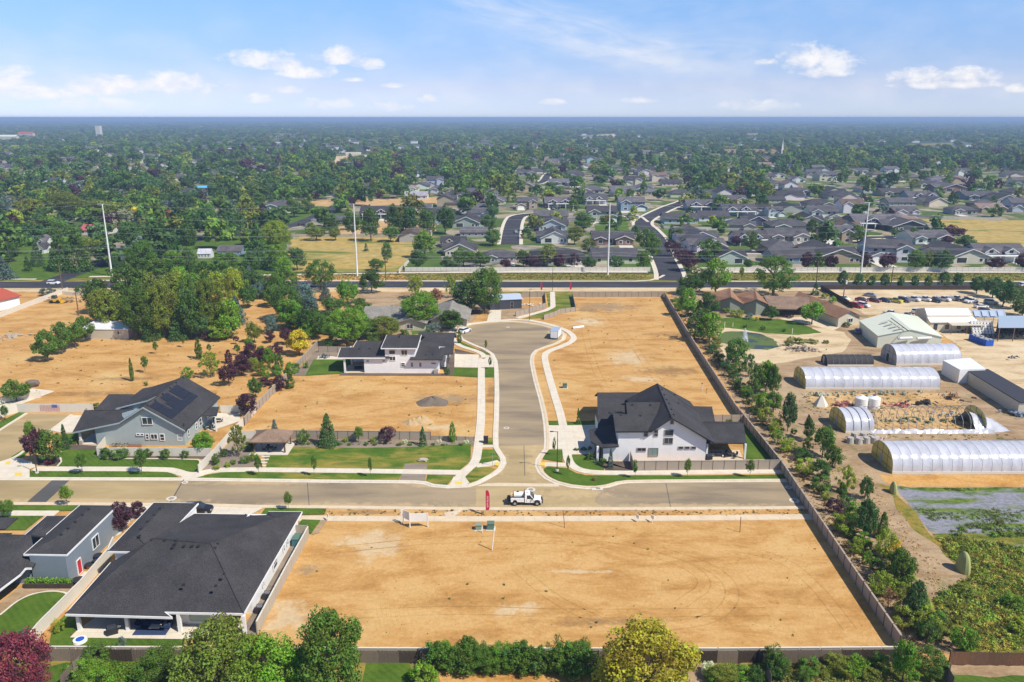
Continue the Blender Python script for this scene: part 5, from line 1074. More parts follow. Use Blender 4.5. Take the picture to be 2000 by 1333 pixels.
near_h = [  # px, front base row, width px, kind, wall, roof, yaw
 (1203,516,84,'long','cream'),(1198,480,76,'ranch','brown'),(1093,519,96,'hip','grey','charcoal'),(1083,476,62,'gable','white'),(1078,452,60,'gable','light blue'),(1076,432,62,'long','grey','grey'),(1176,434,62,'two','grey'),(1163,400,44,'twogable','light blue'),
 (1095,407,56,'twogable','navy','grey'),(1030,409,42,'two','tan'),(1235,413,54,'two','blue'),(1330,438,62,'long','light blue'),(1395,433,56,'long','white'),(1377,413,64,'twogable','blue','grey'),(1447,423,62,'twogable','blue'),(1370,479,76,'gable','white'),
 (1428,517,72,'gable','pale green'),(1470,480,62,'twogable','light blue'),(1480,442,50,'gable','navy'),(1437,399,44,'ranch','yellow'),(1490,420,36,'two','white'),(1030,372,38,'gable','tan'),(1105,364,56,'ranch','white','grey'),(1157,379,46,'hip','grey'),
 (1217,379,46,'ranch','tan'),(1312,364,36,'long','cream'),(1275,381,30,'hip','grey'),(1028,344,36,'ranch','grey'),(1222,338,46,'ranch','tan'),(1262,343,36,'gable','white'),(1320,327,50,'hip','grey'),(1185,332,30,'gable','white'),(1065,311,36,'hip','grey'),(1150,313,30,'hip','grey'),
 (1895,516,92,'gable','cream'),(1960,513,88,'twogable','white'),(1742,513,92,'two','white'),(1640,516,104,'gable','tan'),(1552,516,80,'long','blue'),(1638,476,62,'two','tan'),(1545,475,76,'ranch','grey'),(1548,454,76,'hip','teal'),(1610,434,60,'two','white'),
 (1515,424,34,'two','light blue'),(1515,397,36,'long','grey'),(1720,447,88,'twogable','navy'),(1778,454,80,'gable','dark'),(1825,478,76,'ranch','white'),(1885,420,46,'hip','grey'),(1762,404,50,'long','grey'),(1650,390,58,'hip','grey'),(1712,370,50,'long','light blue'),
 (1755,385,54,'ranch','grey'),(1805,394,54,'twogable','blue'),(1865,375,56,'gable','brown'),(1925,392,64,'ranch','blue'),(1968,399,48,'gable','grey'),(1818,368,40,'ranch','white'),(1745,354,36,'ranch','navy'),(1677,340,38,'ranch','white'),(1618,354,42,'two','cream'),
 (1560,357,30,'gable','white'),(1522,348,26,'gable','cream'),(1600,337,26,'two','tan'),(897,501,64,'gable','cream'),(885,484,46,'twogable','tan'),(910,446,62,'gable','grey'),(925,418,56,'ranch','white'),(975,514,62,'hip','grey'),(968,400,38,'gable','cream'),
 (925,463,50,'long','grey'),(735,428,60,'twogable','dark','charcoal'),(672,438,44,'long','dark'),(798,375,34,'hip','white','tan'),(718,370,30,'long','white','grey'),(829,351,28,'long','cream','pale'),(545,412,62,'hip','light blue','grey'),(547,384,60,'ranch','grey','grey'),
 (575,349,44,'hip','tan','brown'),(522,335,20,'two','white'),(183,459,52,'long','white','red'),(448,499,44,'long','blue','grey'),(399,505,24,'long','white','pale'),(452,437,34,'hip','tan','tan'),(389,375,32,'long','white','cyan'),(222,387,34,'gable','cream','grey'),
 (88,354,26,'gable','cream'),(445,356,32,'two','white','grey'),(297,375,24,'hip','cream'),(73,480,28,'gable','white','grey'),(76,496,24,'gable','white'),(162,363,26,'gable','tan','grey'),(188,343,30,'hip','tan'),(472,335,42,'ranch','white','grey'),(120,324,18,'gable','white'),
 (385,318,22,'hip','grey'),(812,390,42,'long','white','pale'),(10,395,30,'hip','grey'),(15,365,22,'long','tan'),(380,383,46,'long','teal','grey'),(1345,398,28,'hip','grey'),(1605,408,52,'hip','grey'),(1560,384,46,'ranch','grey'),(1480,380,40,'hip','grey'),(1500,350,30,'hip','grey'),
 (1410,345,40,'hip','grey'),(1265,300,18,'long','white','tan'),(1452,303,16,'gable','white','grey'),(1120,345,36,'hip','grey'),(1240,360,34,'hip','grey'),(1180,355,36,'ranch','grey'),(1085,338,34,'ranch','white','grey'),(1930,408,44,'hip','brown'),(1395,384,36,'hip','tan')]
for h in near_h:
    big = h[3] not in ('hip', 'long') or True
    house(*h[:5], roofc=h[5] if len(h) > 5 else random.choice(('charcoal', 'charcoal', 'grey')), yaw=random.uniform(-.06, .06))
# small far houses seen as roofs and bright gables between the trees
rr = random.Random(21); n_far = 0
bands = [(840, 1560, 345, 400, 26), (1560, 2000, 345, 470, 22), (1360, 1600, 440, 500, 10), (840, 1000, 400, 500, 6), (900, 1400, 305, 345, 30), (1400, 1960, 305, 350, 26), (0, 560, 305, 350, 32), (560, 900, 295, 330, 6), (0, 900, 352, 372, 6)]
for (x0, x1, y0, y1, n_) in bands:
    k = 0; tries = 0
    while k < n_ and tries < 400:
        tries += 1; px, py = rr.uniform(x0, x1), rr.uniform(y0, y1); x, y, _ = P(px, py)
        if any((x - h['x']) ** 2 + (y - h['y']) ** 2 < 25 ** 2 for h in HOUSES) or (1235 < px < 1345 and py > 390) or (970 < px < 1045 and py > 412) or (px > 1790 and py > 425): continue
        if 560 < px < 900 and 296 < py < 320 and 620 < px < 730: continue
        if 1210 < px < 1300 and 300 < py < 318: continue
        k += 1; house(px, py, 17 * scale_at(px, py), rr.choice(('ranch', 'hip', 'gable', 'two')), rr.choice(('white', 'cream', 'grey', 'tan', 'white', 'light blue')), rr.choice(('charcoal', 'charcoal', 'grey', 'grey', 'brown')), rr.choice((0, .1, -.1, 1.57, 1.6)), parts=False)
m = MB(); m.mats = [M['siding_white'], M['shingle_grey']]; rr = random.Random(4)
for (x0, x1, y0, y1, n_) in [(0, 600, 266, 300, 110), (600, 1600, 262, 300, 120), (1600, 2000, 262, 300, 24)]:
    for _ in range(n_):
        px, py = rr.uniform(x0, x1), rr.uniform(y0, y1)
        if 1200 < px < 1300 and py > 300: continue
        x, y, _ = P(px, py); a, c, h_ = rr.uniform(7, 11), rr.uniform(5, 7), rr.uniform(4, 6.5)
        m.box((x, y, h_ / 2), (2 * a, 2 * c, h_), 0, M['siding_white']); m.prism([(x - a - .6, y - c - .6, h_), (x - a - .6, y + c + .6, h_), (x - a - .6, y, h_ + c * .5)], [(x + a + .6, y - c - .6, h_), (x + a + .6, y + c + .6, h_), (x + a + .6, y, h_ + c * .5)], M['shingle_grey'])
tag(m.build('distant_houses'), 'scatter of tiny distant houses among the trees near the horizon', 'houses', None, 'stuff')
def describe_houses():
    groups = {}
    for h in HOUSES:
        lm = min(LANDM, key=lambda q: (q[1] - h['px']) ** 2 + (2.5 * (q[2] - h['py'])) ** 2)
        dx = h['px'] - lm[1]; dy = h['py'] - lm[2]
        rel = ('right of' if dx > 0 else 'left of') if abs(dx) > abs(dy) * 1.2 else ('beyond' if dy < 0 else 'in front of')
        kd = {'two': 'two storey house', 'twogable': 'house with twin front gables', 'long': 'long low house', 'gable': 'house with one wide gable', 'hip': 'hip roofed house', 'ranch': 'low gabled house'}[h['kind']]
        roof = {'charcoal': 'dark roof', 'pale': 'pale roof', 'cyan': 'bright blue roof'}.get(h['roof'], h['roof'] + ' roof')
        groups.setdefault(f"{h['wall']} {kd}, {roof}, {rel} the {lm[0]}", []).append(h)
    ords = ['', 'second', 'third', 'fourth', 'fifth', 'sixth', 'seventh', 'eighth', 'ninth', 'tenth', 'eleventh', 'twelfth']
    for k, hs in groups.items():
        hs.sort(key=lambda h: h['px'])
        for i, h in enumerate(hs):
            if len(hs) == 1: l = k
            elif i == 0: l = 'leftmost ' + k
            elif i < 12: l = f'{ords[i]} from left ' + k
            else: l = k
            h['t']['label'] = ' '.join(l.replace('house with one wide gable', 'wide gabled house').split()[:16])
describe_houses()
# ------------------------------------------------------------------ other buildings
def block(name, label, cat, base4, h, wallm, roofm, rise=0., roofpart='roof', over=.3, wins=(), axis=None):
    """building from four ground corners (SW, SE, NE, NW); axis 'ns' or 'ew' puts a ridge that way"""
    c = [Vector((*q, 0)) for q in base4]; ctr = sum(c, Vector()) / 4
    t = thing(name, tuple(c[0].lerp(c[1], .5)), label, cat)
    fp = [(v.x, v.y, h) for v in c]; wl = MB(); rf = MB()
    ex = [ctr + (v - ctr) * (1 + over / (v - ctr).length) for v in c]; sw, se, ne, nw = [(v.x, v.y, h) for v in ex]
    mid = lambda a, b_: ((a[0] + b_[0]) / 2, (a[1] + b_[1]) / 2, h + rise)
    if axis == 'ns':
        a, b_ = mid(sw, se), mid(nw, ne); rf.slab([sw, a, b_, nw], .15); rf.slab([a, se, ne, b_], .15)
        a2, b2 = mid(fp[0], fp[1]), mid(fp[3], fp[2]); a2 = (*a2[:2], h + rise - .2); b2 = (*b2[:2], h + rise - .2); wl.solid([fp[0], a2, fp[1], fp[2], b2, fp[3]], 0)
    elif axis == 'ew':
        a, b_ = mid(sw, nw), mid(se, ne); rf.slab([sw, se, b_, a], .15); rf.slab([a, b_, ne, nw], .15)
        a2, b2 = mid(fp[0], fp[3]), mid(fp[1], fp[2]); a2 = (*a2[:2], h + rise - .2); b2 = (*b2[:2], h + rise - .2); wl.solid([fp[0], fp[1], b2, fp[2], fp[3], a2], 0)
    else:
        rf.slab([sw, se, (ne[0], ne[1], h + rise), (nw[0], nw[1], h + rise)], .18); wl.solid([(*fp[0][:2], h - .12), (*fp[1][:2], h - .12), (*fp[2][:2], h + rise - .12), (*fp[3][:2], h + rise - .12)], 0)
    wl.build('wall', M[wallm], t); rf.build(roofpart, M[roofm], t)
    return t
def G(px, py): return P(px, py)[:2]
def rect(sw, se, depth, skew=0.):
    a, c = Vector(sw), Vector(se); d = (c - a).normalized(); n = Vector((-d.y, d.x)); o = n * depth + d * skew
    return [tuple(a), tuple(c), tuple(c + o), tuple(a + o)]
t = block('shed', 'beige metal shed with white roof under the tall left trees', 'shed', rect(G(160, 662), G(252, 663), 7.5), 3.0, 'metal_beige', 'metal_white', .5)
x, y, _ = P(236, 662.7); window(t, x, y - .02, 1.9, 1.5, .9, 0, 'double')
t = block('building', 'white building with red roof cut by the left edge', 'building', rect(G(-60, 622), G(40, 598), 16), 3.6, 'siding_white', 'roof_red', 2.0, axis='ew', over=1.) if mat('roof_red', (.42, .09, .05), .7) else None
t = block('shed', 'dark charcoal metal shed with pale roof behind the cul-de-sac', 'shed', rect(G(957, 606), G(1019, 603), 9), 3.4, 'metal_charcoal', 'metal_roof_pale', .9, axis='ew', over=.4)
x, y, _ = P(1000, 604); window(t, x, y - .03, 1.3, 1.0, 2.2, 0, 'sash', 'steel')
x, y, _ = P(968, 605.4); MB().box((x, y - .06, 1.3), (2.8, .1, 2.5)).build('garage_door', M['steel_dark'], t)
# the old grey house with the wide roof north of the small white house
def old_house():
    t = thing('house', (-40, 245, 0), 'old low house with a weathered grey roof among trees behind the small white house', 'house')
    rf, wl = MB(), MB(); a = P(722, 612.5, 2.7)
    gable(rf, wl, -45.5, -27, 239, 252.5, 2.7, .33, 'x', 1.0); gable(rf, wl, -35, -26.5, 234, 245, 2.7, .33, 'y', .8); gable(rf, wl, -25, -14, 238, 256, 2.8, .38, 'y', .9)
    wl.build('wall', M['siding_beige'], t); rf.build('roof', M['shingle_old'], t)
    window(t, -41.5, 238.95, 1.4, 1.4, 1.2); window(t, -38, 238.95, 1.3, 1.6, 1.8, 0, 'double'); window(t, -31, 233.95, 1.4, 1.8, 1.3); window(t, -19.5, 237.95, 1.4, 1.8, 1.3)
    MB().box((-38, 246, 4.9), (.9, .7, 1.2)).build('chimney', M['stone'], t)
old_house()
# the orange roofed ranch house
def ranch():
    t = thing('house', (75, 262, 0), 'long ranch house with orange brown shingle roofs and dark green gables', 'house')
    rf, wl, wl2, rb = MB(), MB(), MB(), MB(); e = 3.0
    def pp(x, y, z): return P(1380 + x / 5.553, 540 + y / 5.553, z)
    g1a, g1b = pp(265, 225, 5.6), pp(258, 125, 5.6)
    L1, R1 = pp(85, 283, 3.1), pp(402, 298, 3.3)
    N1L, N1R = (L1[0] - .5, g1b[1] + .5, 3.1), (R1[0], g1b[1], 3.3)
    rf.slab([L1, g1a, g1b, N1L], .2); rf.slab([g1a, R1, N1R, g1b], .2)
    g2a, g2b = pp(550, 248, 5.6), pp(528, 150, 5.6); R2 = pp(712, 318, 3.1)
    rf.slab([R1, g2a, g2b, N1R], .2); rf.slab([g2a, R2, (R2[0] + .2, g2b[1], 3.1), g2b], .2)
    rb.slab([pp(690, 350, 3.0), pp(972, 358, 3.0), pp(1010, 330, 3.2), pp(1140, 328, 3.2), pp(1150, 225, 4.8), pp(622, 208, 4.8)], .2)
    r3a, r3b = pp(1560, 372, 5.2), pp(1000, 162, 5.2)
    w1, w2 = pp(1415, 455, 3.0), pp(1690, 432, 3.0); d = Vector(r3b) - Vector(r3a); w1n = Vector(w1) + d * .9; w2n = Vector(w2) + d
    rf.slab([w1, r3a, r3b, tuple(w1n)], .2); rf.slab([r3a, w2, tuple(w2n), r3b], .2)
    def s(v, z=None, dx=0, dy=0): return (v[0] + dx, v[1] + dy, v[2] - .22 if z is None else z)
    wl.solid([s(L1, 2.9, .6, .6), s(g1a, 5.3, 0, .6), s(R1, 3.0, 0, .6), s(g2a, 5.3, 0, .6), s(R2, 2.9, -.6, .6), (R2[0] - .6, g2b[1], 2.9), s(g2b, 5.2), (R1[0], g2b[1], 3), s(g1b, 5.2), (L1[0] + .6, g1b[1], 2.9)], 0)
    q1, q2 = s(w1, 2.8, .7, .5), s(w2, 2.8, -.6, .5); dn = d * .9
    wl2.solid([q1, s(r3a, 4.9, 0, .7), q2, (q2[0] + dn.x, q2[1] + dn.y, 2.8), (r3b[0], r3b[1], 4.8), (q1[0] + dn.x, q1[1] + dn.y, 2.8)], 0)
    a, b_ = pp(720, 400, 0), pp(1010, 400, 0); wl2.solid([(a[0], a[1] + 3, 2.8), (b_[0] + 8, b_[1] + 3, 2.8), (b_[0] + 8, b_[1] + 9, 2.8), (a[0], a[1] + 9, 2.8)], 0)
    wl.build('wall', M['siding_sage'], t); wl2.build('wall', M['siding_cream'], t); rf.build('roof', M['shingle_orange'], t); rb.build('roof', M['shingle_brown'], t)
    y = L1[1] + .55
    for dx, w_, hh, g_ in ((1.6, 2.2, 1.9, 'paint_white'), (4.6, 1.5, 1.9, 'glass_dark'), (6.6, 1.4, 1.4, 'glass_pale')): window(t, L1[0] + dx, y, 1.4, w_, hh, 0, 'plain', 'paint_white', g_)
    for dx, g_ in ((3.4, 'glass_pale'), (6.8, 'glass_pale'), (1.6, 'glass_dark')): window(t, R1[0] + dx, y + .2, 1.6, 1.7, 2.1, 0, 'plain', 'trim_dark', g_)
    mx_ = (q1[0] + q2[0]) / 2; my = (q1[1] + q2[1]) / 2; window(t, mx_ + .4, my - .1, 1.9, 1.7, 1.1, math.atan2(q2[1] - q1[1], q2[0] - q1[0]), 'double')
ranch()
table_set(1542, 622, 'patio set behind the ranch house lawn', 'fabric_dark', .06, 3, .9)
# pale green metal warehouse
sw, se = G(1712, 680), G(1836, 682); t = block('warehouse', 'cream metal warehouse with a low gable roof behind the arched greenhouse', 'warehouse', [sw, se, G(1788, 640), G(1677, 649.5)], 3.6, 'metal_cream', 'metal_cream', 2.0, axis='ns', over=.3)
for k in range(4):
    pl = [P(1676, 634, 3.6), P(1712, 661, 3.6), P(1774, 646, 5.6)]; a = onplane(pl, 1718 + k * 8.5, 631 + k * 4.7); c = onplane(pl, 1735 + k * 8.5, 626.5 + k * 4.7); d = Vector((.5, -1.0, 0)) * .7; up = Vector((0, 0, .05))
    MB().slab([tuple(a + up), tuple(c + up), tuple(c + d + up + Vector((0, 0, .12))), tuple(a + d + up + Vector((0, 0, .12)))], .04).build('skylight', M['metal_beige'], t)
MB().tube([P(1740, 621.5, 5.75), P(1774.5, 647, 5.75)], .12, 5).build('ridge_vent', M['trim_dark'], t)
# white workshop with lean-tos
t = thing('workshop', (*G(1845, 640), 0), 'long white metal workshop with stepped roof behind the car yard', 'workshop')
wl, rf = MB(), MB(); A = [P(1806, 602, 6.2), P(1891, 602, 6.2), P(1898, 616, 5.0), P(1811, 616, 5.0)]; rf.slab(A, .15)
B_ = [P(1811, 619, 4.5), P(1899, 619, 4.5), P(1912, 629, 3.2), P(1817, 629.5, 3.2)]; rf.slab(B_, .15); y0 = A[0][1]
rf.slab([A[0], A[1], (A[1][0], y0 + 6, 4.6), (A[0][0], y0 + 6, 4.6)], .15)
wl.solid([(A[3][0] + .2, A[3][1], 4.85), (A[2][0] - .3, A[2][1], 4.85), (A[1][0], y0, 6.0), (A[1][0], y0 + 5.6, 4.5), (A[0][0] + .2, y0 + 5.6, 4.5), (A[0][0] + .2, y0, 6.0)], 0)
wl.solid([(B_[3][0] + .3, B_[3][1] + .4, 3.0), (B_[2][0] - .3, B_[2][1] + .4, 3.0), (B_[1][0], B_[1][1], 4.3), (B_[0][0] + .2, B_[0][1], 4.3)], 0)
wl.build('wall', M['siding_cream'], t); rf.build('roof', M['metal_white'], t)
for k in range(3): window(t, B_[3][0] + 2 + k * 3.5, B_[3][1] + .38, 1.6, .8, 1.6 if k == 0 else 1.0, 0, 'plain', 'trim_dark')
C_ = [P(1846, 626, 3.4), P(1911, 626, 3.4), P(1920, 636, 2.8), P(1860, 636, 2.8)]; t = thing('canopy', (*C_[3][:2], 0), 'grey brown canopy roof on posts in front of the white workshop', 'canopy'); MB().slab(C_, .12).build('roof', M['metal_beige'], t)
for p in (C_[2], C_[3], ((C_[2][0] + C_[3][0]) / 2, C_[2][1], 0), C_[0], C_[1]): column(t, p[0], p[1] + .1, 0, 2.65, .16, 'wood_brown', 'post')
t = thing('solar_canopy', (*G(1930, 640), 0), 'pale panelled roof between the white workshop and the blue roof', 'canopy'); MB().slab([P(1897, 606, 5.0), P(1962, 606, 5.0), P(1966, 619.5, 4.2), P(1903, 619.5, 4.2)], .2).build('roof', M['metal_blue'], t)
for k in range(4):
    a = 1900 + k * 15.5; MB().slab([P(a + 1, 607, 5.1), P(a + 11.5, 607, 5.1), P(a + 14.5, 618, 4.45), P(a + 4, 618, 4.45)], .05).build('roof_panel', M['metal_roof_pale'], t)
for k in range(4): column(t, *P(1903 + k * 18, 633)[:2], 0, 4, .2, 'steel', 'post')
t = thing('barn', (*G(1975, 655), 0), 'open sided barn with a pale blue roof at the right edge', 'barn'); q = [P(1950, 640, 4.2), P(2040, 640, 4.2), P(2030, 617, 5.6), P(1950, 617, 5.6)]; MB().slab(q, .15).build('roof', M['metal_blue'], t)
MB().box(((q[2][0] + q[3][0]) / 2, q[2][1] + .2, 2.6), (q[2][0] - q[3][0] - .5, .2, 5.0)).build('back_wall', M['metal_charcoal'], t)
for k in range(4): column(t, q[0][0] + .5 + k * 4.3, q[0][1] + .1, 0, 4.0, .2, 'wood_brown', 'post')
# barrels on racks
t = thing('barrel_rack', (*G(1920, 655), 0), 'rack of white barrels in front of the panelled roof', 'rack'); o = t.location
bm = MB().tube([(0, -.45, 0), (0, .45, 0)], .42, 10).mesh('barrel', M['plastic_white'])
for r_ in range(5):
    for k in range(7):
        obj('barrel', bm, t, (-2.6 + k * .95, .5 + r_ * .5, .5 + r_ * .72))
    obj('shelf', cube('wood_brown'), t, (.2, .5 + r_ * .5, .05 + r_ * .72), (0, 0, 0), (7, .9, .1))
# white cube building and the long beige one
t = block('shed', 'white box shed at the head of the long beige building', 'shed', [G(1873, 747), G(1893, 741), G(1905, 720), G(1843, 727)], 3.2, 'siding_white', 'metal_white')
for ob in list(t.children): bpy.data.objects.remove(ob)
z = 3.6; q = [P(1842, 704, z), P(1875, 722.5, z), P(1925, 720.5, z), P(1895, 699, z)]; MB().slab(q, .2).build('roof', M['metal_white'], t); MB().solid([(p[0], p[1], z - .21) for p in q], 0).build('wall', M['siding_white'], t)
t = thing('long_building', (*G(1890, 747), 0), 'long beige building with a black flat roof at the right edge', 'building'); z = 3.2
q = [P(1889, 723.5, z), P(1992, 786, z), P(2045, 786, z), P(1930, 721, z)]; MB().slab(q, .2).build('roof', M['roof_membrane'], t); MB().solid([(p[0], p[1], z - .21) for p in [Vector(v).lerp(sum((Vector(u) for u in q), Vector()) / 4, .02) for v in q]], 0).build('wall', M['metal_beige'], t)
# ------------------------------------------------------------------ hoop houses
def hoophouse(label, sw, se, depth, h, cover='plastic_film', endm='polycarb', ribs=14, cover_to=1., name='greenhouse', side=.9, bare_to=None):
    a, c = Vector(sw), Vector(se); L = (c - a).length; d = (c - a).normalized(); rz = math.atan2(d.y, d.x)
    t = thing(name, (a.x, a.y, 0), label, 'greenhouse', rz=rz)
    def sec(s, r=1.):
        an = math.pi * s; return (depth / 2 - math.cos(an) * depth / 2 * (1 if .08 < s < .92 else 1) * r, max(0, side + (h - side) * math.sin(an) ** .8 * r) if 0 < s < 1 else side)
    NS = 14; Lc = L * cover_to; m = MB(); sub = 5; nx = max(2, int(ribs * cover_to)) * sub; prof = [(0, 0)] + [sec(k / NS) for k in range(NS + 1)] + [(depth, 0)]
    for i in range(nx + 1):
        sag = 1 - .022 * math.sin(math.pi * ((i % sub) / sub)) ** 1
        for (y, z_) in prof:
            sg = sag if z_ > side + .05 else 1
            m.v.append((Lc * i / nx, depth / 2 + (y - depth / 2) * sg, z_ * (sg if z_ > side + .05 else 1)))
    k = len(prof)
    for i in range(nx):
        for j in range(k - 1): m.f.append((i * k + j, (i + 1) * k + j, (i + 1) * k + j + 1, i * k + j + 1)); m.mi.append(0)
    me = m.mesh('cover', M[cover]); me.polygons.foreach_set('use_smooth', [True] * len(me.polygons)); obj('cover', me, t)
    rib = MB().tube([(0, y, z_) for y, z_ in prof], .028 if cover_to >= 1 else .06, 5).mesh('rib', M['steel'])
    for i in range(ribs + 1): obj('rib', rib, t, (L * i / ribs, 0, .0))
    for e, x in enumerate((-.02, Lc + .02 if cover_to >= 1 else L)):
        em = MB().prism([(x - .03, y, z_) for y, z_ in prof], [(x + .03, y, z_) for y, z_ in prof]); ew = obj('end_wall', em.mesh('end_wall', M[endm]), t)
        fm = MB()
        for q in (.25, .5, .75):
            yy = depth * q; zt = sec(math.acos(1 - 2 * q) / math.pi)[1]; fm.box((x, yy, zt / 2), (.12, .09, zt))
        for zz in (side, side + (h - side) * .5): 
            w_ = depth * (1 if zz == side else .82); fm.box((x, depth / 2, zz), (.11, w_, .09))
        obj('frame', fm.mesh('frame', M['wood_brown']), ew)
        obj('door', MB().box((x + (-.05 if e == 0 else .05), depth / 2 + .4, 1.0), (.06, 1.1, 2.0)).mesh('door', M['poly_old' if endm != 'poly_old' else 'wood_dark']), ew)
    obj('base_board', MB().box((L / 2, -.04, .25), (L, .08, .5)).mesh('base_board', M['vinyl_cream']), t)
    return t
hoophouse('long white plastic greenhouse with a yellow end, above the two white tanks', G(1573, 761), G(1835, 761.5), 8.5, 4.1)
hoophouse('arched white greenhouse with a patched grey end beside the warehouse', G(1750, 715), G(1876, 713), 8.2, 4.6, endm='poly_old', ribs=8)
hoophouse('largest white plastic greenhouse with a yellow end, cut by the right edge', G(1742, 926.5), G(2110, 926), 8.6, 4.3, ribs=19)
hoophouse('half stripped greenhouse with white plastic only on its left end', G(1651, 847), G(1925, 843), 8.0, 3.9, cover_to=.2, ribs=18)
hoophouse('low black shade cloth tunnel behind the long greenhouse', G(1616, 716), G(1706, 716), 4.5, 2.5, 'shade_cloth', 'shade_cloth', 8, name='shade_tunnel', side=.4)
# torn plastic trailing from the stripped frame
m = MB(); rr = random.Random(5); x0, y0 = G(1700, 846); x1, _ = G(1940, 846); n = 40
for i in range(n + 1):
    x = x0 + (x1 - x0) * i / n
    for j in range(4): m.v.append((x, y0 - .5 + j * .35 + rr.uniform(-.1, .1), [.03, .5, .75, .3][j] * rr.uniform(.7, 1.2) * (1 + 1.6 * max(0, i / n - .8))))
for i in range(n):
    for j in range(3): m.f.append((i * 4 + j, i * 4 + 4 + j, i * 4 + 5 + j, i * 4 + j + 1)); m.mi.append(0)
tag(m.build('torn_plastic', M['plastic_film']), 'torn white plastic lying along the front of the stripped greenhouse frame', 'plastic sheet')
m = MB(); c = Vector((*G(1935, 845), 0)); N = 12
for i in range(N + 1):
    for j in range(7):
        u, v = i / N, j / 6; m.v.append((c.x - 3 + 7.5 * u + rr.uniform(-.15, .15), c.y + v * 7.5, max(.05, 3.2 * math.sin(math.pi * v) * (1 - u) ** .8 + .25 * math.sin(9 * u + 5 * v) * u)))
for i in range(N):
    for j in range(6): m.f.append((i * 7 + j, i * 7 + 7 + j, i * 7 + 8 + j, i * 7 + j + 1)); m.mi.append(0)
tag(m.build('torn_plastic', M['plastic_film']), 'torn white plastic hanging from the right end of the stripped greenhouse', 'plastic sheet')
# tanks, dumpster and clutter
for px, l in ((1681, 'left'), (1705, 'right')):
    x, y, _ = P(px, 796); t = thing('water_tank', (x, y, 0), f'white round water tank, the {l} one of the pair', 'tank')
    obj('tank_body', MB().prism(disc(1.38, 0, 24), disc(1.38, 2.3, 24)).prism(disc(1.38, 2.3, 24), disc(.5, 2.75, 24)).mesh('tank_body', M['plastic_white']), t); obj('lid', MB().prism(disc(.35, 2.75, 14), disc(.33, 2.9, 14)).mesh('lid', M['plastic_blue' if l == 'right' else 'plastic_white']), t)
    for zz in (.6, 1.2, 1.8): obj('band', MB().prism(disc(1.41, zz, 24), disc(1.41, zz + .08, 24)).mesh('band', M['plastic_white']), t)
a, c = Vector(G(1899, 664)), Vector(G(1932, 677)); d = (c - a); rz = math.atan2(d.y, d.x); t = thing('dumpster', (*(a.lerp(c, .5)), 0), 'long blue roll-off dumpster full of junk in the sandy yard', 'dumpster', rz=rz); L = d.length
for s in (-1, 1): obj('side_wall', MB().box((0, s * 1.2, .95), (L, .1, 1.6)).mesh('side_wall', M['plastic_blue']), t)
for s in (-1, 1): obj('end_wall', MB().box((s * L / 2, 0, .95), (.1, 2.4, 1.6)).mesh('end_wall', M['plastic_blue']), t)
obj('floor', MB().box((0, 0, .2), (L, 2.3, .12)).mesh('floor', M['steel_dark']), t)
for k in range(8): 
    for s in (-1, 1): obj('brace', MB().box((-L / 2 + .5 + k * L / 8, s * 1.3, .9), (.12, .12, 1.6)).mesh('brace', M['plastic_blue']), t)
m = MB(); rr = random.Random(9)
for k in range(60): m.box((rr.uniform(-L / 2 + .6, L / 2 - .6), rr.uniform(-.9, .9), rr.uniform(1.1, 1.9)), (rr.uniform(.3, 1.2), rr.uniform(.2, .7), rr.uniform(.1, .5)), rr.uniform(0, 3))
j = obj('junk_load', m.mesh('junk_load', M['junk_any']), t); j.color = (.5, .48, .44, 1); j['kind'] = 'stuff'
def junk(label, px, py, n, rx, ry, colr, h=.8, name='junk_heap', cat='junk heap', smax=1.6, m_='junk_any', seed=1):
    x, y, _ = P(px, py); rr = random.Random(seed); m = MB()
    for k in range(n):
        s = rr.uniform(.2, smax); m.box((x + rr.gauss(0, rx * .5), y + rr.gauss(0, ry * .5), rr.uniform(.1, h)), (s, s * rr.uniform(.2, .8), rr.uniform(.1, .6)), rr.uniform(0, 3), taper=rr.uniform(.4, 1))
    ob = m.build(name, M[m_]); ob.color = (*colr, 1); ob['kind'] = 'stuff'; return tag(ob, label, cat)
junk('heap of rusty machinery on the dry field at upper left', 120, 590, 60, 7, 3, (.30, .20, .10), 1.4, seed=3)
t = thing('loader', (*G(110, 592), 0), 'small yellow loader standing on the dry field near the main road', 'loader'); obj('body', MB().box((0, 0, 1.1), (3.6, 1.8, 1.0), taper=.9).mesh('body', mat('machine_yellow', (.62, .36, .03), .5)), t); obj('cab', MB().box((-.4, 0, 2.1), (1.5, 1.5, 1.2), taper=.85).mesh('cab', M['glass_dark']), t); obj('bucket', MB().box((2.4, 0, .6), (1.0, 2.1, .9), taper=.6).mesh('bucket', M['machine_yellow']), t)
for a in (-1.1, 1.1):
    for s in (-.95, .95): obj('wheel', MB().tube([(a, s - .2, .6), (a, s + .2, .6)], .6, 12).mesh('wheel', M['rubber']), t)
junk('grey concrete rubble ring on the dry field at left', 22, 658, 40, 4, 3, (.42, .37, .30), .5, seed=4); junk('pink grey wrapped bales beside the half stripped greenhouse', 1690, 862, 14, 5, 1.5, (.5, .40, .36), 1.2, 'bale_heap', 'bales', 1.8, seed=6)
for i, (px, py) in enumerate([(1660, 866), (1677, 867), (1692, 866), (1668, 857), (1685, 857), (1703, 858), (1707, 866)]):
    x, y, _ = P(px, py); t = tag(MB().prism([(x + a, y + b_, c) for a, b_, c in disc(.75, 0, 12)], [(x + a, y + b_, c) for a, b_, c in disc(.62, 1.25, 12)]).build('bulk_bag', M['poly_old']), 'mottled bulk bag at the half stripped greenhouse, ' + ['front row left', 'front row second', 'front row third', 'back row left', 'back row middle', 'back row right', 'front row right'][i], 'bag', 'bulk bags at the stripped greenhouse')
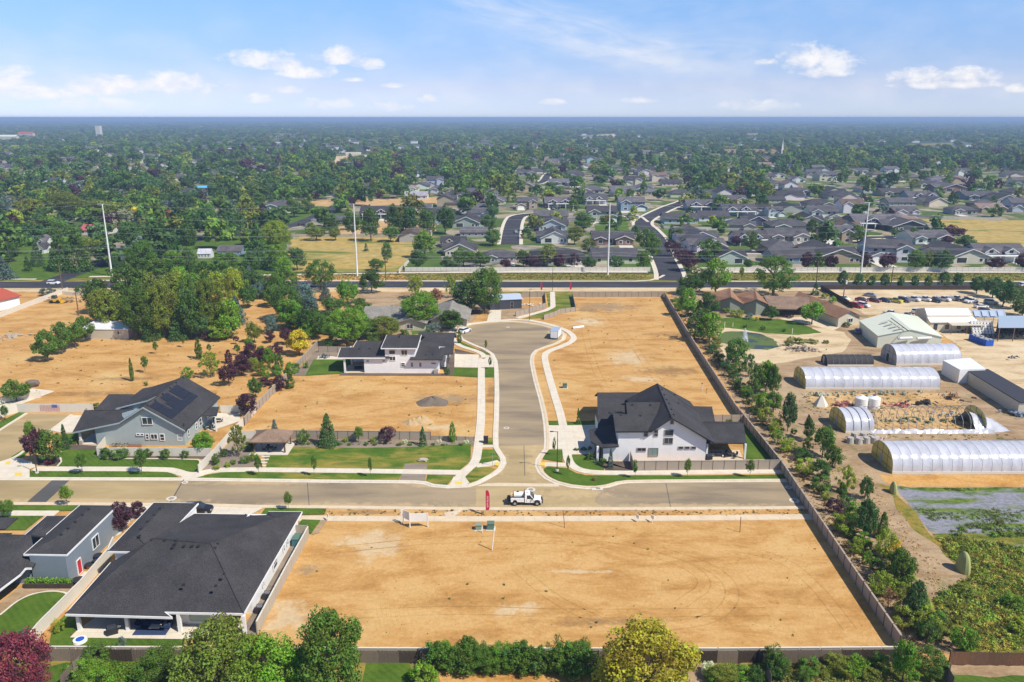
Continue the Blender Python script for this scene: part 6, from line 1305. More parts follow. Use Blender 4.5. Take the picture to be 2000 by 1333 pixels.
junk('dark rusty machine parts in front of the canopy roof', 1880, 645, 50, 8, 2, (.12, .10, .09), 1.3, seed=8); junk('black machinery under the open blue roofed barn', 1985, 655, 60, 9, 3, (.05, .05, .055), 2.0, seed=9)
junk('dark clutter behind the white workshop gable', 1785, 622, 50, 8, 3, (.10, .09, .10), 1.4, seed=10); junk('black pipes and planks between the tanks and the right end', 1800, 790, 26, 4.5, 1.2, (.05, .05, .05), .9, seed=11)
junk('red brown boxes left of the white water tanks', 1650, 793, 20, 3, 1, (.30, .12, .10), .8, seed=12); junk('rusty frame parts right of the black pipes', 1858, 780, 26, 2.8, 1.6, (.26, .15, .09), 1.5, seed=13); junk('metal scrap at the end of the long beige building', 1995, 812, 40, 4, 2, (.22, .26, .32), 1., seed=14)
junk('driftwood and antler like branches on the sand by the pond', 1562, 684, 60, 5, 2.5, (.32, .27, .22), .9, 'branch_heap', 'branches', 1.2, seed=15)
junk('low white debris in the dirt yard beside the dark metal shed', 1032, 597, 16, 3, 1.2, (.6, .58, .54), .8, seed=16)
x, y, _ = P(1055, 0 + 795); 
for i, (px, py, n_, rx, ry, c_, l) in enumerate(((1600, 775, 24, 5, 1, (.35, .38, .30), 'pale bench frames below the long greenhouse, left end'), (1730, 772, 30, 12, .8, (.30, .33, .24), 'row of low bench frames below the long greenhouse'), (1760, 795, 18, 3, 1, (.40, .12, .12), 'red hoops and pipes right of the water tanks'), (1790, 825, 30, 9, .8, (.16, .20, .10), 'plant trays inside the stripped greenhouse frame'), (1850, 812, 20, 6, .8, (.55, .54, .5), 'crumpled white sheets inside the stripped greenhouse frame'),
        (1975, 700, 8, 3, 2, (.2, .2, .22), 'small dark items on the open sandy yard'), (1940, 660, 30, 4, 1.5, (.07, .07, .08), 'dark trailers beside the blue dumpster'), (1650, 705, 12, 4, 1, (.25, .2, .15), 'sticks behind the black shade tunnel'))):
    junk(l, px, py, n_, rx, ry, c_, 1.0, seed=40 + i, smax=1.1)
# white rolls of plastic behind the arched greenhouse
for i, px in enumerate((1765, 1802)):
    x, y, _ = P(px, 672 + 11); tag(MB().tube([(x - 2, y, 3.2), (x + 2, y + .2, 3.3)], .4, 8).build('plastic_roll', M['plastic_white']), f'white rolled plastic on top of the arched greenhouse, the {"left" if i == 0 else "right"} roll', 'roll')
# pyramid tent frame
x, y, _ = P(1603, 792); t = thing('cloth_pyramid', (x, y, 0), 'cream cloth pyramid left of the white water tanks', 'tent'); obj('cloth', MB().prism(disc(1.7, .02, 5), disc(.06, 2.6, 5)).mesh('cloth', M['vinyl_cream']), t); obj('pole', MB().tube([(0, 0, 0), (0, 0, 2.8)], .04, 5).mesh('pole', M['steel']), t)
for px, py, h_, r_, l in ((1744, 963, 2.1, .7, 'slim pale green shelter at the corner of the weed field'), (1880, 1115, 3.0, 1.0, 'pale green igloo shaped shelter at the edge of the weeds')):
    x, y, _ = P(px, py); N = 10; pr = [(math.cos(k * math.pi / N / 2), math.sin(k * math.pi / N / 2)) for k in range(N + 1)]; m = MB()
    for k in range(N): m.prism([(x + a * .8, y + b_ * 1.4, pr[k][1] * h_) for a, b_, _ in disc(r_ * pr[k][0] + .02, 0, 12)], [(x + a * .8, y + b_ * 1.4, pr[k + 1][1] * h_) for a, b_, _ in disc(r_ * pr[k + 1][0] + .02, 0, 12)])
    tag(m.build('field_shelter', mat('shelter_green', (.33, .35, .13), .7, var=.1)), l, 'shelter')
# ------------------------------------------------------------------ poles, lamps, wires, signs
PT = [(219, 540), (698, 540), (1187, 537), (1681, 535)]
tops = []
for i, (px, py) in enumerate(PT):
    x, y, _ = P(px, py); t = thing('power_pole', (x, y, 0), 'tall slender white steel power pole, the %s of four from the left' % ('first', 'second', 'third', 'fourth')[i], 'power pole', 'tall white power poles')
    obj('pole', MB().tube([(0, 0, 0), (0, 0, 29.2)], .40, 10, r2=.17).mesh('pole', M['paint_white']), t)
    for k, z_ in enumerate((28.4, 24.0, 20.5, 17.5, 12, 9)): obj('insulator', MB().tube([(0, 0, z_), ((1 if k % 2 else -1) * 1.5, -.1, z_ + .35)], .09, 5, r2=.05).mesh('insulator', M['steel']), t)
    obj('crossarm', MB().box((-.6, 0, 29.2), (2.6, .15, .15)).mesh('crossarm', M['paint_white']), t); tops.append((x, y))
d = Vector(tops[1]) - Vector(tops[0]); chain = [tuple(Vector(tops[0]) - d * 1.02)] + tops + [tuple(Vector(tops[3]) + d * 1.03)]
for k, (z_, s) in enumerate(((29.3, -1), (24.3, 1), (20.8, -1), (17.8, 1), (12.3, -1), (11.6, .4), (9.3, 1), (8.4, -.5))):
    m = MB()
    for a, c in zip(chain[:-1], chain[1:]):
        m.tube([(a[0] + (c[0] - a[0]) * u + s * .0, a[1] + (c[1] - a[1]) * u + s * 1.2, z_ - 1.8 * 4 * u * (1 - u)) for u in [q / 12 for q in range(13)]], .026, 3)
    tag(m.build('power_line', mat('wire', (.42, .43, .45), .5)), 'power line strung between the tall white poles, %s from the top' % ('first', 'second', 'third', 'fourth', 'fifth', 'sixth', 'seventh', 'eighth')[k], 'power line', 'lines on the tall white poles')
for px, py, tp, l in ((122, 566, 515, 'wooden utility pole beside the main road crossing at left'), (154, 617, 570, 'dark wooden pole standing on the dry field at left'), (754, 549, 502, 'wooden utility pole in front of the golden field'), (1594, 553, 508, 'wooden pole right of the large willow'), (1740, 559, 520, 'wooden pole in the row of roadside trees by the car yard'), (1646, 592, 543, 'wooden pole with a transformer at the car yard corner')):
    x, y, _ = P(px, py); h_ = hgt(px, py, tp); t = thing('utility_pole', (x, y, 0), l, 'utility pole'); obj('pole', MB().tube([(0, 0, 0), (0, 0, h_)], .2, 7, r2=.14).mesh('pole', M['wood_brown']), t); obj('crossarm', MB().box((0, 0, h_ - .7), (2.2, .12, .14)).mesh('crossarm', M['wood_brown']), t)
    for s in (-1, 0, 1): obj('insulator', MB().box((s, 0, h_ - .5), (.12, .12, .25)).mesh('insulator', M['paint_white']), t)
    if px == 1646: obj('transformer', MB().tube([(.4, -.1, h_ - 2.2), (.4, -.1, h_ - .9)], .32, 10).mesh('transformer', M['paint_white']), t)
def lamp(px, py, tp, label, arm=-1.8):
    x, y, _ = P(px, py); h_ = hgt(px, py, tp); t = thing('street_lamp', (x, y, 0), label, 'street lamp'); obj('pole', MB().tube([(0, 0, 0), (0, 0, h_)], .09, 8, r2=.06).mesh('pole', M['steel_dark']), t)
    obj('arm', MB().tube([(0, 0, h_ - .1), (arm, 0, h_)], .045, 6).mesh('arm', M['steel_dark']), t); obj('lamp_head', MB().box((arm - .2, 0, h_ - .02), (.65, .28, .12)).mesh('lamp_head', M['steel_dark']), t); obj('base', MB().prism(disc(.32, 0, 10), disc(.3, .35, 10)).mesh('base', M['concrete_plain']), t)
lamp(1088, 921, 843, 'dark street lamp on the lawn corner of the big white house', -.9); lamp(72.5, 925, 862, 'dark street lamp at the left corner beside the dark red tree', -.5); lamp(1034.5, 627, 565, 'dark street lamp at the far end of the cul-de-sac', .5); lamp(1079, 570, 518, 'dark street lamp beside the main road, at the end of the footpath', .5)
def feather(px, py, tp, label, text=False):
    x, y, _ = P(px, py); h_ = hgt(px, py, tp); t = thing('feather_flag', (x, y, 0), label, 'banner'); obj('pole', MB().tube([(0, 0, 0), (0, 0, h_ * .95), (.15, 0, h_)], .03, 5).mesh('pole', M['steel']), t)
    zb = h_ * .22; pr = [(0, zb), (.55, zb + .05), (.62, zb + .5), (.62, h_ * .8), (.5, h_ * .93), (.25, h_ * .99), (0, h_ * .95)]
    fl = obj('flag', MB().prism([(a, -.015, c) for a, c in pr], [(a, .015, c) for a, c in pr]).mesh('flag', M['banner_red']), t)
    if text:
        cu = bpy.data.curves.new('lettering', 'FONT'); cu.body = 'NOW SELLING'; cu.size = .5; cu.align_x = 'CENTER'; cu.align_y = 'CENTER'; cu.extrude = .003; tmp = bpy.data.objects.new('lettering_curve', cu); col.objects.link(tmp); me = bpy.data.meshes.new_from_object(tmp.evaluated_get(bpy.context.evaluated_depsgraph_get())); bpy.data.objects.remove(tmp); me.name = 'lettering'; me.materials.clear(); me.materials.append(M['paint_white'])
        obj('lettering', me, fl, (.31, -.03, (zb + h_ * .88) / 2), (math.pi / 2, -math.pi / 2, 0), (.62, .75, 1))
feather(949, 1008, 957, 'tall red feather banner with white letters beside the street, left of the truck', True); feather(1056, 571, 551, 'red feather banner by the main road, left of the pair'); feather(1113, 570, 551, 'red feather banner by the main road, right of the pair')
x, y, _ = P(801, 1031); t = thing('site_sign', (x, y, 0), 'large white blank board sign of two panels on posts beside the pavement', 'sign')
sw_, sm_, se_ = Vector((*P(783, 1030)[:2], 0)), Vector((x, y, 0)), Vector((*P(836, 1030)[:2], 0)); o = t.location; back = sw_ + Vector((.25, 1.2, 0))
for a, c in ((sm_, se_), (sm_ + Vector((.0, .3, 0)), back)):
    d = c - a; rz = math.atan2(d.y, d.x); mpt = (a + c) / 2 - o; obj('board', MB().box((0, 0, 1.75), (d.length, .06, 1.45)).mesh('board', M['plastic_white']), t, tuple(mpt), (0, 0, rz))
for p in (sw_ + Vector((0, 1.0, 0)), sm_, se_, back): obj('post', MB().box((0, 0, 1.25), (.16, .16, 2.5)).mesh('post', M['paint_white']), t, tuple(p - o))
for px, py, l in ((1245, 1020, 'small white lot sign beside the pavement, left of the pair'), (1274, 1021, 'small white lot sign beside the pavement, right of the pair'), (641, 1018, 'small white sign at the corner of the lawn and the front vacant lot')):
    x, y, _ = P(px, py); t = thing('lot_sign', (x, y, 0), l, 'sign'); obj('board', MB().box((0, 0, 1.0), (.08, .75, .6)).mesh('board', M['plastic_white']), t, (0, 0, 0), (0, 0, .5)); obj('post', MB().box((0, 0, .4), (.07, .07, .8)).mesh('post', M['paint_white']), t)
def cabinet(px, py, l, m_, w_=1.1, h_=.9):
    x, y, _ = P(px, py); t = thing('utility_cabinet', (x, y, 0), l, 'utility box'); obj('casing', MB().box((0, 0, h_ / 2 + .05), (w_, w_ * .9, h_), taper=.96).mesh('casing', M[m_]), t); obj('lid', MB().box((0, -.02, h_ + .08), (w_ + .06, w_, .1)).mesh('lid', M[m_]), t); obj('slab', MB().box((0, 0, .03), (w_ + .4, w_ + .3, .06)).mesh('slab', M['concrete_plain']), t)
cabinet(935, 1034, 'pale green utility box just below the pavement', 'plastic_sage', .9, .8); cabinet(958.5, 1033, 'dark green utility box next to the tall white stake', 'plastic_green', 1.1, 1.0); cabinet(1103, 758, 'dark green utility box on the large vacant lot by the footpath', 'plastic_green', 1.0, 1.0)
for px, py, h_, l, tl in ((961, 1075, 3.6, 'tall white plastic pipe standing on the front vacant lot', .35), (942.5, 1041, 1.2, 'short white stake beside the pale green box', 0), (1103, 1031, 3.0, 'thin rusty stake with weeds at its foot', -.3), (1445, 1040, 2.6, 'thin dark stake standing at the right of the front vacant lot', 0), (1372, 764, 1.3, 'white stake on the large vacant lot behind the big white house', 0), (1380, 765, .7, 'short dark stake next to the white one', 0)):
    x, y, _ = P(px, py); t = thing('stake', (x, y, 0), l, 'stake'); obj('pipe', MB().tube([(0, 0, 0), (tl, .1, h_)], .06 if h_ < 3.2 else .09, 6).mesh('pipe', M['rust' if ('rusty' in l or 'dark' in l) else 'plastic_white']), t)
cabinet(949, 866, 'black rubbish bin shaped mailbox cluster on the grass beside the footpath', 'trim_dark', .9, 1.3)
x, y, _ = P(962, 912); t = thing('street_sign', (x, y, 0), 'green street name sign on a post at the corner kerb', 'sign'); obj('post', MB().tube([(0, 0, 0), (0, 0, 2.6)], .04, 6).mesh('post', M['steel']), t); obj('name_board', MB().box((0, 0, 2.55), (.9, .03, .2)).mesh('name_board', mat('sign_green', (.01, .22, .12), .5)), t); obj('name_board', MB().box((0, 0, 2.8), (.03, .9, .2)).mesh('name_board', M['sign_green']), t)
for px, py, r_, l in ((989, 837, .6, 'pale round manhole cover in the cul-de-sac street'), (992, 640, .6, 'pale manhole cover in the turning circle'), (361, 943.5, .55, 'manhole cover at the tar joint, near the kerb'), (335, 975, .85, 'large ringed manhole cover above the big grey roof'), (1037, 957.5, .8, 'manhole cover behind the white truck'), (1551, 979, .85, 'ringed manhole cover at the right end of the street'), (1540, 953, .6, 'manhole cover by the long fence at the street end')):
    x, y, _ = P(px, py); t = thing('manhole_cover', (x, y, ZR + .02), l, 'manhole cover'); obj('collar', MB().prism(disc(r_, 0, 20), disc(r_, .03, 20)).mesh('collar', M['concrete_plain']), t); obj('lid', MB().prism(disc(r_ * .55, .031, 20), disc(r_ * .55, .045, 20)).mesh('lid', M['iron']), t)
x, y, _ = P(1166, 956); t = thing('storm_drain', (x, y, .06), 'pale storm drain inlet at the kerb below the lawn corner', 'drain'); obj('frame', MB().box((0, 0, .06), (2.0, 1.1, .08)).mesh('frame', M['concrete_plain']), t); obj('grate', MB().box((.2, 0, .11), (.7, .6, .03)).mesh('grate', M['iron']), t)
# flag pattern on the cream fence: small stars and stripes of woven tape
o = ff.location; m = MB(); 
for r_ in range(5):
    for k in range(13): m.box((o.x + 5.2 + k * .34, P(35, 806)[1] - .12, .45 + r_ * .3 + .03 * math.sin(k)), (.17, .03, .09))
m.build('stripe_tape', M['red_paint'], ff); m = MB()
for r_ in range(3):
    for k in range(4): m.box((o.x + 7.9 + k * .3, P(35, 806)[1] - .15, 1.35 + r_ * .22), (.2, .03, .15))
m.build('star_field', M['plastic_blue'], ff)
# pavilion in the park strip
x, y, _ = P(527, 886); t = thing('pavilion', (x, y, 0), 'wooden garden pavilion with a brown hip roof in the park strip', 'pavilion'); m = MB(); hip(m, x - 3.1, x + 3.1, y - .3, y + 4.6, 2.7, .5, .5); m.build('roof', M['shingle_brown'], t)
for a in (-2.9, 2.9):
    for c in (.1, 4.3): column(t, x + a, y + c, 0, 2.6, .28, 'wood_brown', 'post')
MB().box((x, y + .1, 2.5), (6.2, .2, .3)).build('beam', M['wood_brown'], t); MB().box((x, y + 2.1, .08), (7.4, 6.2, .16)).build('floor', M['concrete_plain'], t)
table_set(527, 882, 'dark table set inside the wooden pavilion', 'fabric_dark', .16, 4, .9)
for k, (px, py) in enumerate([(519, 893), (517, 899), (514, 905), (512, 911)]):
    x, y, _ = P(px, py); tag(MB().box((x, y, .09), (1.5, .55, .1), .1).build('stepping_stone', M['concrete_plain']), 'pale stepping stone from the pavilion to the pavement, %s from the pavilion' % ('first', 'second', 'third', 'fourth')[k], 'stepping stone')
x, y, _ = P(64 + 0, 754); t = thing('boulder', (*G(64, 755), 0), 'single dark boulder on the dry field at left', 'boulder')
def rock(r_, seed, fl=.7):
    rr = random.Random(seed); b_ = bpy.data.meshes.new('stone'); import bmesh; bm_ = bmesh.new(); bmesh.ops.create_icosphere(bm_, subdivisions=2, radius=r_)
    for v in bm_.verts: v.co *= rr.uniform(.78, 1.15); v.co.z *= fl
    bm_.to_mesh(b_); bm_.free(); return b_
me = rock(1.5, 4); me.materials.append(M['rock_dark']); obj('stone', me, t, (0, 0, .7))
x, y, _ = P(825, 902); t = thing('boulder', (x, y, 0), 'white and brown boulder on the lawn above the gravel strip', 'boulder'); me = rock(.75, 8, .6); me.materials.append(M['stone']); obj('stone', me, t, (0, 0, .3), (0, 0, 0), (1.4, .8, 1))
def mound(px, py, rx, ry, h_, m_, name, label, cat, seed=1):
    x, y, _ = P(px, py); rr = np.random.default_rng(seed); N, K = 26, 9; m = MB(); ph = rr.uniform(0, 6, 4)
    for k in range(K + 1):
        u = k / K
        for i in range(N):
            a = 2 * math.pi * i / N; q = 1 + .13 * math.sin(3 * a + ph[0]) + .08 * math.sin(5 * a + ph[1]); m.v.append((x + rx * (1 - u) * q * math.cos(a), y + ry * (1 - u) * q * math.sin(a), -.04 + h_ * (math.sin(u * math.pi / 2) ** 1.3) * (1 + .12 * math.sin(4 * a + ph[2] + 3 * u)) + rr.uniform(-.03, .03)))
    for k in range(K):
        for i in range(N): m.f.append((k * N + i, k * N + (i + 1) % N, (k + 1) * N + (i + 1) % N, (k + 1) * N + i)); m.mi.append(0)
    return tag(m.build(name, M[m_]), label, cat)
mound(845, 786, 3.8, 3.4, 1.3, 'pile_dark', 'gravel_pile', 'dark gravel pile on the upper vacant lot', 'gravel pile'); mound(805, 826, 2.0, 2.2, .9, 'pile_sand', 'dirt_pile', 'left sandy dirt pile near the shrub bed fence', 'dirt pile', 5); mound(823, 823, 2.6, 2.4, 1.1, 'pile_sand', 'dirt_pile', 'right sandy dirt pile near the shrub bed fence', 'dirt pile', 6)
mound(1148, 627, 4, 3, .4, 'dirt_pale' , 'sand_pile', 'low pale sand pile near the cul-de-sac end', 'sand pile', 7)
x, y, _ = P(1130, 642); tag(MB().tube([(x - 1.8, y - .5, .3), (x - .3, y, .34), (x + 1.6, y + 1.2, .3)], .42, 8).build('white_bundle', M['plastic_white']), 'white wrapped bundle on the large vacant lot by the cul-de-sac', 'bundle')
# fountain in the pond
x, y, _ = P(1454, 668); N = 10; m = MB(); rr = random.Random(2)
for k in range(420):
    a = rr.uniform(0, 6.28); u = rr.random(); r_ = 1.1 * (u ** .8) * (0.6 + .4 * rr.random()); z_ = 4.0 * (1 - u ** 1.7) * rr.uniform(.3, 1); s = .09; p = Vector((x + r_ * math.cos(a), y + r_ * math.sin(a), z_ + .1)); m.box(tuple(p), (s, s, s * 2.2), rr.uniform(0, 3), taper=.3)
f_ = tag(m.build('fountain_spray', mat('spray_white', (.85, .87, .9), .4)), 'white fountain jet rising from the pond', 'fountain')
for i, (px, py, l) in enumerate(((1415, 640, 'left'), (1431, 640, 'middle'), (1547, 653, 'right'))):
    x, y, _ = P(px, py); t = thing('garden_post', (x, y, 0), f'thin pale post at the lawn edge of the ranch house, the {l} one', 'post'); obj('post_shaft', MB().box((0, 0, .8), (.18, .18, 1.9 if i != 1 else 1.2)).mesh('post_shaft', M['vinyl_cream']), t); obj('cap', MB().box((0, 0, 1.8 if i != 1 else 1.5), (.24, .24, .06)).mesh('cap', M['vinyl_taupe']), t)
# ------------------------------------------------------------------ vehicles
def wheel(t, x, s, r_=.36, w_=.24, y=.85):
    k = ('wheel', r_, w_)
    if k not in WCACHE: WCACHE[k] = (MB().tube([(0, -w_ / 2, 0), (0, w_ / 2, 0)], r_, 16).mesh('tyre', M['rubber']), MB().tube([(0, -w_ / 2 - .015, 0), (0, w_ / 2 + .015, 0)], r_ * .55, 12).mesh('rim', M['steel']))
    a, c = WCACHE[k]; o = obj('wheel', a, t, (x, s * y, r_)); obj('rim', c, o); return o
CARM = {}
def carmesh(kind):
    if kind in CARM: return CARM[kind]
    def loft(secs, name, m_):   # secs: (x, halfwidth_low, halfwidth_high, z0, z1)
        m = MB()
        for (x, wl_, wh, z0, z1) in secs: m.v += [(x, -wl_, z0), (x, -wl_ * 1.0, (z0 + z1) / 2), (x, -wh, z1), (x, wh, z1), (x, wl_, (z0 + z1) / 2), (x, wl_, z0)]
        n = len(secs)
        for i in range(n - 1):
            for j in range(6): m.f.append((i * 6 + j, i * 6 + (j + 1) % 6, (i + 1) * 6 + (j + 1) % 6, (i + 1) * 6 + j)); m.mi.append(0)
        m.f += [tuple(range(5, -1, -1)), tuple(range((n - 1) * 6, n * 6))]; m.mi += [0, 0]; me = m.mesh(name, M[m_]); return me
    d = {}
    if kind in ('sedan', 'suv'):
        hb = .95 if kind == 'sedan' else 1.08; ht = 1.42 if kind == 'sedan' else 1.72; xr = (-1.75, -1.15, .35, 1.15) if kind == 'sedan' else (-2.1, -1.85, .4, 1.1)
        d['body'] = loft([(-2.3, .7, .66, .35, hb - .12), (-2.2, .86, .8, .25, hb), (-1.2, .92, .84, .22, hb), (1.1, .92, .84, .22, hb), (1.9, .9, .8, .24, hb - .14), (2.25, .8, .7, .3, hb - .3), (2.32, .6, .55, .4, .6)], 'body', 'paint_any')
        d['window_band'] = loft([(xr[0], .8, .76, hb - .05, hb + .02), (xr[1], .82, .66, hb - .05, ht - .06), (xr[2], .82, .66, hb - .05, ht - .06), (xr[3], .8, .76, hb - .05, hb + .02)], 'window_band', 'glass_dark')
        d['roof_panel'] = loft([(xr[1] - .08, .7, .62, ht - .1, ht - .02), (xr[1] + .2, .7, .62, ht - .1, ht), (xr[2] - .2, .7, .62, ht - .1, ht), (xr[2] + .02, .7, .62, ht - .1, ht - .03)], 'roof_panel', 'paint_any')
    else:
        d['body'] = loft([(-.35, .96, .9, .35, 1.12), (1.0, .96, .9, .3, 1.12), (1.15, .96, .9, .3, 1.14), (2.3, .95, .86, .32, 1.08), (2.65, .9, .78, .4, .95), (2.7, .8, .7, .45, .8)], 'body', 'paint_any')
        d['bed'] = MB().box((-1.65, -.9, .8), (2.6, .12, .62)).box((-1.65, .9, .8), (2.6, .12, .62)).box((-2.93, 0, .8), (.1, 1.9, .6)).box((-1.65, 0, .55), (2.6, 1.75, .12)).mesh('bed', M['paint_any'])
        d['window_band'] = loft([(-.42, .84, .8, 1.05, 1.12), (-.3, .86, .7, 1.05, 1.76), (.75, .86, .7, 1.05, 1.76), (1.5, .84, .8, 1.05, 1.12)], 'window_band', 'glass_dark')
        d['roof_panel'] = loft([(-.38, .74, .66, 1.72, 1.82), (-.2, .74, .66, 1.72, 1.84), (.6, .74, .66, 1.72, 1.84), (.8, .74, .66, 1.72, 1.8)], 'roof_panel', 'paint_any')
    CARM[kind] = d; return d
HL = MB().box((0, 0, 0), (.12, .32, .14)).mesh('headlight', M['paint_white'])
TLm = MB().box((0, 0, 0), (.08, .26, .18)).mesh('tail_light', M['red_paint'])
def car(px, py, ang, kind, c, label, group='vehicles in the car yard', cat=None):
    x, y, _ = P(px, py); t = thing('parked_car' if kind != 'pickup' else 'pickup_truck', (x, y, .06), label, cat or ('pickup' if kind == 'pickup' else 'car'), group, rz=ang)
    for n_, me in carmesh(kind).items(): obj(n_, me, t).color = (*c, 1)
    fx = (1.45, -1.4) if kind != 'pickup' else (1.85, -1.75)
    for a in fx:
        for s in (-1, 1): wheel(t, a, s, .34 if kind == 'sedan' else .4, .22)
    xe = 2.28 if kind != 'pickup' else 2.68
    for s in (-1, 1): obj('headlight', HL, t, (xe - .08, s * .62, .72 if kind != 'pickup' else .85)); obj('tail_light', TLm, t, (-2.27 if kind != 'pickup' else -2.98, s * .68, .8))
    return t
WH, RD, DR, BL, YL, BK, SV = (.75, .75, .76), (.42, .02, .03), (.16, .02, .03), (.05, .07, .13), (.55, .48, .04), (.015, .015, .018), (.45, .47, .5)
car(908, 650, 1.0, 'suv', WH, 'white suv parked at the left rim of the cul-de-sac', 'street vehicles')
car(234, 1012, 1.15, 'suv', BK, 'black suv in the driveway beside the slate blue house', 'street vehicles'); car(388, 1002, .1, 'suv', BK, 'black car top behind the big grey roof', 'street vehicles')
car(105, 556, .0, 'suv', WH, 'white car driving on the main road at left', 'street vehicles'); car(595, 560, 0, 'sedan', SV, 'pale car on the main road behind the willow', 'street vehicles')
car(1008, 455, 1.6, 'sedan', SV, 'pale car parked on the dark side street'.replace('parked', 'standing'), 'street vehicles'); car(590, 441, .5, 'suv', BK, 'black car on the road above the golden field', 'street vehicles'); car(614, 432, .5, 'sedan', (.3, .3, .3), 'grey car farther up the road above the golden field', 'street vehicles')
fw = -1.1
car(1672, 601, -1.0, 'suv', RD, 'bright red suv at the dark fence of the car yard'); car(1686, 600, -1.0, 'suv', WH, 'small white car right beside the bright red suv'); car(1683, 589, -1.0, 'sedan', (.25, .02, .04), 'dark red sedan behind the bright red suv'); car(1707, 590, -.9, 'sedan', DR, 'maroon sedan in the back row of the car yard')
car(1728, 590, -.9, 'sedan', BL, 'dark blue sedan between the maroon and the yellow vehicles'); car(1747, 591, -.9, 'pickup', YL, 'yellow pickup in the back row of the car yard')
for i, (px, py) in enumerate([(1782, 588), (1804, 588), (1823, 590), (1841, 588), (1866, 587)]):
    car(px, py, -.95, 'pickup', WH if i != 2 else (.03, .035, .05), ('white pickup first in the row of work trucks', 'white pickup second in the row of work trucks', 'dark pickup in the row of white work trucks', 'white pickup right of the dark one', 'white pickup standing alone at the right of the row')[i])
car(1897, 592, 3.5, 'pickup', WH, 'white pickup with open bed near the shady trees'); car(1916, 602, .1, 'sedan', WH, 'long white sedan in front of the shady trees'); car(1741, 617, 2.2, 'pickup', WH, 'white pickup alone left of the white workshop'); car(1791, 612, .6, 'suv', WH, 'white van nose at the gable of the white workshop'); car(1647, 586, -1., 'sedan', WH, 'pale car hidden behind the transformer pole')
car(2003, 561, .0, 'suv', WH, 'white car on the main road at the right edge', 'street vehicles'); car(1675, 651, 1.2, 'sedan', (.1, .12, .2), 'dark small vehicle in the shade left of the cream warehouse')
car(1060, 400, 1.5, 'sedan', WH, 'white car on a far driveway', 'far cars'); 
rr = random.Random(77)
for i, (px, py, k, c, l) in enumerate(((1765, 590, 'suv', (.10, .10, .11), 'dark suv between the yellow pickup and the white trucks'), (1700, 580, 'sedan', (.30, .31, .33), 'grey sedan in the farthest row of the car yard'), (1884, 590, 'pickup', (.05, .05, .06), 'black pickup right of the lone white pickup'), (1925, 612, 'suv', (.12, .12, .13), 'dark suv just in front of the long white sedan'), (1768, 622, 'pickup', (.06, .06, .07), 'dark pickup beside the clutter left of the white workshop'), (1935, 594, 'suv', (.5, .5, .5), 'silver suv in the shade of the yard trees'))):
    car(px, py, -.95 + .2 * (i % 3), k, c, l)
def box_trailer():
    x, y, _ = P(1082, 664); t = thing('cargo_trailer', (x, y, 0), 'white enclosed cargo trailer parked at the right rim of the cul-de-sac', 'trailer', rz=-.12 - .12)
    L = 5.2; obj('box', MB().box((0, L / 2, 1.5), (2.3, L, 2.1)).mesh('box', M['metal_white']), t); obj('roof', MB().box((0, L / 2, 2.58), (2.34, L + .05, .08)).mesh('roof', M['metal_blue']), t)
    obj('rear_door', MB().box((0, -.03, 1.45), (2.1, .05, 1.9)).mesh('rear_door', M['metal_white']), t); obj('bumper', MB().box((0, -.08, .42), (2.3, .15, .12)).mesh('bumper', M['steel_dark']), t)
    for a in (-1.12, 1.12): obj('corner_trim', MB().box((a, -.02, 1.5), (.08, .08, 2.1)).mesh('corner_trim', M['steel_dark']), t)
    for a in (2.3, 3.1):
        for s in (-1, 1): o = obj('wheel', MB().tube([(s * .95 - .1, a, .36), (s * .95 + .1, a, .36)], .36, 14).mesh('wheel', M['rubber']), t)
    for s in (-1, 1): obj('tail_light', MB().box((s * 1.0, -.07, .7), (.18, .04, .1)).mesh('tail_light', M['red_paint']), t)
    obj('tongue', MB().box((0, L + .7, .45), (.2, 1.4, .12)).mesh('tongue', M['steel_dark']), t)
box_trailer()
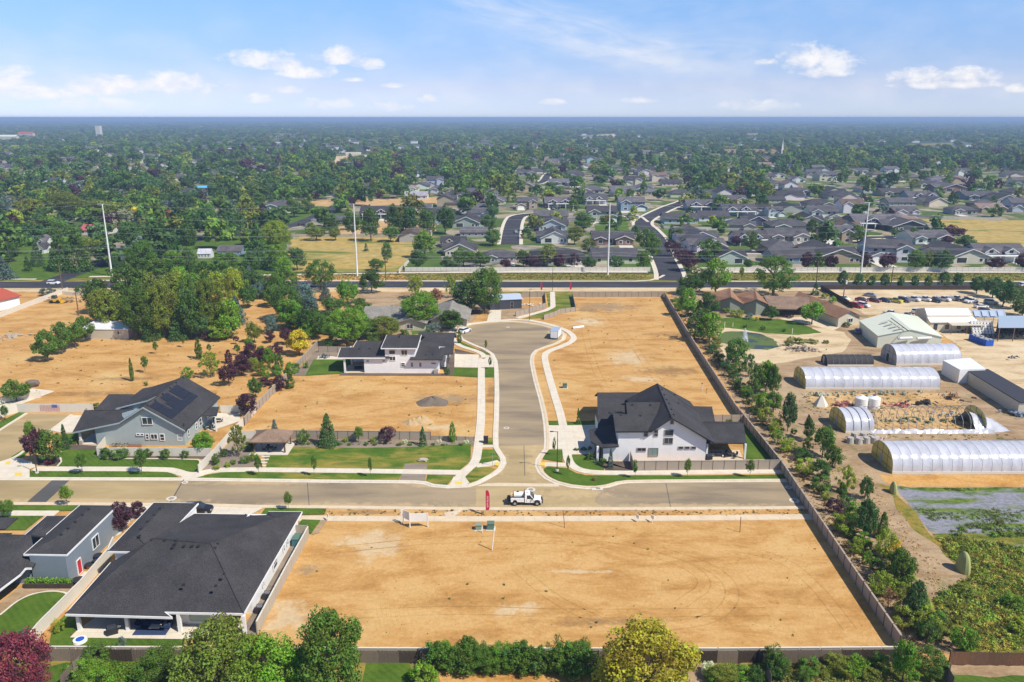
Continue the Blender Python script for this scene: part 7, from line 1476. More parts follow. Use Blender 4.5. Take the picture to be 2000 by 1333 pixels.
def service_truck():
    x0, y, _ = P(989, 989.5); t = thing('service_truck', (x0, y + 1.0, .065), 'white utility service truck with a water tank in its bed driving along the street', 'truck')
    mw, md, mg = M['paint_white'], M['trim_dark'], M['glass_dark']
    def side(pts, y0, y1, name, m_, bev=0):
        me = MB().prism([(a, y0, c) for a, c in pts], [(a, y1, c) for a, c in pts]).mesh(name, m_); return obj(name, me, t)
    # chassis and utility bed
    obj('chassis', MB().box((3.1, 0, .62), (6.0, .9, .2)).mesh('chassis', md), t)
    for s in (-1, 1):
        b_ = side([(.75, .72), (1.05, .72), (1.15, 1.0), (1.42, 1.12), (1.72, 1.0), (1.82, .72), (2.95, .72), (2.95, 1.45), (.75, 1.45)], s * .62, s * 1.02, 'utility_box', mw)
        for k in range(3): obj('locker_door', MB().box((1.02 + k * .74, s * 1.03, 1.27), (.62, .02, .24)).mesh('locker_door', mw), b_)
    obj('bed_floor', MB().box((1.85, 0, .85), (2.2, 1.25, .1)).mesh('bed_floor', md), t)
    obj('bed_rail', MB().box((1.85, .9, 1.5), (2.3, .1, .1)).box((1.85, -.9, 1.5), (2.3, .1, .1)).mesh('bed_rail', md), t)
    obj('water_tank', MB().tube([(1.25, .12, 1.55), (1.35, .12, 1.55), (2.75, .12, 1.55), (2.85, .12, 1.55)], .52, 16).mesh('water_tank', M['plastic_white']), t); obj('tank_lid', MB().tube([(1.9, .12, 2.05), (1.9, .12, 2.14)], .18, 10).mesh('tank_lid', md), t)
    obj('hose_reel', MB().tube([(.72, .12, 1.5), (1.18, .12, 1.5)], .42, 14).mesh('hose_reel', mat('hose_tan', (.62, .40, .18), .7)), t); obj('reel_frame', MB().box((.95, .12, 1.0), (.5, 1.0, .3)).box((1.2, .12, 1.5), (.05, .95, .95)).mesh('reel_frame', md), t)
    obj('rear_step', MB().box((.4, 0, .7), (.7, 1.8, .12)).mesh('rear_step', md), t); obj('vise_box', MB().box((.4, .3, .95), (.5, .8, .4)).mesh('vise_box', md), t)
    obj('headache_rack', MB().box((3.02, 0, 1.75), (.08, 1.7, .9)).mesh('headache_rack', md), t)
    # cab
    cab = side([(3.08, .58), (4.5, .58), (4.55, 1.22), (3.08, 1.22)], -.98, .98, 'cab', mw)
    m = MB()
    m.prism([(3.08, -.97, 1.2), (4.6, -.97, 1.2), (4.6, .97, 1.2), (3.08, .97, 1.2)], [(3.12, -.8, 1.98), (3.95, -.8, 1.98), (3.95, .8, 1.98), (3.12, .8, 1.98)]); obj('cab_roof', m.mesh('cab_roof', mw), t)
    obj('windshield', MB().prism([(4.61, -.84, 1.22), (4.61, .84, 1.22), (4.0, .7, 1.93), (4.0, -.7, 1.93)], [(4.66, -.84, 1.24), (4.66, .84, 1.24), (4.05, .7, 1.95), (4.05, -.7, 1.95)]).mesh('windshield', mg), t)
    for s in (-1, 1):
        f = lambda z_, o_: s * (.97 - (z_ - 1.2) / .78 * .17 + o_)
        pts = [(3.4, 1.25), (4.42, 1.25), (3.95, 1.85), (3.42, 1.85)]
        obj('side_window', MB().prism([(a, f(c, -.03), c) for a, c in pts], [(a, f(c, .015), c) for a, c in pts]).mesh('side_window', mg), t)
        obj('mirror', MB().box((4.35, s * 1.15, 1.35), (.12, .2, .3)).mesh('mirror', md), t); obj('door_seam', MB().box((3.35, s * .985, .95), (.02, .02, .6)).box((4.45, s * .985, .95), (.02, .02, .6)).mesh('door_seam', md), t)
    obj('hood', MB().prism([(4.5, -.94, .75), (5.85, -.88, .72), (5.85, .88, .72), (4.5, .94, .75)], [(4.5, -.86, 1.24), (5.75, -.74, 1.1), (5.75, .74, 1.1), (4.5, .86, 1.24)]).mesh('hood', mw), t)
    fpts = [(4.5, .6), (4.62, .6), (4.7, .95), (4.95, 1.08), (5.3, 1.08), (5.52, .95), (5.6, .6), (5.85, .6), (5.85, .98), (4.5, 1.15)]
    for s in (-1, 1):
        side(fpts, s * .78, s * 1.0, 'fender', mw); side([(4.62, .6), (4.68, .95), (4.95, 1.12), (5.3, 1.12), (5.58, .95), (5.62, .6), (5.5, .6), (5.3, .98), (4.95, .98), (4.75, .6)], s * .98, s * 1.05, 'fender_flare', md)
        obj('headlight', MB().box((5.87, s * .68, .88), (.06, .3, .2)).mesh('headlight', M['steel']), t); obj('tail_light', MB().box((.73, s * .82, 1.1), (.04, .2, .2)).mesh('tail_light', M['red_paint']), t)
    obj('grille', MB().box((5.88, 0, .85), (.06, 1.0, .3)).mesh('grille', md), t); obj('bumper', MB().box((5.98, 0, .58), (.2, 1.95, .22)).mesh('bumper', md), t)
    for a in (1.42, 5.12):
        for s in (-1, 1): wheel(t, a, s, .42, .26, .88)
    obj('beacon', MB().tube([(3.5, 0, 1.98), (3.5, 0, 2.08)], .1, 8).mesh('beacon', mat('amber', (.7, .3, .02), .3)), t)
service_truck()
# far landmarks
x, y, _ = P(195, 271); h_ = hgt(195, 271, 246); t = thing('tower', (x, y, 0), 'pale water tower standing far off near the left horizon', 'tower')
w_ = 9 * y / 1556; obj('tank', MB().box((0, 0, h_ * .66), (w_ * .95, w_ * .95, h_ * .64)).mesh('tank', M['vinyl_white']), t); obj('cap', MB().box((0, 0, h_ * .985), (w_ * .8, w_ * .8, h_ * .04)).mesh('cap', M['vinyl_taupe']), t)
for a in (-.35, .35):
    for c in (-.35, .35): obj('leg', MB().box((a * w_, c * w_, h_ * .18), (w_ * .18, w_ * .18, h_ * .36)).mesh('leg', M['vinyl_white']), t)
x, y, _ = P(1527, 305); h_ = hgt(1527, 305, 271); t = thing('church', (x, y, 0), 'distant church with a brown roof and thin white steeple', 'church')
s_ = y / 1556; obj('steeple', MB().box((0, 0, h_ * .22), (3.6 * s_, 3.6 * s_, h_ * .44)).box((0, 0, h_ * .5), (2.6 * s_, 2.6 * s_, h_ * .14)).box((0, 0, h_ * .78), (2.0 * s_, 2.0 * s_, h_ * .44), taper=.05).mesh('steeple', M['paint_white']), t)
rf, wl = MB(), MB(); gable(rf, wl, -104 * s_, -6 * s_, 0, 40, 4.0, .32, 'x', 1); obj('wall', wl.mesh('wall', M['siding_cream']), t); obj('roof', rf.mesh('roof', M['shingle_brown']), t)
for px, py, wd, h_, mw, mr, l in ((15, 277, 34, 13, 'siding_cream', 'metal_cream', 'large cream school building near the left horizon'), (50, 270, 28, 14, 'siding_beige', 'roof_red', 'building with a reddish roof near the left horizon'), (550, 268, 34, 8, 'siding_cream', 'shingle_tan', 'wide pale building far off left of centre'), (690, 308, 28, 6, 'siding_cream', 'metal_beige', 'sandy coloured building on the bare lot'), (1165, 271, 62, 7, 'siding_beige', 'shingle_tan', 'long tan building far off at the centre'), (1045, 269, 20, 7, 'siding_cream', 'roof_red', 'small far building with a reddish roof, centre'), (1300, 306, 20, 5, 'siding_cream', 'shingle_tan', 'pale low building at the end of the green field'), (1470, 268, 20, 9, 'siding_cream', 'shingle_tan', 'pale domed building far off right of centre'), (1775, 262, 14, 7, 'siding_white', 'metal_white', 'bright white building near the right horizon')):
    a = G(px - wd / 2, py); c = G(px + wd / 2, py); block('building', l, 'building', rect(a, c, (c[0] - a[0]) * .35), h_, mw, mr, h_ * .35, axis='ew', over=1)
# ------------------------------------------------------------------ vegetation
def leaf_mesh(name, cen, nrm, size, material, val):
    """one quad per leaf clump, numpy built"""
    n = len(cen); rg = RNG
    nrm = nrm / (np.linalg.norm(nrm, axis=1, keepdims=True) + 1e-9)
    r = rg.normal(size=(n, 3)); u = np.cross(nrm, r); u /= np.linalg.norm(u, axis=1, keepdims=True) + 1e-9; v = np.cross(nrm, u)
    s = size.reshape(-1, 1) if isinstance(size, np.ndarray) else size
    u = u * s; v = v * s * .8
    V = np.empty((n, 4, 3), np.float32); V[:, 0] = cen - u; V[:, 1] = cen - v * .9 + nrm * s * .15; V[:, 2] = cen + u; V[:, 3] = cen + v * .9 + nrm * s * .15
    me = bpy.data.meshes.new(name); me.vertices.add(4 * n); me.vertices.foreach_set('co', V.reshape(-1))
    me.loops.add(4 * n); me.loops.foreach_set('vertex_index', np.arange(4 * n, dtype=np.int32)); me.polygons.add(n)
    me.polygons.foreach_set('loop_start', np.arange(0, 4 * n, 4, dtype=np.int32)); me.polygons.foreach_set('loop_total', np.full(n, 4, np.int32))
    at = me.attributes.new('leaf', 'FLOAT', 'FACE'); at.data.foreach_set('value', np.asarray(val, np.float32)); me.materials.append(M[material]); me.update(); return me
def crown(kind, n_leaf, nb, seed, material='leaves', ls=.03):
    """crown of a unit tree: height 1, width 1, centred on the trunk"""
    rg = np.random.default_rng(seed); z0 = {'round': .12, 'oval': .07, 'sapling': .32, 'shrub': .0, 'conifer': .02, 'column': .04, 'loose': .08, 'bare': .12}[kind]
    if kind in ('conifer', 'column'):
        k = nb * 4; h = rg.uniform(0, 1, k) ** (1.25 if kind == 'conifer' else 1.)
        prof = (1 - h) ** .85 * .5 + .015 if kind == 'conifer' else .5 * np.sin(np.clip(h * .93 + .07, 0, 1) * np.pi) ** .45 * (1 - .45 * h)
        lay = 1 + (.16 * np.sin(h * 42) if kind == 'conifer' else 0)
        a = rg.uniform(0, 2 * np.pi, k); rr_ = prof * lay * rg.uniform(.62, .95, k)
        bc = np.stack([np.cos(a) * rr_, np.sin(a) * rr_, z0 + h * (.97 - z0)], 1); br = .045 + .13 * prof
    else:
        d = rg.normal(size=(nb, 3)); d /= np.linalg.norm(d, axis=1, keepdims=True); rad = rg.uniform(.45, 1, nb) ** .5
        ph = rg.uniform(0, 6, 6); az_ = np.arctan2(d[:, 1], d[:, 0]); lob = 1 + .2 * np.sin(2 * az_ + ph[0]) + .12 * np.sin(3 * az_ + ph[1] + 2 * d[:, 2]) + .08 * np.sin(5 * az_ + ph[2])
        w_ = {'round': .40, 'oval': .36, 'sapling': .34, 'shrub': .39, 'loose': .42, 'bare': .40}[kind]; hh = (1 - z0) / 2
        bc = d * rad[:, None]; zc = bc[:, 2]; tape = (1 - .35 * zc) if kind in ('oval', 'sapling') else (1 - .12 * zc)
        bc = np.stack([bc[:, 0] * w_ * lob * tape, bc[:, 1] * w_ * lob * tape, z0 + hh * (1.0 + zc * .82)], 1)
        if kind == 'shrub': bc[:, 2] = np.abs(bc[:, 2] - .12) + .08
        br = rg.uniform(.08, .17, nb) * (1.15 if nb < 30 else .85 if nb < 70 else .66)
        if kind in ('loose', 'bare'): br *= .75
    m = n_leaf; idx = rg.integers(0, len(bc), m); d = rg.normal(size=(m, 3)); d /= np.linalg.norm(d, axis=1, keepdims=True)
    r = br[idx] * rg.uniform(.55, 1.08, m) ** .7; asp = {'conifer': .6}.get(kind, .8)
    c = bc[idx] + d * r[:, None] * np.array([1, 1, asp]); c[:, 2] = np.clip(c[:, 2], .01, 1.02)
    nr = d * .9 + rg.normal(size=(m, 3)) * .55 + np.array([0, 0, .35])
    if kind == 'conifer': nr = d * .4 + rg.normal(size=(m, 3)) * .7 + np.array([0, 0, .5])
    bv = rg.uniform(.25, .75, len(bc)); val = np.clip(bv[idx] + rg.normal(size=m) * .14, 0, 1)
    return leaf_mesh('crown', c.astype(np.float32), nr, (ls * rg.uniform(.6, 1.3, m)), material, val)
def trunk_mesh(kind, seed):
    rr = random.Random(seed); m = MB(); top = {'round': .62, 'oval': .75, 'sapling': .8, 'shrub': .4, 'conifer': .95, 'column': .8, 'loose': .7, 'bare': .8}[kind]; b0 = .028 if kind != 'sapling' else .02
    m.tube([(0, 0, -.02), (rr.uniform(-.02, .02), rr.uniform(-.02, .02), top * .5), (rr.uniform(-.04, .04), 0, top)], b0, 6, r2=b0 * .3)
    nbr = {'round': 6, 'oval': 6, 'loose': 8, 'bare': 14}.get(kind, 3)
    for i in range(nbr):
        a = rr.uniform(0, 6.28); z = top * rr.uniform(.3, .75); l = rr.uniform(.18, .34)
        if kind in ('conifer', 'column'): l *= .5
        m.tube([(0, 0, z), (math.cos(a) * l * .6, math.sin(a) * l * .6, z + l * .55), (math.cos(a) * l, math.sin(a) * l, z + l * 1.1)], b0 * .5, 4, r2=b0 * .12)
    return m.mesh('trunk', M['bark'])
LOD = {'hi': (15000, 150, .0135), 'mid': (4200, 60, .026), 'lo': (1300, 34, .046)}
CR = {}
def get_crown(kind, lod, var):
    k = (kind, lod, var)
    if k not in CR:
        n, nb, ls = LOD[lod]
        if kind in ('sapling', 'loose', 'bare'): n = int(n * .6)
        if kind == 'bare': n = int(n * .25)
        if kind in ('shrub',): n = int(n * .7); nb = int(nb * .7)
        CR[k] = (crown(kind, n, nb, hash(k) % 9973 if False else sum(map(ord, kind)) * 7 + len(lod) * 31 + var * 131 + n % 97, ls=ls), trunk_mesh(kind, var + 5))
    return CR[k]
TC = {'g': ((.062, .118, .016), 'green'), 'b': ((.095, .185, .016), 'bright green'), 'd': ((.046, .095, .016), 'dark green'), 'y': ((.155, .205, .020), 'yellow green'), 'o': ((.115, .145, .020), 'olive green'),
      'p': ((.055, .022, .032), 'dark purple'), 'r': ((.14, .030, .040), 'dark red'), 's': ((.085, .125, .105), 'blue grey'), 'v': ((.24, .25, .15), 'silvery'), 'Y': ((.40, .32, .022), 'golden yellow'), 'O': ((.225, .215, .018), 'orange yellow'),
      'B': ((.20, .10, .045), 'brown'), 'c': ((.050, .105, .028), 'deep green'), 'w': ((.42, .45, .28), 'cream flowered')}
KN_ = {'round': 'tree', 'oval': 'tree', 'sapling': 'young tree', 'shrub': 'shrub', 'conifer': 'conifer', 'column': 'columnar tree', 'loose': 'airy tree', 'bare': 'sparse tree'}
TREES = []
def tree(px, py, top, wpx, kind='round', c='g', label=None, lod=None):
    x, y, _ = P(px, py); h_ = max(.4, hgt(px, py, top)); s_ = scale_at(px, py); w_ = wpx / s_ * (1.1 if kind not in ('sapling', 'conifer') else 1.05)
    if y > 300: h_ = min(h_, w_ * 2.2 + 3)
    if lod is None: lod = 'hi' if wpx > 62 else 'mid' if wpx > 17 else 'lo'
    var = random.randrange(3 if lod != 'hi' else 2); cr, tk = get_crown(kind, lod, var)
    nm = {'shrub': 'shrub', 'conifer': 'conifer_tree', 'column': 'columnar_tree', 'sapling': 'young_tree'}.get(kind, 'tree')
    t = thing(nm, (x, y, 0), label, 'shrub' if kind == 'shrub' else 'tree', None, random.uniform(0, 6.28)); t.scale = (w_, w_, h_)
    o = obj('crown', cr, t); col_ = TC[c][0]; f = random.uniform(.86, 1.16); g_ = random.uniform(.92, 1.08); o.color = (col_[0] * f * g_, col_[1] * f, col_[2] * f, 1)
    obj('trunk', tk, t); TREES.append(dict(t=t, px=px, py=py, c=c, kind=kind, w=w_, h=h_, x=x, y=y, top=top, label=label)); return t
T = [
 # strip right of the long fence
 (1397,577,500,58,'round','b'),(1352,577,532,50,'round','d'),(1343,620,560,38,'round','b'),(1383,620,570,42,'round','d'),(1356,666,605,38,'loose','d'),(1385,670,603,48,'oval','b'),(1330,590,555,26,'round','c'),(1437,716,657,52,'round','g'),(1372,640,600,40,'round','g'),
 (1392,692,668,22,'shrub','c'),(1404,706,680,24,'shrub','d'),(1416,722,697,26,'shrub','c'),(1428,738,710,26,'shrub','d'),(1438,752,728,22,'shrub','c'),(1462,737,688,26,'loose','c'),(1475,770,712,38,'round','g'),(1495,768,700,42,'oval','b'),(1490,806,764,36,'round','b'),(1508,773,708,30,'oval','g'),(1510,806,763,36,'round','g'),
 (1463,790,760,26,'shrub','d'),(1475,810,790,24,'shrub','d'),(1538,843,762,32,'oval','c'),(1512,840,815,30,'shrub','y'),(1540,883,853,37,'shrub','y'),(1549,852,834,13,'shrub','g'),(1577,862,812,25,'oval','d'),(1578,832,810,10,'column','p'),(1606,894,826,44,'round','g'),(1566,898,873,40,'shrub','d'),(1572,927,890,47,'shrub','y'),
 (1602,938,893,42,'shrub','d'),(1626,914,868,38,'oval','g'),(1604,960,926,47,'shrub','g'),(1652,963,905,34,'loose','y'),(1689,976,928,30,'oval','d'),(1612,977,956,22,'shrub','y'),(1642,980,940,21,'oval','g'),(1629,1005,971,32,'shrub','p'),(1655,997,964,30,'shrub','c'),(1688,1053,968,47,'oval','c'),(1648,1043,998,52,'shrub','y'),(1662,1052,1028,20,'shrub','g'),
 (1722,1052,1000,21,'column','g'),(1713,1050,1022,22,'shrub','y'),(1725,1090,1028,44,'shrub','y'),(1744,1095,1050,34,'shrub','Y'),(1670,1080,1048,37,'shrub','y'),(1694,1077,1055,20,'shrub','d'),(1693,1102,1073,24,'shrub','b'),(1757,1146,1070,54,'round','g'),(1715,1120,1090,37,'shrub','d'),(1715,1162,1112,52,'shrub','y'),(1735,1184,1146,32,'bare','B'),
 (1778,1152,1118,26,'shrub','y'),(1783,1214,1128,44,'oval','c'),(1760,1224,1178,50,'shrub','o'),(1806,1216,1175,44,'shrub','y'),(1810,1257,1206,47,'loose','d'),(1882,1274,1213,50,'shrub','b'),(1762,1335,1243,50,'oval','b'),(1815,1320,1260,74,'shrub','g'),(1518,1328,1275,42,'shrub','d'),(1476,1338,1298,38,'shrub','d'),(1381,1320,1287,31,'shrub','w'),(1440,1325,1296,44,'shrub','g'),
 (1600,1318,1296,34,'shrub','o'),(1650,1322,1298,36,'shrub','o'),(1570,1332,1300,30,'shrub','g'),(1700,1330,1302,40,'shrub','o'),
 # bottom edge
 (48,1385,1228,124,'round','r'),(192,1300,1256,72,'shrub','g'),(180,1348,1284,84,'shrub','b'),(312,1328,1260,92,'shrub','g'),(430,1398,1214,176,'round','o'),(532,1388,1240,150,'round','b'),(650,1382,1186,150,'round','g'),(848,1308,1253,62,'shrub','g'),(830,1338,1296,58,'shrub','b'),(915,1312,1257,58,'shrub','g'),(960,1314,1262,50,'shrub','g'),
 (988,1315,1262,44,'shrub','c'),(1018,1316,1264,50,'shrub','g'),(1052,1317,1261,50,'shrub','d'),(1086,1317,1262,46,'shrub','g'),(1122,1326,1268,60,'shrub','g'),(1090,1285,1236,30,'bare','o'),(1068,1285,1250,20,'bare','o'),(1142,1280,1241,28,'bare','o'),(1255,1410,1221,222,'round','O'),(240,1268,1240,18,'shrub','s'),(115,1235,1205,24,'shrub','y'),(46,1252,1228,26,'shrub','s'),
 # house A and street
 (207,896,874,29,'shrub','g'),(237,896,874,34,'shrub','g'),(287,894,876,23,'shrub','g'),(324,896,875,25,'shrub','g'),(361,896,879,17,'shrub','g'),(162,928,882,25,'sapling','g'),(277,927,876,32,'sapling','g'),(132,989,947,26,'sapling','b'),(13,1012,974,32,'round','g'),(74,907,832,42,'round','p'),(102,907,836,50,'round','g'),(62,867,822,28,'sapling','b'),(129,877,828,18,'conifer','c'),
 (144,867,847,16,'shrub','g'),(399,884,843,46,'round','b'),(33,785,739,48,'round','g'),(11,822,792,19,'sapling','g'),(485,814,767,37,'round','p'),(466,893,825,32,'loose','o'),(423,907,884,22,'shrub','g'),(440,893,875,16,'shrub','d'),(424,918,905,14,'shrub','y'),(445,913,903,14,'shrub','y'),(455,908,898,13,'shrub','g'),(480,905,888,22,'shrub','g'),(497,900,880,20,'shrub','y'),(98,907,897,16,'shrub','r'),
 (185,802,787,30,'shrub','g'),(205,800,789,18,'shrub','g'),(240,1040,978,44,'round','p'),(270,1012,978,30,'round','p'),(487,880,862,26,'shrub','d'),
 (538,858,819,21,'conifer','s'),(592,868,837,27,'shrub','g'),(641,871,807,40,'conifer','c'),(701,865,833,25,'sapling','g'),(757,864,831,36,'loose','p'),(826,871,833,16,'conifer','c'),(884,864,824,15,'column','b'),(675,864,853,12,'shrub','y'),(662,871,864,8,'shrub','g'),(682,871,864,8,'shrub','g'),(715,871,863,9,'shrub','g'),(729,864,853,14,'shrub','y'),(733,871,863,9,'shrub','g'),
 (780,871,863,11,'shrub','g'),(791,866,857,9,'shrub','w'),(801,871,863,10,'shrub','g'),(846,871,865,8,'shrub','g'),(858,866,857,9,'shrub','w'),(866,871,865,8,'shrub','g'),(901,871,864,9,'shrub','g'),(911,867,858,9,'shrub','w'),(604,869,861,9,'shrub','y'),
 (506,931,889,19,'sapling','g'),(614,932,887,12,'sapling','g'),(724,934,892,12,'sapling','g'),(564,998,959,18,'sapling','g'),(1240,936,896,14,'sapling','g'),(1342,934,895,18,'sapling','g'),(1464,934,896,18,'sapling','g'),(1109,931,886,9,'sapling','g'),(1082,891,852,8,'sapling','o'),(1192,916,875,13,'conifer','s'),(1129,829,797,9,'conifer','d'),(1160,940,930,8,'shrub','B'),
 (1152,900,884,13,'shrub','g'),(1163,905,893,10,'shrub','s'),(1177,908,893,14,'shrub','g'),(1126,880,875,12,'shrub','d'),(1140,880,874,14,'shrub','d'),(1152,879,872,10,'shrub','d'),(897,671,644,10,'column','g'),(949,687,663,7,'sapling','o'),(957,722,696,8,'sapling','g'),(873,733,718,13,'shrub','d'),(1424,826,817,14,'shrub','g'),
 # left field
 (94,707,642,44,'round','g'),(122,692,626,40,'round','g'),(148,680,627,40,'round','g'),(168,668,615,38,'round','g'),(305,692,666,12,'sapling','g'),(358,679,654,10,'sapling','g'),(389,702,659,15,'column','g'),(409,693,671,10,'sapling','g'),(284,729,694,17,'sapling','g'),(259,745,699,9,'column','g'),(366,742,715,26,'shrub','b'),(412,738,684,38,'loose','y'),
 (448,754,706,34,'round','p'),(473,734,690,36,'round','p'),(492,712,668,34,'round','p'),(447,710,683,16,'column','p'),(461,673,656,13,'sapling','p'),(464,695,671,14,'sapling','d'),(286,754,742,8,'shrub','g'),(497,670,627,28,'round','o'),(500,777,735,26,'round','d'),(530,652,614,30,'round','s'),(526,720,676,24,'oval','b'),(528,670,647,19,'round','p'),(559,674,639,27,'round','p'),
 (585,695,642,47,'round','Y'),(604,664,627,36,'round','b'),(538,702,671,28,'round','p'),(512,712,679,30,'round','p'),(545,744,721,13,'shrub','b'),(580,728,706,13,'shrub','c'),(597,720,703,12,'shrub','b'),
 (562,628,553,72,'round','d'),(556,578,514,62,'loose','g'),(627,568,502,68,'loose','g'),(637,588,549,26,'conifer','s'),(520,562,539,32,'round','p'),(679,597,544,44,'round','b'),(726,573,526,46,'oval','d'),(650,612,579,47,'round','d'),(700,615,581,47,'round','g'),(678,678,596,74,'round','b'),(622,663,604,42,'round','g'),(752,662,617,70,'round','o'),(648,680,654,32,'shrub','d'),
 (822,636,567,86,'round','b'),(880,644,604,54,'round','d'),(845,657,627,32,'loose','s'),(812,585,531,30,'loose','y'),(881,582,533,23,'loose','y'),(853,592,562,24,'round','B'),(915,614,544,54,'round','c'),(947,613,518,76,'round','g'),(790,668,640,26,'shrub','g'),(730,672,645,30,'shrub','g'),
 (195,614,539,54,'round','d'),(250,590,514,62,'round','g'),(277,662,546,78,'oval','g'),(325,660,539,70,'oval','o'),(375,663,558,54,'oval','d'),(415,657,534,64,'oval','o'),(460,602,519,44,'round','y'),(432,664,621,56,'shrub','b'),(462,634,578,42,'conifer','s'),(490,567,519,32,'conifer','s'),(485,602,553,38,'round','d'),(300,664,606,40,'conifer','d'),(350,664,610,38,'conifer','c'),(395,664,608,36,'round','c'),(230,640,585,44,'round','g'),
 (360,547,502,52,'round','d'),(398,562,509,48,'round','d'),(308,550,502,46,'round','g'),(403,665,647,20,'shrub','p'),(165,574,552,36,'shrub','d'),(95,578,560,30,'shrub','s'),(440,560,505,40,'oval','g'),(330,590,530,48,'round','o'),(375,600,535,50,'round','g'),
 # car yard and ranch
 (1645,564,526,25,'oval','c'),(1675,564,531,18,'oval','c'),(1701,564,534,17,'oval','c'),(1726,564,531,21,'oval','c'),(1758,564,536,16,'oval','c'),(1785,564,535,17,'oval','c'),(1811,564,537,19,'oval','c'),(1842,565,527,23,'oval','c'),(1869,564,529,24,'oval','c'),(1907,574,537,30,'round','c'),(1938,582,539,40,'round','c'),(1958,600,544,44,'round','c'),(1978,604,552,38,'round','c'),(1996,618,582,42,'round','d'),
 (1510,580,493,98,'loose','g'),(1585,634,587,46,'round','b'),(1506,626,596,26,'round','d'),(1610,583,572,15,'shrub','y'),(1625,592,577,17,'shrub','b'),(1592,577,551,16,'conifer','d'),(1440,620,602,27,'shrub','y'),(1462,624,610,16,'shrub','s'),(1476,626,616,12,'shrub','Y'),(1417,612,600,16,'shrub','o'),(1545,670,656,20,'shrub','o'),(1562,672,659,24,'shrub','o'),(1586,671,662,26,'shrub','o'),(1540,676,662,18,'shrub','o'),(1613,671,664,14,'shrub','o'),
 (1530,648,640,10,'shrub','d'),(1490,645,635,12,'shrub','d'),(1455,640,632,10,'shrub','d'),(1655,640,628,14,'shrub','g'),(1645,638,628,10,'shrub','o'),(1448,548,520,14,'sapling','y'),
 # along the white wall beyond the main road
 (1022,522,486,32,'round','g'),(1037,524,496,32,'round','p'),(1070,522,474,34,'oval','o'),(1092,526,494,28,'round','p'),(1121,524,492,24,'loose','p'),(1150,528,499,28,'round','c'),(1203,529,497,30,'round','c'),(1256,527,485,32,'oval','g'),(1276,508,458,34,'round','g'),(1140,454,413,44,'round','g'),(1150,496,467,32,'round','o'),(1122,478,438,30,'round','o'),(1186,438,419,27,'round','o'),(1210,441,411,12,'column','c'),
 (1241,463,437,20,'oval','c'),(1262,494,443,36,'round','g'),(1312,500,466,32,'round','p'),(1333,516,483,34,'round','p'),(1344,530,490,40,'round','p'),(1382,512,464,44,'round','g'),(1466,491,450,34,'round','g'),(1438,480,460,24,'round','p'),(1460,528,504,19,'round','c'),(1311,466,439,13,'column','c'),(1326,472,442,18,'oval','g'),(1362,540,520,30,'loose','o'),
 (1575,528,490,26,'round','p'),(1597,528,488,24,'oval','g'),(1620,528,496,26,'round','p'),(1690,528,494,26,'loose','p'),(1732,530,492,36,'round','p'),(1787,530,487,40,'round','g'),(1812,528,488,26,'oval','o'),(1838,530,486,42,'round','c'),(1942,529,501,36,'round','p'),(2000,529,492,38,'round','p'),(1675,475,438,34,'round','g'),(1585,462,425,24,'oval','g'),(1782,472,443,26,'oval','g'),(1747,463,446,24,'round','g'),(1592,484,457,22,'round','o'),(1860,468,438,38,'round','p'),(1887,486,458,34,'round','c'),(1850,478,460,26,'round','p'),
 (956,456,417,30,'round','g'),(963,480,446,36,'round','g'),(962,427,399,26,'round','c'),(875,527,499,26,'round','c'),(817,527,485,38,'round','d'),(830,505,446,48,'oval','b'),(905,522,482,44,'round','g'),(938,522,490,42,'round','g'),(987,528,504,25,'round','p'),(581,528,479,38,'oval','d'),(756,514,469,24,'oval','g'),(736,530,504,32,'round','g'),(715,491,475,10,'conifer','c'),(618,470,438,38,'round','o'),(655,470,443,26,'round','o'),(763,473,438,36,'round','g'),
 (645,458,415,36,'oval','d'),(690,462,412,34,'round','d'),(725,472,398,38,'oval','d'),(770,462,394,36,'oval','d'),(800,458,396,36,'oval','c'),(835,462,403,38,'oval','d'),(870,458,398,40,'round','d'),(540,490,428,64,'round','y'),(542,528,474,44,'round','b'),(505,522,432,46,'conifer','c'),(680,406,383,32,'round','p'),(575,425,385,38,'round','g'),(600,418,388,30,'round','d'),(1510,360,330,0.1,'round','g'),
 (120,528,448,48,'conifer','d'),(155,530,440,50,'conifer','d'),(75,520,470,26,'conifer','c'),(55,530,500,16,'conifer','d'),(5,545,500,50,'conifer','s'),(20,512,470,40,'round','d'),(100,470,420,60,'round','g'),(60,480,430,48,'round','c'),(255,490,430,46,'round','d'),(250,445,405,60,'loose','v'),(300,505,440,50,'conifer','c'),(330,500,440,46,'round','c'),(370,480,420,34,'column','g'),(405,470,395,48,'round','c'),(445,420,382,38,'conifer','s'),
 (225,530,495,22,'column','c'),(280,540,465,70,'round','g'),(180,500,462,40,'round','o'),(200,430,388,60,'round','o'),(130,425,370,70,'round','o'),(60,430,385,60,'round','o'),(300,420,380,55,'round','g'),(350,420,370,60,'round','c'),(455,470,420,40,'round','c'),(240,380,330,55,'round','g'),(290,385,340,50,'round','c'),(884,385,362,34,'loose','v'),(600,380,350,40,'round','d'),(640,378,345,45,'round','c'),(520,390,350,40,'conifer','c'),(740,370,350,30,'conifer','s'),(775,375,345,24,'conifer','s')]
T = [q for q in T if q[3] > 1]
_r = random.Random(31)
def fill(n, x0, y0, x1, y1, wd, kinds, cols, hpx, wpx, mind=14):
    k = 0
    for _ in range(n * 30):
        if k >= n: break
        u = _r.random(); px = x0 + (x1 - x0) * u + _r.uniform(-wd, wd); py = y0 + (y1 - y0) * u + _r.uniform(-6, 6)
        if any(abs(q[0] - px) < mind and abs(q[1] - py) < mind * .5 for q in T): continue
        h_ = _r.uniform(*hpx) * (py / 900); T.append((round(px), round(py), round(py - h_), round(_r.uniform(*wpx) * (py / 900)), _r.choice(kinds), _r.choice(cols))); k += 1
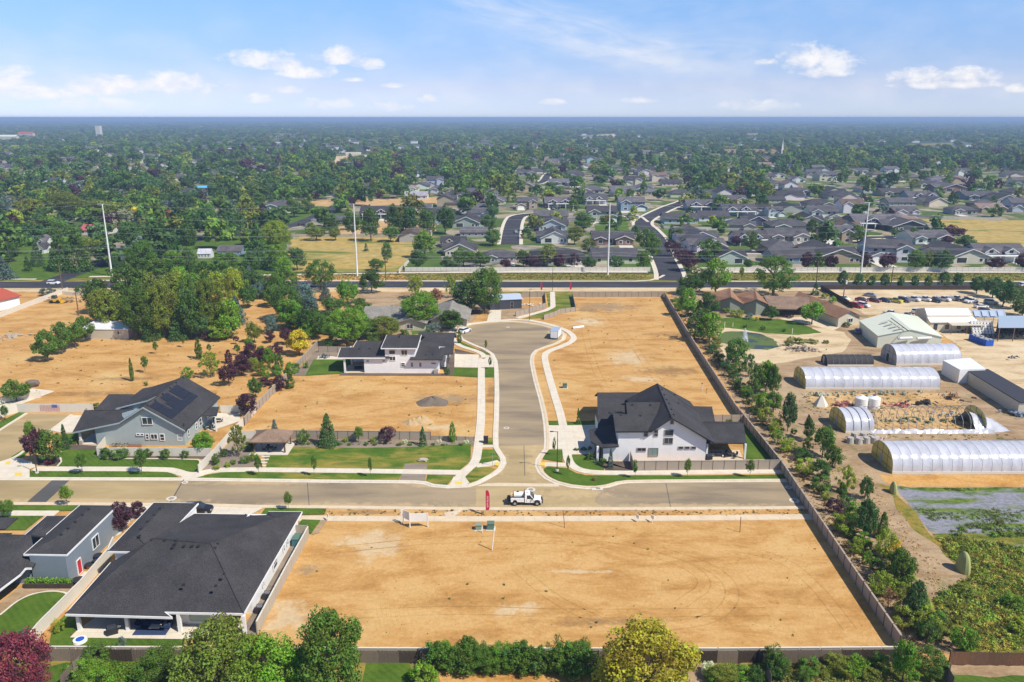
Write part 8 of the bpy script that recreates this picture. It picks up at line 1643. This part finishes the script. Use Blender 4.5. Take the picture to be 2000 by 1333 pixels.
fill(9, 1330, 600, 1480, 800, 16, ('shrub', 'shrub', 'round'), 'gbog', (18, 40), (26, 44)); fill(9, 1500, 800, 1740, 1130, 34, ('shrub', 'shrub', 'loose', 'shrub'), 'gybybg', (16, 38), (22, 42), 16); fill(8, 1740, 1130, 1830, 1260, 26, ('shrub',), 'gyoc', (16, 34), (24, 42), 18)
fill(16, 200, 640, 460, 660, 8, ('oval', 'round', 'round'), 'gboyg', (90, 130), (56, 80), 11); fill(9, 250, 585, 480, 585, 24, ('oval', 'round'), 'gyob', (80, 120), (60, 86), 12); fill(12, 560, 640, 720, 660, 22, ('round', 'shrub', 'round'), 'gdbc', (50, 90), (50, 80), 12); fill(10, 470, 560, 600, 620, 20, ('round', 'oval', 'conifer'), 'gdsc', (50, 90), (44, 70), 14)
fill(12, 480, 690, 560, 760, 30, ('shrub', 'round'), 'gpob', (20, 50), (20, 40), 14); fill(6, 340, 530, 560, 540, 8, ('oval', 'round'), 'gbd', (60, 90), (50, 80), 18); fill(14, 850, 1306, 1160, 1314, 8, ('shrub',), 'gdgb', (34, 44), (36, 48), 9); fill(5, 1500, 1312, 1740, 1325, 12, ('shrub',), 'gobyg', (18, 40), (24, 50), 14); fill(4, 1900, 1120, 1970, 1250, 60, ('shrub', 'shrub', 'loose'), 'gybo', (14, 30), (24, 46), 24); fill(4, 1380, 1330, 1500, 1338, 10, ('shrub',), 'gob', (18, 34), (26, 44), 14)
for q in T: tree(*q)
TL = [('big white house', 1305, 860), ('small white house', 775, 700), ('grey blue house', 280, 830), ('big grey roof', 380, 1090), ('slate blue house', 110, 1040), ('orange roofed ranch house', 1500, 590), ('pond fountain', 1454, 660), ('two white tanks', 1693, 790), ('largest greenhouse', 1850, 890),
      ('long white greenhouse', 1700, 735), ('warehouse', 1760, 655), ('car yard', 1800, 590), ('white truck', 1025, 975), ('white trailer', 1082, 655), ('pavilion', 527, 880), ('golden field', 690, 500), ('beige metal shed', 215, 645), ('old grey roof', 755, 595), ('dark metal shed', 985, 590),
      ('red roofed house', 183, 450), ('street junction beyond the main road', 1300, 530), ('end of the dark side street', 1000, 470), ('yellow house', 1437, 395), ('weed membrane', 1880, 1000), ('long fence, bottom end', 1740, 1220), ('long fence, middle', 1600, 1030), ('long fence, street end', 1530, 910), ('long fence, top end', 1340, 660),
      ('hedge balls', 285, 885), ('wooden fence, centre', 1000, 1290), ('wooden fence, left', 250, 1290), ('wooden fence, right', 1600, 1290), ('dry field at right', 1930, 470), ('tall pole, second', 697, 470), ('tall pole, third', 1188, 470), ('tall pole, fourth', 1688, 470), ('tall pole, first', 210, 470), ('shrub bed of the park strip', 760, 865), ('dumpster', 1915, 665), ('left field', 330, 700)]
def describe_trees():
    groups = {}
    for q in TREES:
        lm = min(TL, key=lambda l: (l[1] - q['px']) ** 2 + (1.6 * (l[2] - q['py'])) ** 2); dx = q['px'] - lm[1]; dy = q['py'] - lm[2]
        rel = ('right of' if dx > 0 else 'left of') if abs(dx) > abs(dy) else ('behind' if dy < 0 else 'in front of')
        if lm[0] in ('wooden fence, centre', 'wooden fence, left', 'wooden fence, right', 'left field', 'car yard', 'shrub bed of the park strip'): rel = 'at' if 'field' not in lm[0] else 'on'
        sz = 'small ' if q['h'] < 2 else 'tall ' if q['h'] > 12 else ''
        k = f"{sz}{TC[q['c']][1]} {KN_[q['kind']]} {rel} the {lm[0]}"
        groups.setdefault(k, []).append(q)
    ords = ['leftmost', 'second', 'third', 'fourth', 'fifth', 'sixth', 'seventh', 'eighth', 'ninth', 'tenth', 'eleventh', 'twelfth', 'thirteenth', 'fourteenth', 'fifteenth', 'sixteenth', 'seventeenth', 'eighteenth', 'nineteenth', 'twentieth']
    for k, qs in groups.items():
        qs.sort(key=lambda q: q['px'])
        for i, q in enumerate(qs):
            q['t']['label'] = k if len(qs) == 1 else (f'leftmost {k}' if i == 0 else f'{ords[min(i, 19)]} from left, {k}')
            if len(qs) > 1: q['t']['group'] = k + 's'
describe_trees()
# ------------------------------------------------------------------ the wooded suburb beyond, counted by nobody: one mass on instances
occ = [(h['x'], h['y'], 15.) for h in HOUSES] + [(q['x'], q['y'], q['w'] * .35) for q in TREES if q['y'] > 330]
ox = np.array(occ); rg = np.random.default_rng(12)
def clear_px(x, y):
    zc = y * cp_ + CAMH * sp_; px = 1000 + F * x / zc; yc = y * sp_ - CAMH * cp_; py = 666.5 - F * yc / zc
    return px, py
CLEAR = [[(562, 445), (585, 462), (820, 462), (812, 490), (786, 534), (556, 536)], [(1790, 424), (2100, 426), (2100, 520), (1940, 490), (1880, 465)], [(626, 301), (725, 299), (726, 316), (655, 323)], [(1208, 300), (1295, 300), (1295, 314), (1232, 316)], [(1765, 280), (1865, 277), (1870, 290), (1785, 292)],
         [(1125, 264), (1207, 261), (1208, 271), (1130, 272)], [(740, 390), (890, 384), (895, 405), (740, 408)], [(975, 415), (1040, 415), (1025, 440), (1015, 480), (975, 480)], [(1225, 410), (1340, 388), (1360, 392), (1290, 430), (1330, 530), (1290, 535)], [(555, 450), (600, 440), (680, 395), (640, 390), (560, 432)], [(-100, 530), (330, 475), (340, 490), (-100, 560)], [(795, 363), (835, 362), (840, 378), (790, 380)]]
def inside(px, py, poly):
    r = np.zeros(len(px), bool); n = len(poly)
    for i in range(n):
        (x1, y1), (x2, y2) = poly[i], poly[(i + 1) % n]
        if y1 == y2: continue
        c = ((y1 > py) != (y2 > py)) & (px < (x2 - x1) * (py - y1) / (y2 - y1) + x1); r ^= c
    return r
def scatter(y0, y1, spacing, keep):
    ys = np.arange(y0, y1, spacing); X = []
    for yy in ys:
        hw = .74 * yy + 60; xs = np.arange(-hw, hw, spacing); X.append(np.stack([xs, np.full(len(xs), yy)], 1))
    p = np.concatenate(X) + rg.uniform(-.5, .5, (sum(map(len, X)), 2)) * spacing; return p[rg.random(len(p)) < keep]
near_ = scatter(338, 1500, 11.8, 1.0); px, py = clear_px(near_[:, 0], near_[:, 1])
# how wooded each part of the view is
den = np.full(len(px), .62)
den[(px > 840) & (py > 345)] = .13
den[(px > 1340) & (px < 1500) & (py < 395) & (py > 310)] = .75
den[(px > 840) & (py < 345)] = .30
den[(px > 1560) & (py < 335)] = .78
den[(px > 600) & (px < 1000) & (py < 400) & (py > 300)] = .72
den[(px < 560) & (py < 350)] = .34
den[(px < 560) & (py >= 350)] = .55
den[(py > 470) & (px > 330)] *= .25; den[(px > 560) & (px < 880) & (py > 395)] *= .35
n1 = np.sin(near_[:, 0] * .013 + 1) * np.sin(near_[:, 1] * .011) * .25
ok = rg.random(len(px)) < den * (1 + n1)
for pl in CLEAR: ok &= ~inside(px, py, pl)
near_ = near_[ok]
d2 = ((near_[:, None, :] - ox[None, :, :2]) ** 2).sum(2); ok = (d2 > ox[None, :, 2] ** 2 * .55).all(1)
# keep the fronts of houses open
for h in HOUSES: ok &= ~((abs(near_[:, 0] - h['x']) < 9) & (near_[:, 1] < h['y'] - 3) & (near_[:, 1] > h['y'] - 24) & (rg.random(len(near_)) < .85))
near_ = near_[ok]
far_ = scatter(1500, 4200, 20, .55); q_ = np.sin(far_[:, 0] * .006) * np.sin(far_[:, 1] * .004 + 1); far_ = far_[rg.random(len(far_)) < .8 + .3 * q_]
px, py = clear_px(far_[:, 0], far_[:, 1]); ok = np.ones(len(px), bool)
for pl in CLEAR: ok &= ~inside(px, py, pl)
far_ = far_[ok]; vf = scatter(4200, 14000, 70, .8)
def gn_mass(name, label, pts, hs, ws, cols, crowns, cat):
    me = bpy.data.meshes.new(name); me.vertices.add(len(pts)); me.vertices.foreach_set('co', np.concatenate([pts, np.zeros((len(pts), 1))], 1).astype(np.float32).reshape(-1))
    for nm, ty, arr in (('hs', 'FLOAT_VECTOR', np.stack([ws, ws, hs], 1)), ('tint', 'FLOAT_COLOR', np.concatenate([cols, np.ones((len(cols), 1))], 1)), ('rz', 'FLOAT', rg.uniform(0, 6.28, len(pts))), ('pick', 'INT', rg.integers(0, len(crowns), len(pts)))):
        a = me.attributes.new(nm, ty, 'POINT'); a.data.foreach_set({'FLOAT_VECTOR': 'vector', 'FLOAT_COLOR': 'color'}.get(ty, 'value'), np.asarray(arr, np.int32 if ty == 'INT' else np.float32).reshape(-1))
    o = obj(name, me); tag(o, label, cat, None, 'stuff')
    ng = bpy.data.node_groups.new(name, 'GeometryNodeTree'); ng.interface.new_socket('Geometry', in_out='INPUT', socket_type='NodeSocketGeometry'); ng.interface.new_socket('Geometry', in_out='OUTPUT', socket_type='NodeSocketGeometry')
    N = ng.nodes; Lk = ng.links; gi, go = N.new('NodeGroupInput'), N.new('NodeGroupOutput'); gj = N.new('GeometryNodeGeometryToInstance')
    for c in crowns[::-1]:
        oi = N.new('GeometryNodeObjectInfo'); oi.inputs['Object'].default_value = c; oi.inputs['As Instance'].default_value = False; oi.transform_space = 'ORIGINAL'; Lk.new(oi.outputs['Geometry'], gj.inputs[0])
    io = N.new('GeometryNodeInstanceOnPoints'); io.inputs['Pick Instance'].default_value = True
    def at(nm, ty):
        a = N.new('GeometryNodeInputNamedAttribute'); a.data_type = ty; a.inputs['Name'].default_value = nm; return a.outputs['Attribute']
    Lk.new(gi.outputs[0], io.inputs['Points']); Lk.new(gj.outputs[0], io.inputs['Instance']); Lk.new(at('hs', 'FLOAT_VECTOR'), io.inputs['Scale']); Lk.new(at('pick', 'INT'), io.inputs['Instance Index'])
    cx = N.new('ShaderNodeCombineXYZ'); Lk.new(at('rz', 'FLOAT'), cx.inputs[2]); Lk.new(cx.outputs[0], io.inputs['Rotation']); Lk.new(io.outputs[0], go.inputs[0])
    md = o.modifiers.new('instances', 'NODES'); md.node_group = ng; return o
FARC = []
for k, (kd, nl, nb, ls) in enumerate([('round', 520, 26, .075), ('round', 520, 22, .075), ('oval', 460, 24, .07), ('conifer', 420, 16, .06), ('shrub', 420, 18, .08)]):
    cm_ = crown(kd, nl, nb, 400 + k, 'leaves_far', ls)
    # each template is the crown of one real tree standing in the far rows
    x, y = [(-30, 700), (60, 760), (-120, 820), (150, 690), (-210, 760)][k]; t = thing('tree', (x, y, 0), f'far tree in the wooded district, crown shape {["rounded", "lumpy", "narrow", "pointed", "low and wide"][k]}', 'tree'); t.scale = (9, 9, 9)
    o = obj('crown', cm_, t); FARC.append(o); obj('trunk', trunk_mesh('round', k), t)
def cols_for(n, p_purple=.07):
    base = np.array([(.066, .12, .016), (.040, .085, .018), (.095, .16, .018), (.115, .135, .022), (.05, .10, .028), (.17, .21, .025)]); c = base[rg.choice(6, n, p=[.32, .26, .14, .12, .12, .04])]
    m = rg.random(n); c[m < p_purple] = (.05, .024, .03); c[(m > .975)] = (.09, .12, .10); c[(m > .996)] = (.17, .085, .03); c[(m > .999)] = (.30, .24, .03); return c * rg.uniform(.8, 1.25, (n, 1))
n = len(near_); wsz = rg.uniform(6, 14.5, n); wsz[rg.random(n) < .16] *= 1.35
gn_mass('suburban_trees', 'mass of mixed green trees between the houses beyond the main road', near_, wsz * rg.uniform(.8, 1.15, n), wsz, cols_for(n), FARC, 'trees')
n = len(far_); wsz = rg.uniform(10, 19, n); gn_mass('distant_trees', 'band of distant bluish trees filling the view below the horizon', far_, wsz * rg.uniform(.55, .85, n), wsz, cols_for(n, .02), FARC[:3], 'trees')
n = len(vf); wsz = rg.uniform(40, 95, n); gn_mass('horizon_woods', 'faint dark line of woods along the horizon', vf, rg.uniform(8, 16, n), wsz, cols_for(n, 0), FARC[:2], 'woods')
print('instances', len(near_), len(far_), len(vf))
# ------------------------------------------------------------------ weeds, clods and ground cover on the lots
def weeds(name, label, poly, n, smin, smax, cols, per=14, seed=1, flat=.5, dense=None, mat_='leaves'):
    rg = np.random.default_rng(seed); W_ = np.array([P(*q)[:2] for q in poly]); lo, hi = W_.min(0), W_.max(0); P_ = []
    while sum(map(len, P_)) < n:
        p = rg.uniform(lo, hi, (n * 2, 2)); p = p[inside(p[:, 0], p[:, 1], [tuple(v) for v in W_])]
        if dense is not None: p = p[rg.random(len(p)) < dense(p)]
        P_.append(p)
    p = np.concatenate(P_)[:n]; s = smin + (smax - smin) * rg.random(n) ** 2.2
    c = np.repeat(p, per, 0); ss = np.repeat(s, per); d = rg.normal(size=(n * per, 3)); d /= np.linalg.norm(d, axis=1, keepdims=True); d[:, 2] = np.abs(d[:, 2])
    pos = np.concatenate([c, np.zeros((len(c), 1))], 1) + d * (ss * rg.uniform(.3, 1, len(c)))[:, None] * np.array([1, 1, flat]) + np.array([0, 0, .08])
    val = np.clip(np.repeat(rg.random(n), per) * .8 + rg.normal(size=len(c)) * .12, 0, 1)
    o = obj(name, leaf_mesh(name, pos.astype(np.float32), d + rg.normal(size=d.shape) * .5, ss * (.42 if per < 20 else .2), mat_, val)); o.color = (*cols, 1); tag(o, label, 'weeds' if 'clod' not in name else 'clods', None, 'stuff'); return o
LOT1 = [(640, 1022), (1590, 1018), (1660, 1130), (1755, 1262), (520, 1262), (560, 1150)]; LOT2 = [(1118, 582), (1296, 582), (1430, 800), (1100, 826), (1064, 700), (1130, 660), (1095, 620)]; LOT3 = [(640, 738), (925, 740), (925, 855), (490, 850), (560, 745)]; LOT4 = [(0, 640), (500, 670), (480, 800), (80, 770), (-40, 760)]; STRIP = [(640, 997), (1570, 996), (1585, 1008), (650, 1009)]
weeds('weed', 'scattered small green weeds on the front vacant lot', LOT1, 80, .04, .26, (.07, .10, .025), 14, 1); weeds('clods', 'scattered brown clods and dry tufts on the front vacant lot', LOT1, 500, .03, .10, (.24, .15, .06), 8, 2, .4)
weeds('weed', 'scattered weeds and tufts on the large vacant lot', LOT2, 160, .06, .36, (.15, .14, .04), 10, 3); weeds('weed', 'scattered weeds on the upper vacant lot', LOT3, 90, .06, .36, (.13, .13, .035), 10, 4); weeds('weed', 'scattered dry tufts on the left field', LOT4, 220, .06, .4, (.22, .15, .05), 10, 5)
weeds('weed', 'small weeds on the dirt strip between street and pavement', STRIP, 260, .1, .3, (.10, .10, .03), 10, 6)
weeds('weed', 'dry grass tufts along the brown track beside the weed field', [(1620, 900), (1700, 930), (1790, 1040), (1870, 1150), (1920, 1275), (1800, 1275), (1720, 1100), (1640, 980)], 1100, .05, .3, (.38, .29, .12), 10, 27)
weeds('weed', 'scrubby weeds on the ground between the greenhouses', [(1560, 765), (1860, 765), (1990, 860), (1990, 880), (1700, 870), (1620, 850), (1540, 770)], 900, .08, .4, (.14, .15, .05), 10, 28)
STRIPR = [(1310, 600), (1345, 600), (1480, 800), (1600, 960), (1700, 1060), (1800, 1180), (1870, 1275), (1790, 1275), (1620, 1050), (1550, 920), (1460, 800)]
weeds('weed', 'dry grass and weeds in the planted strip beside the long fence', STRIPR, 2600, .1, .5, (.17, .13, .045), 10, 7)
MEAD = [(1830, 1050), (2060, 1078), (2120, 1270), (1880, 1272), (1845, 1230), (1822, 1170), (1900, 1130), (1855, 1085)]
weeds('weed', 'tall mixed weeds filling the lower right field', MEAD, 1500, .15, .9, (.15, .20, .028), 60, 8, .8); weeds('weed', 'yellow flowering weeds in the lower right field', MEAD, 1100, .15, .7, (.28, .25, .045), 50, 9, .8); weeds('weed', 'dark green weeds in the lower right field', MEAD, 200, .3, .9, (.08, .12, .02), 50, 19, .9)  # last weed layer is sparser and a darker green
MEM = [(1760, 955), (2080, 955), (2100, 1050), (1960, 1056), (1850, 1040), (1790, 1000)]
weeds('weed', 'patches of low green weeds breaking through the grey ground sheet', MEM, 900, .1, .5, (.10, .15, .02), 22, 10, .6, dense=lambda p: np.clip(np.sin(p[:, 1] * .55 + .3 * np.sin(p[:, 0] * .35)) * 1.6 - .5 + .5 * np.sin(p[:, 0] * .5), 0, 1))
weeds('weed', 'row of bushy weeds along the lower edge of the grey ground sheet', [(1850, 1040), (1900, 1022), (2060, 1030), (2060, 1050), (1870, 1052)], 130, .25, .9, (.10, .15, .025), 36, 11, .9)
weeds('weed', 'wild garden growth behind the wooden fence at bottom right', [(1520, 1300), (1720, 1296), (1800, 1345), (1520, 1345)], 900, .2, .7, (.13, .15, .03), 20, 12, .7); weeds('weed', 'leafy vegetable growth in the bottom left garden', [(130, 1300), (340, 1300), (345, 1345), (120, 1345)], 700, .25, .8, (.08, .15, .015), 22, 13, .8)
weeds('weed', 'olive grass in the verge beyond the main road', [(560, 536), (1270, 535), (1255, 547), (560, 547)], 2600, .2, .7, (.16, .16, .035), 7, 14, .7); weeds('weed', 'olive grass in the right part of the verge beyond the main road', [(1365, 535), (2060, 535), (2060, 548), (1365, 548)], 2400, .2, .7, (.15, .16, .035), 7, 15, .7)
weeds('weed', 'planting under the shrubs of the park strip', [(505, 862), (926, 864), (920, 869), (560, 872)], 90, .12, .35, (.08, .11, .03), 14, 16); weeds('weed', 'vegetables in the raised bed below the slate blue wall', [(62, 1139), (136, 1139), (137, 1147), (60, 1147)], 1, .1, .2, (.1, .2, .02), 6, 17)
x, y, _ = P(97, 1147); rg2 = np.random.default_rng(3); n = 900; pos = np.stack([x + rg2.uniform(-3.2, 3.2, n), y + rg2.uniform(-.4, .4, n), .75 + rg2.uniform(0, .55, n)], 1)
o = obj('vegetable_leaves', leaf_mesh('vegetable_leaves', pos.astype(np.float32), rg2.normal(size=(n, 3)) + np.array([0, 0, .6]), np.full(n, .12), 'leaves', rg2.random(n))); o.color = (.10, .20, .02, 1); tag(o, 'leafy green vegetables growing in the dark raised bed', 'vegetables', None, 'stuff')
# ------------------------------------------------------------------ haze
HAZE_D = 1.9e-4
m = bpy.data.materials.new('haze'); m.use_nodes = True; nt = m.node_tree; nt.nodes.clear(); pv = nt.nodes.new('ShaderNodeVolumePrincipled'); pv.inputs['Color'].default_value = (.45, .63, .92, 1); pv.inputs['Density'].default_value = HAZE_D; pv.inputs['Anisotropy'].default_value = 0.0
mo = nt.nodes.new('ShaderNodeOutputMaterial'); nt.links.new(pv.outputs[0], mo.inputs['Volume']); m.cycles.homogeneous_volume = True
hz = MB().box((0, 15500, 32.5), (29000, 31400, 67)).build('haze', m); tag(hz, 'thin blue air over the whole plain', None, None, 'stuff')
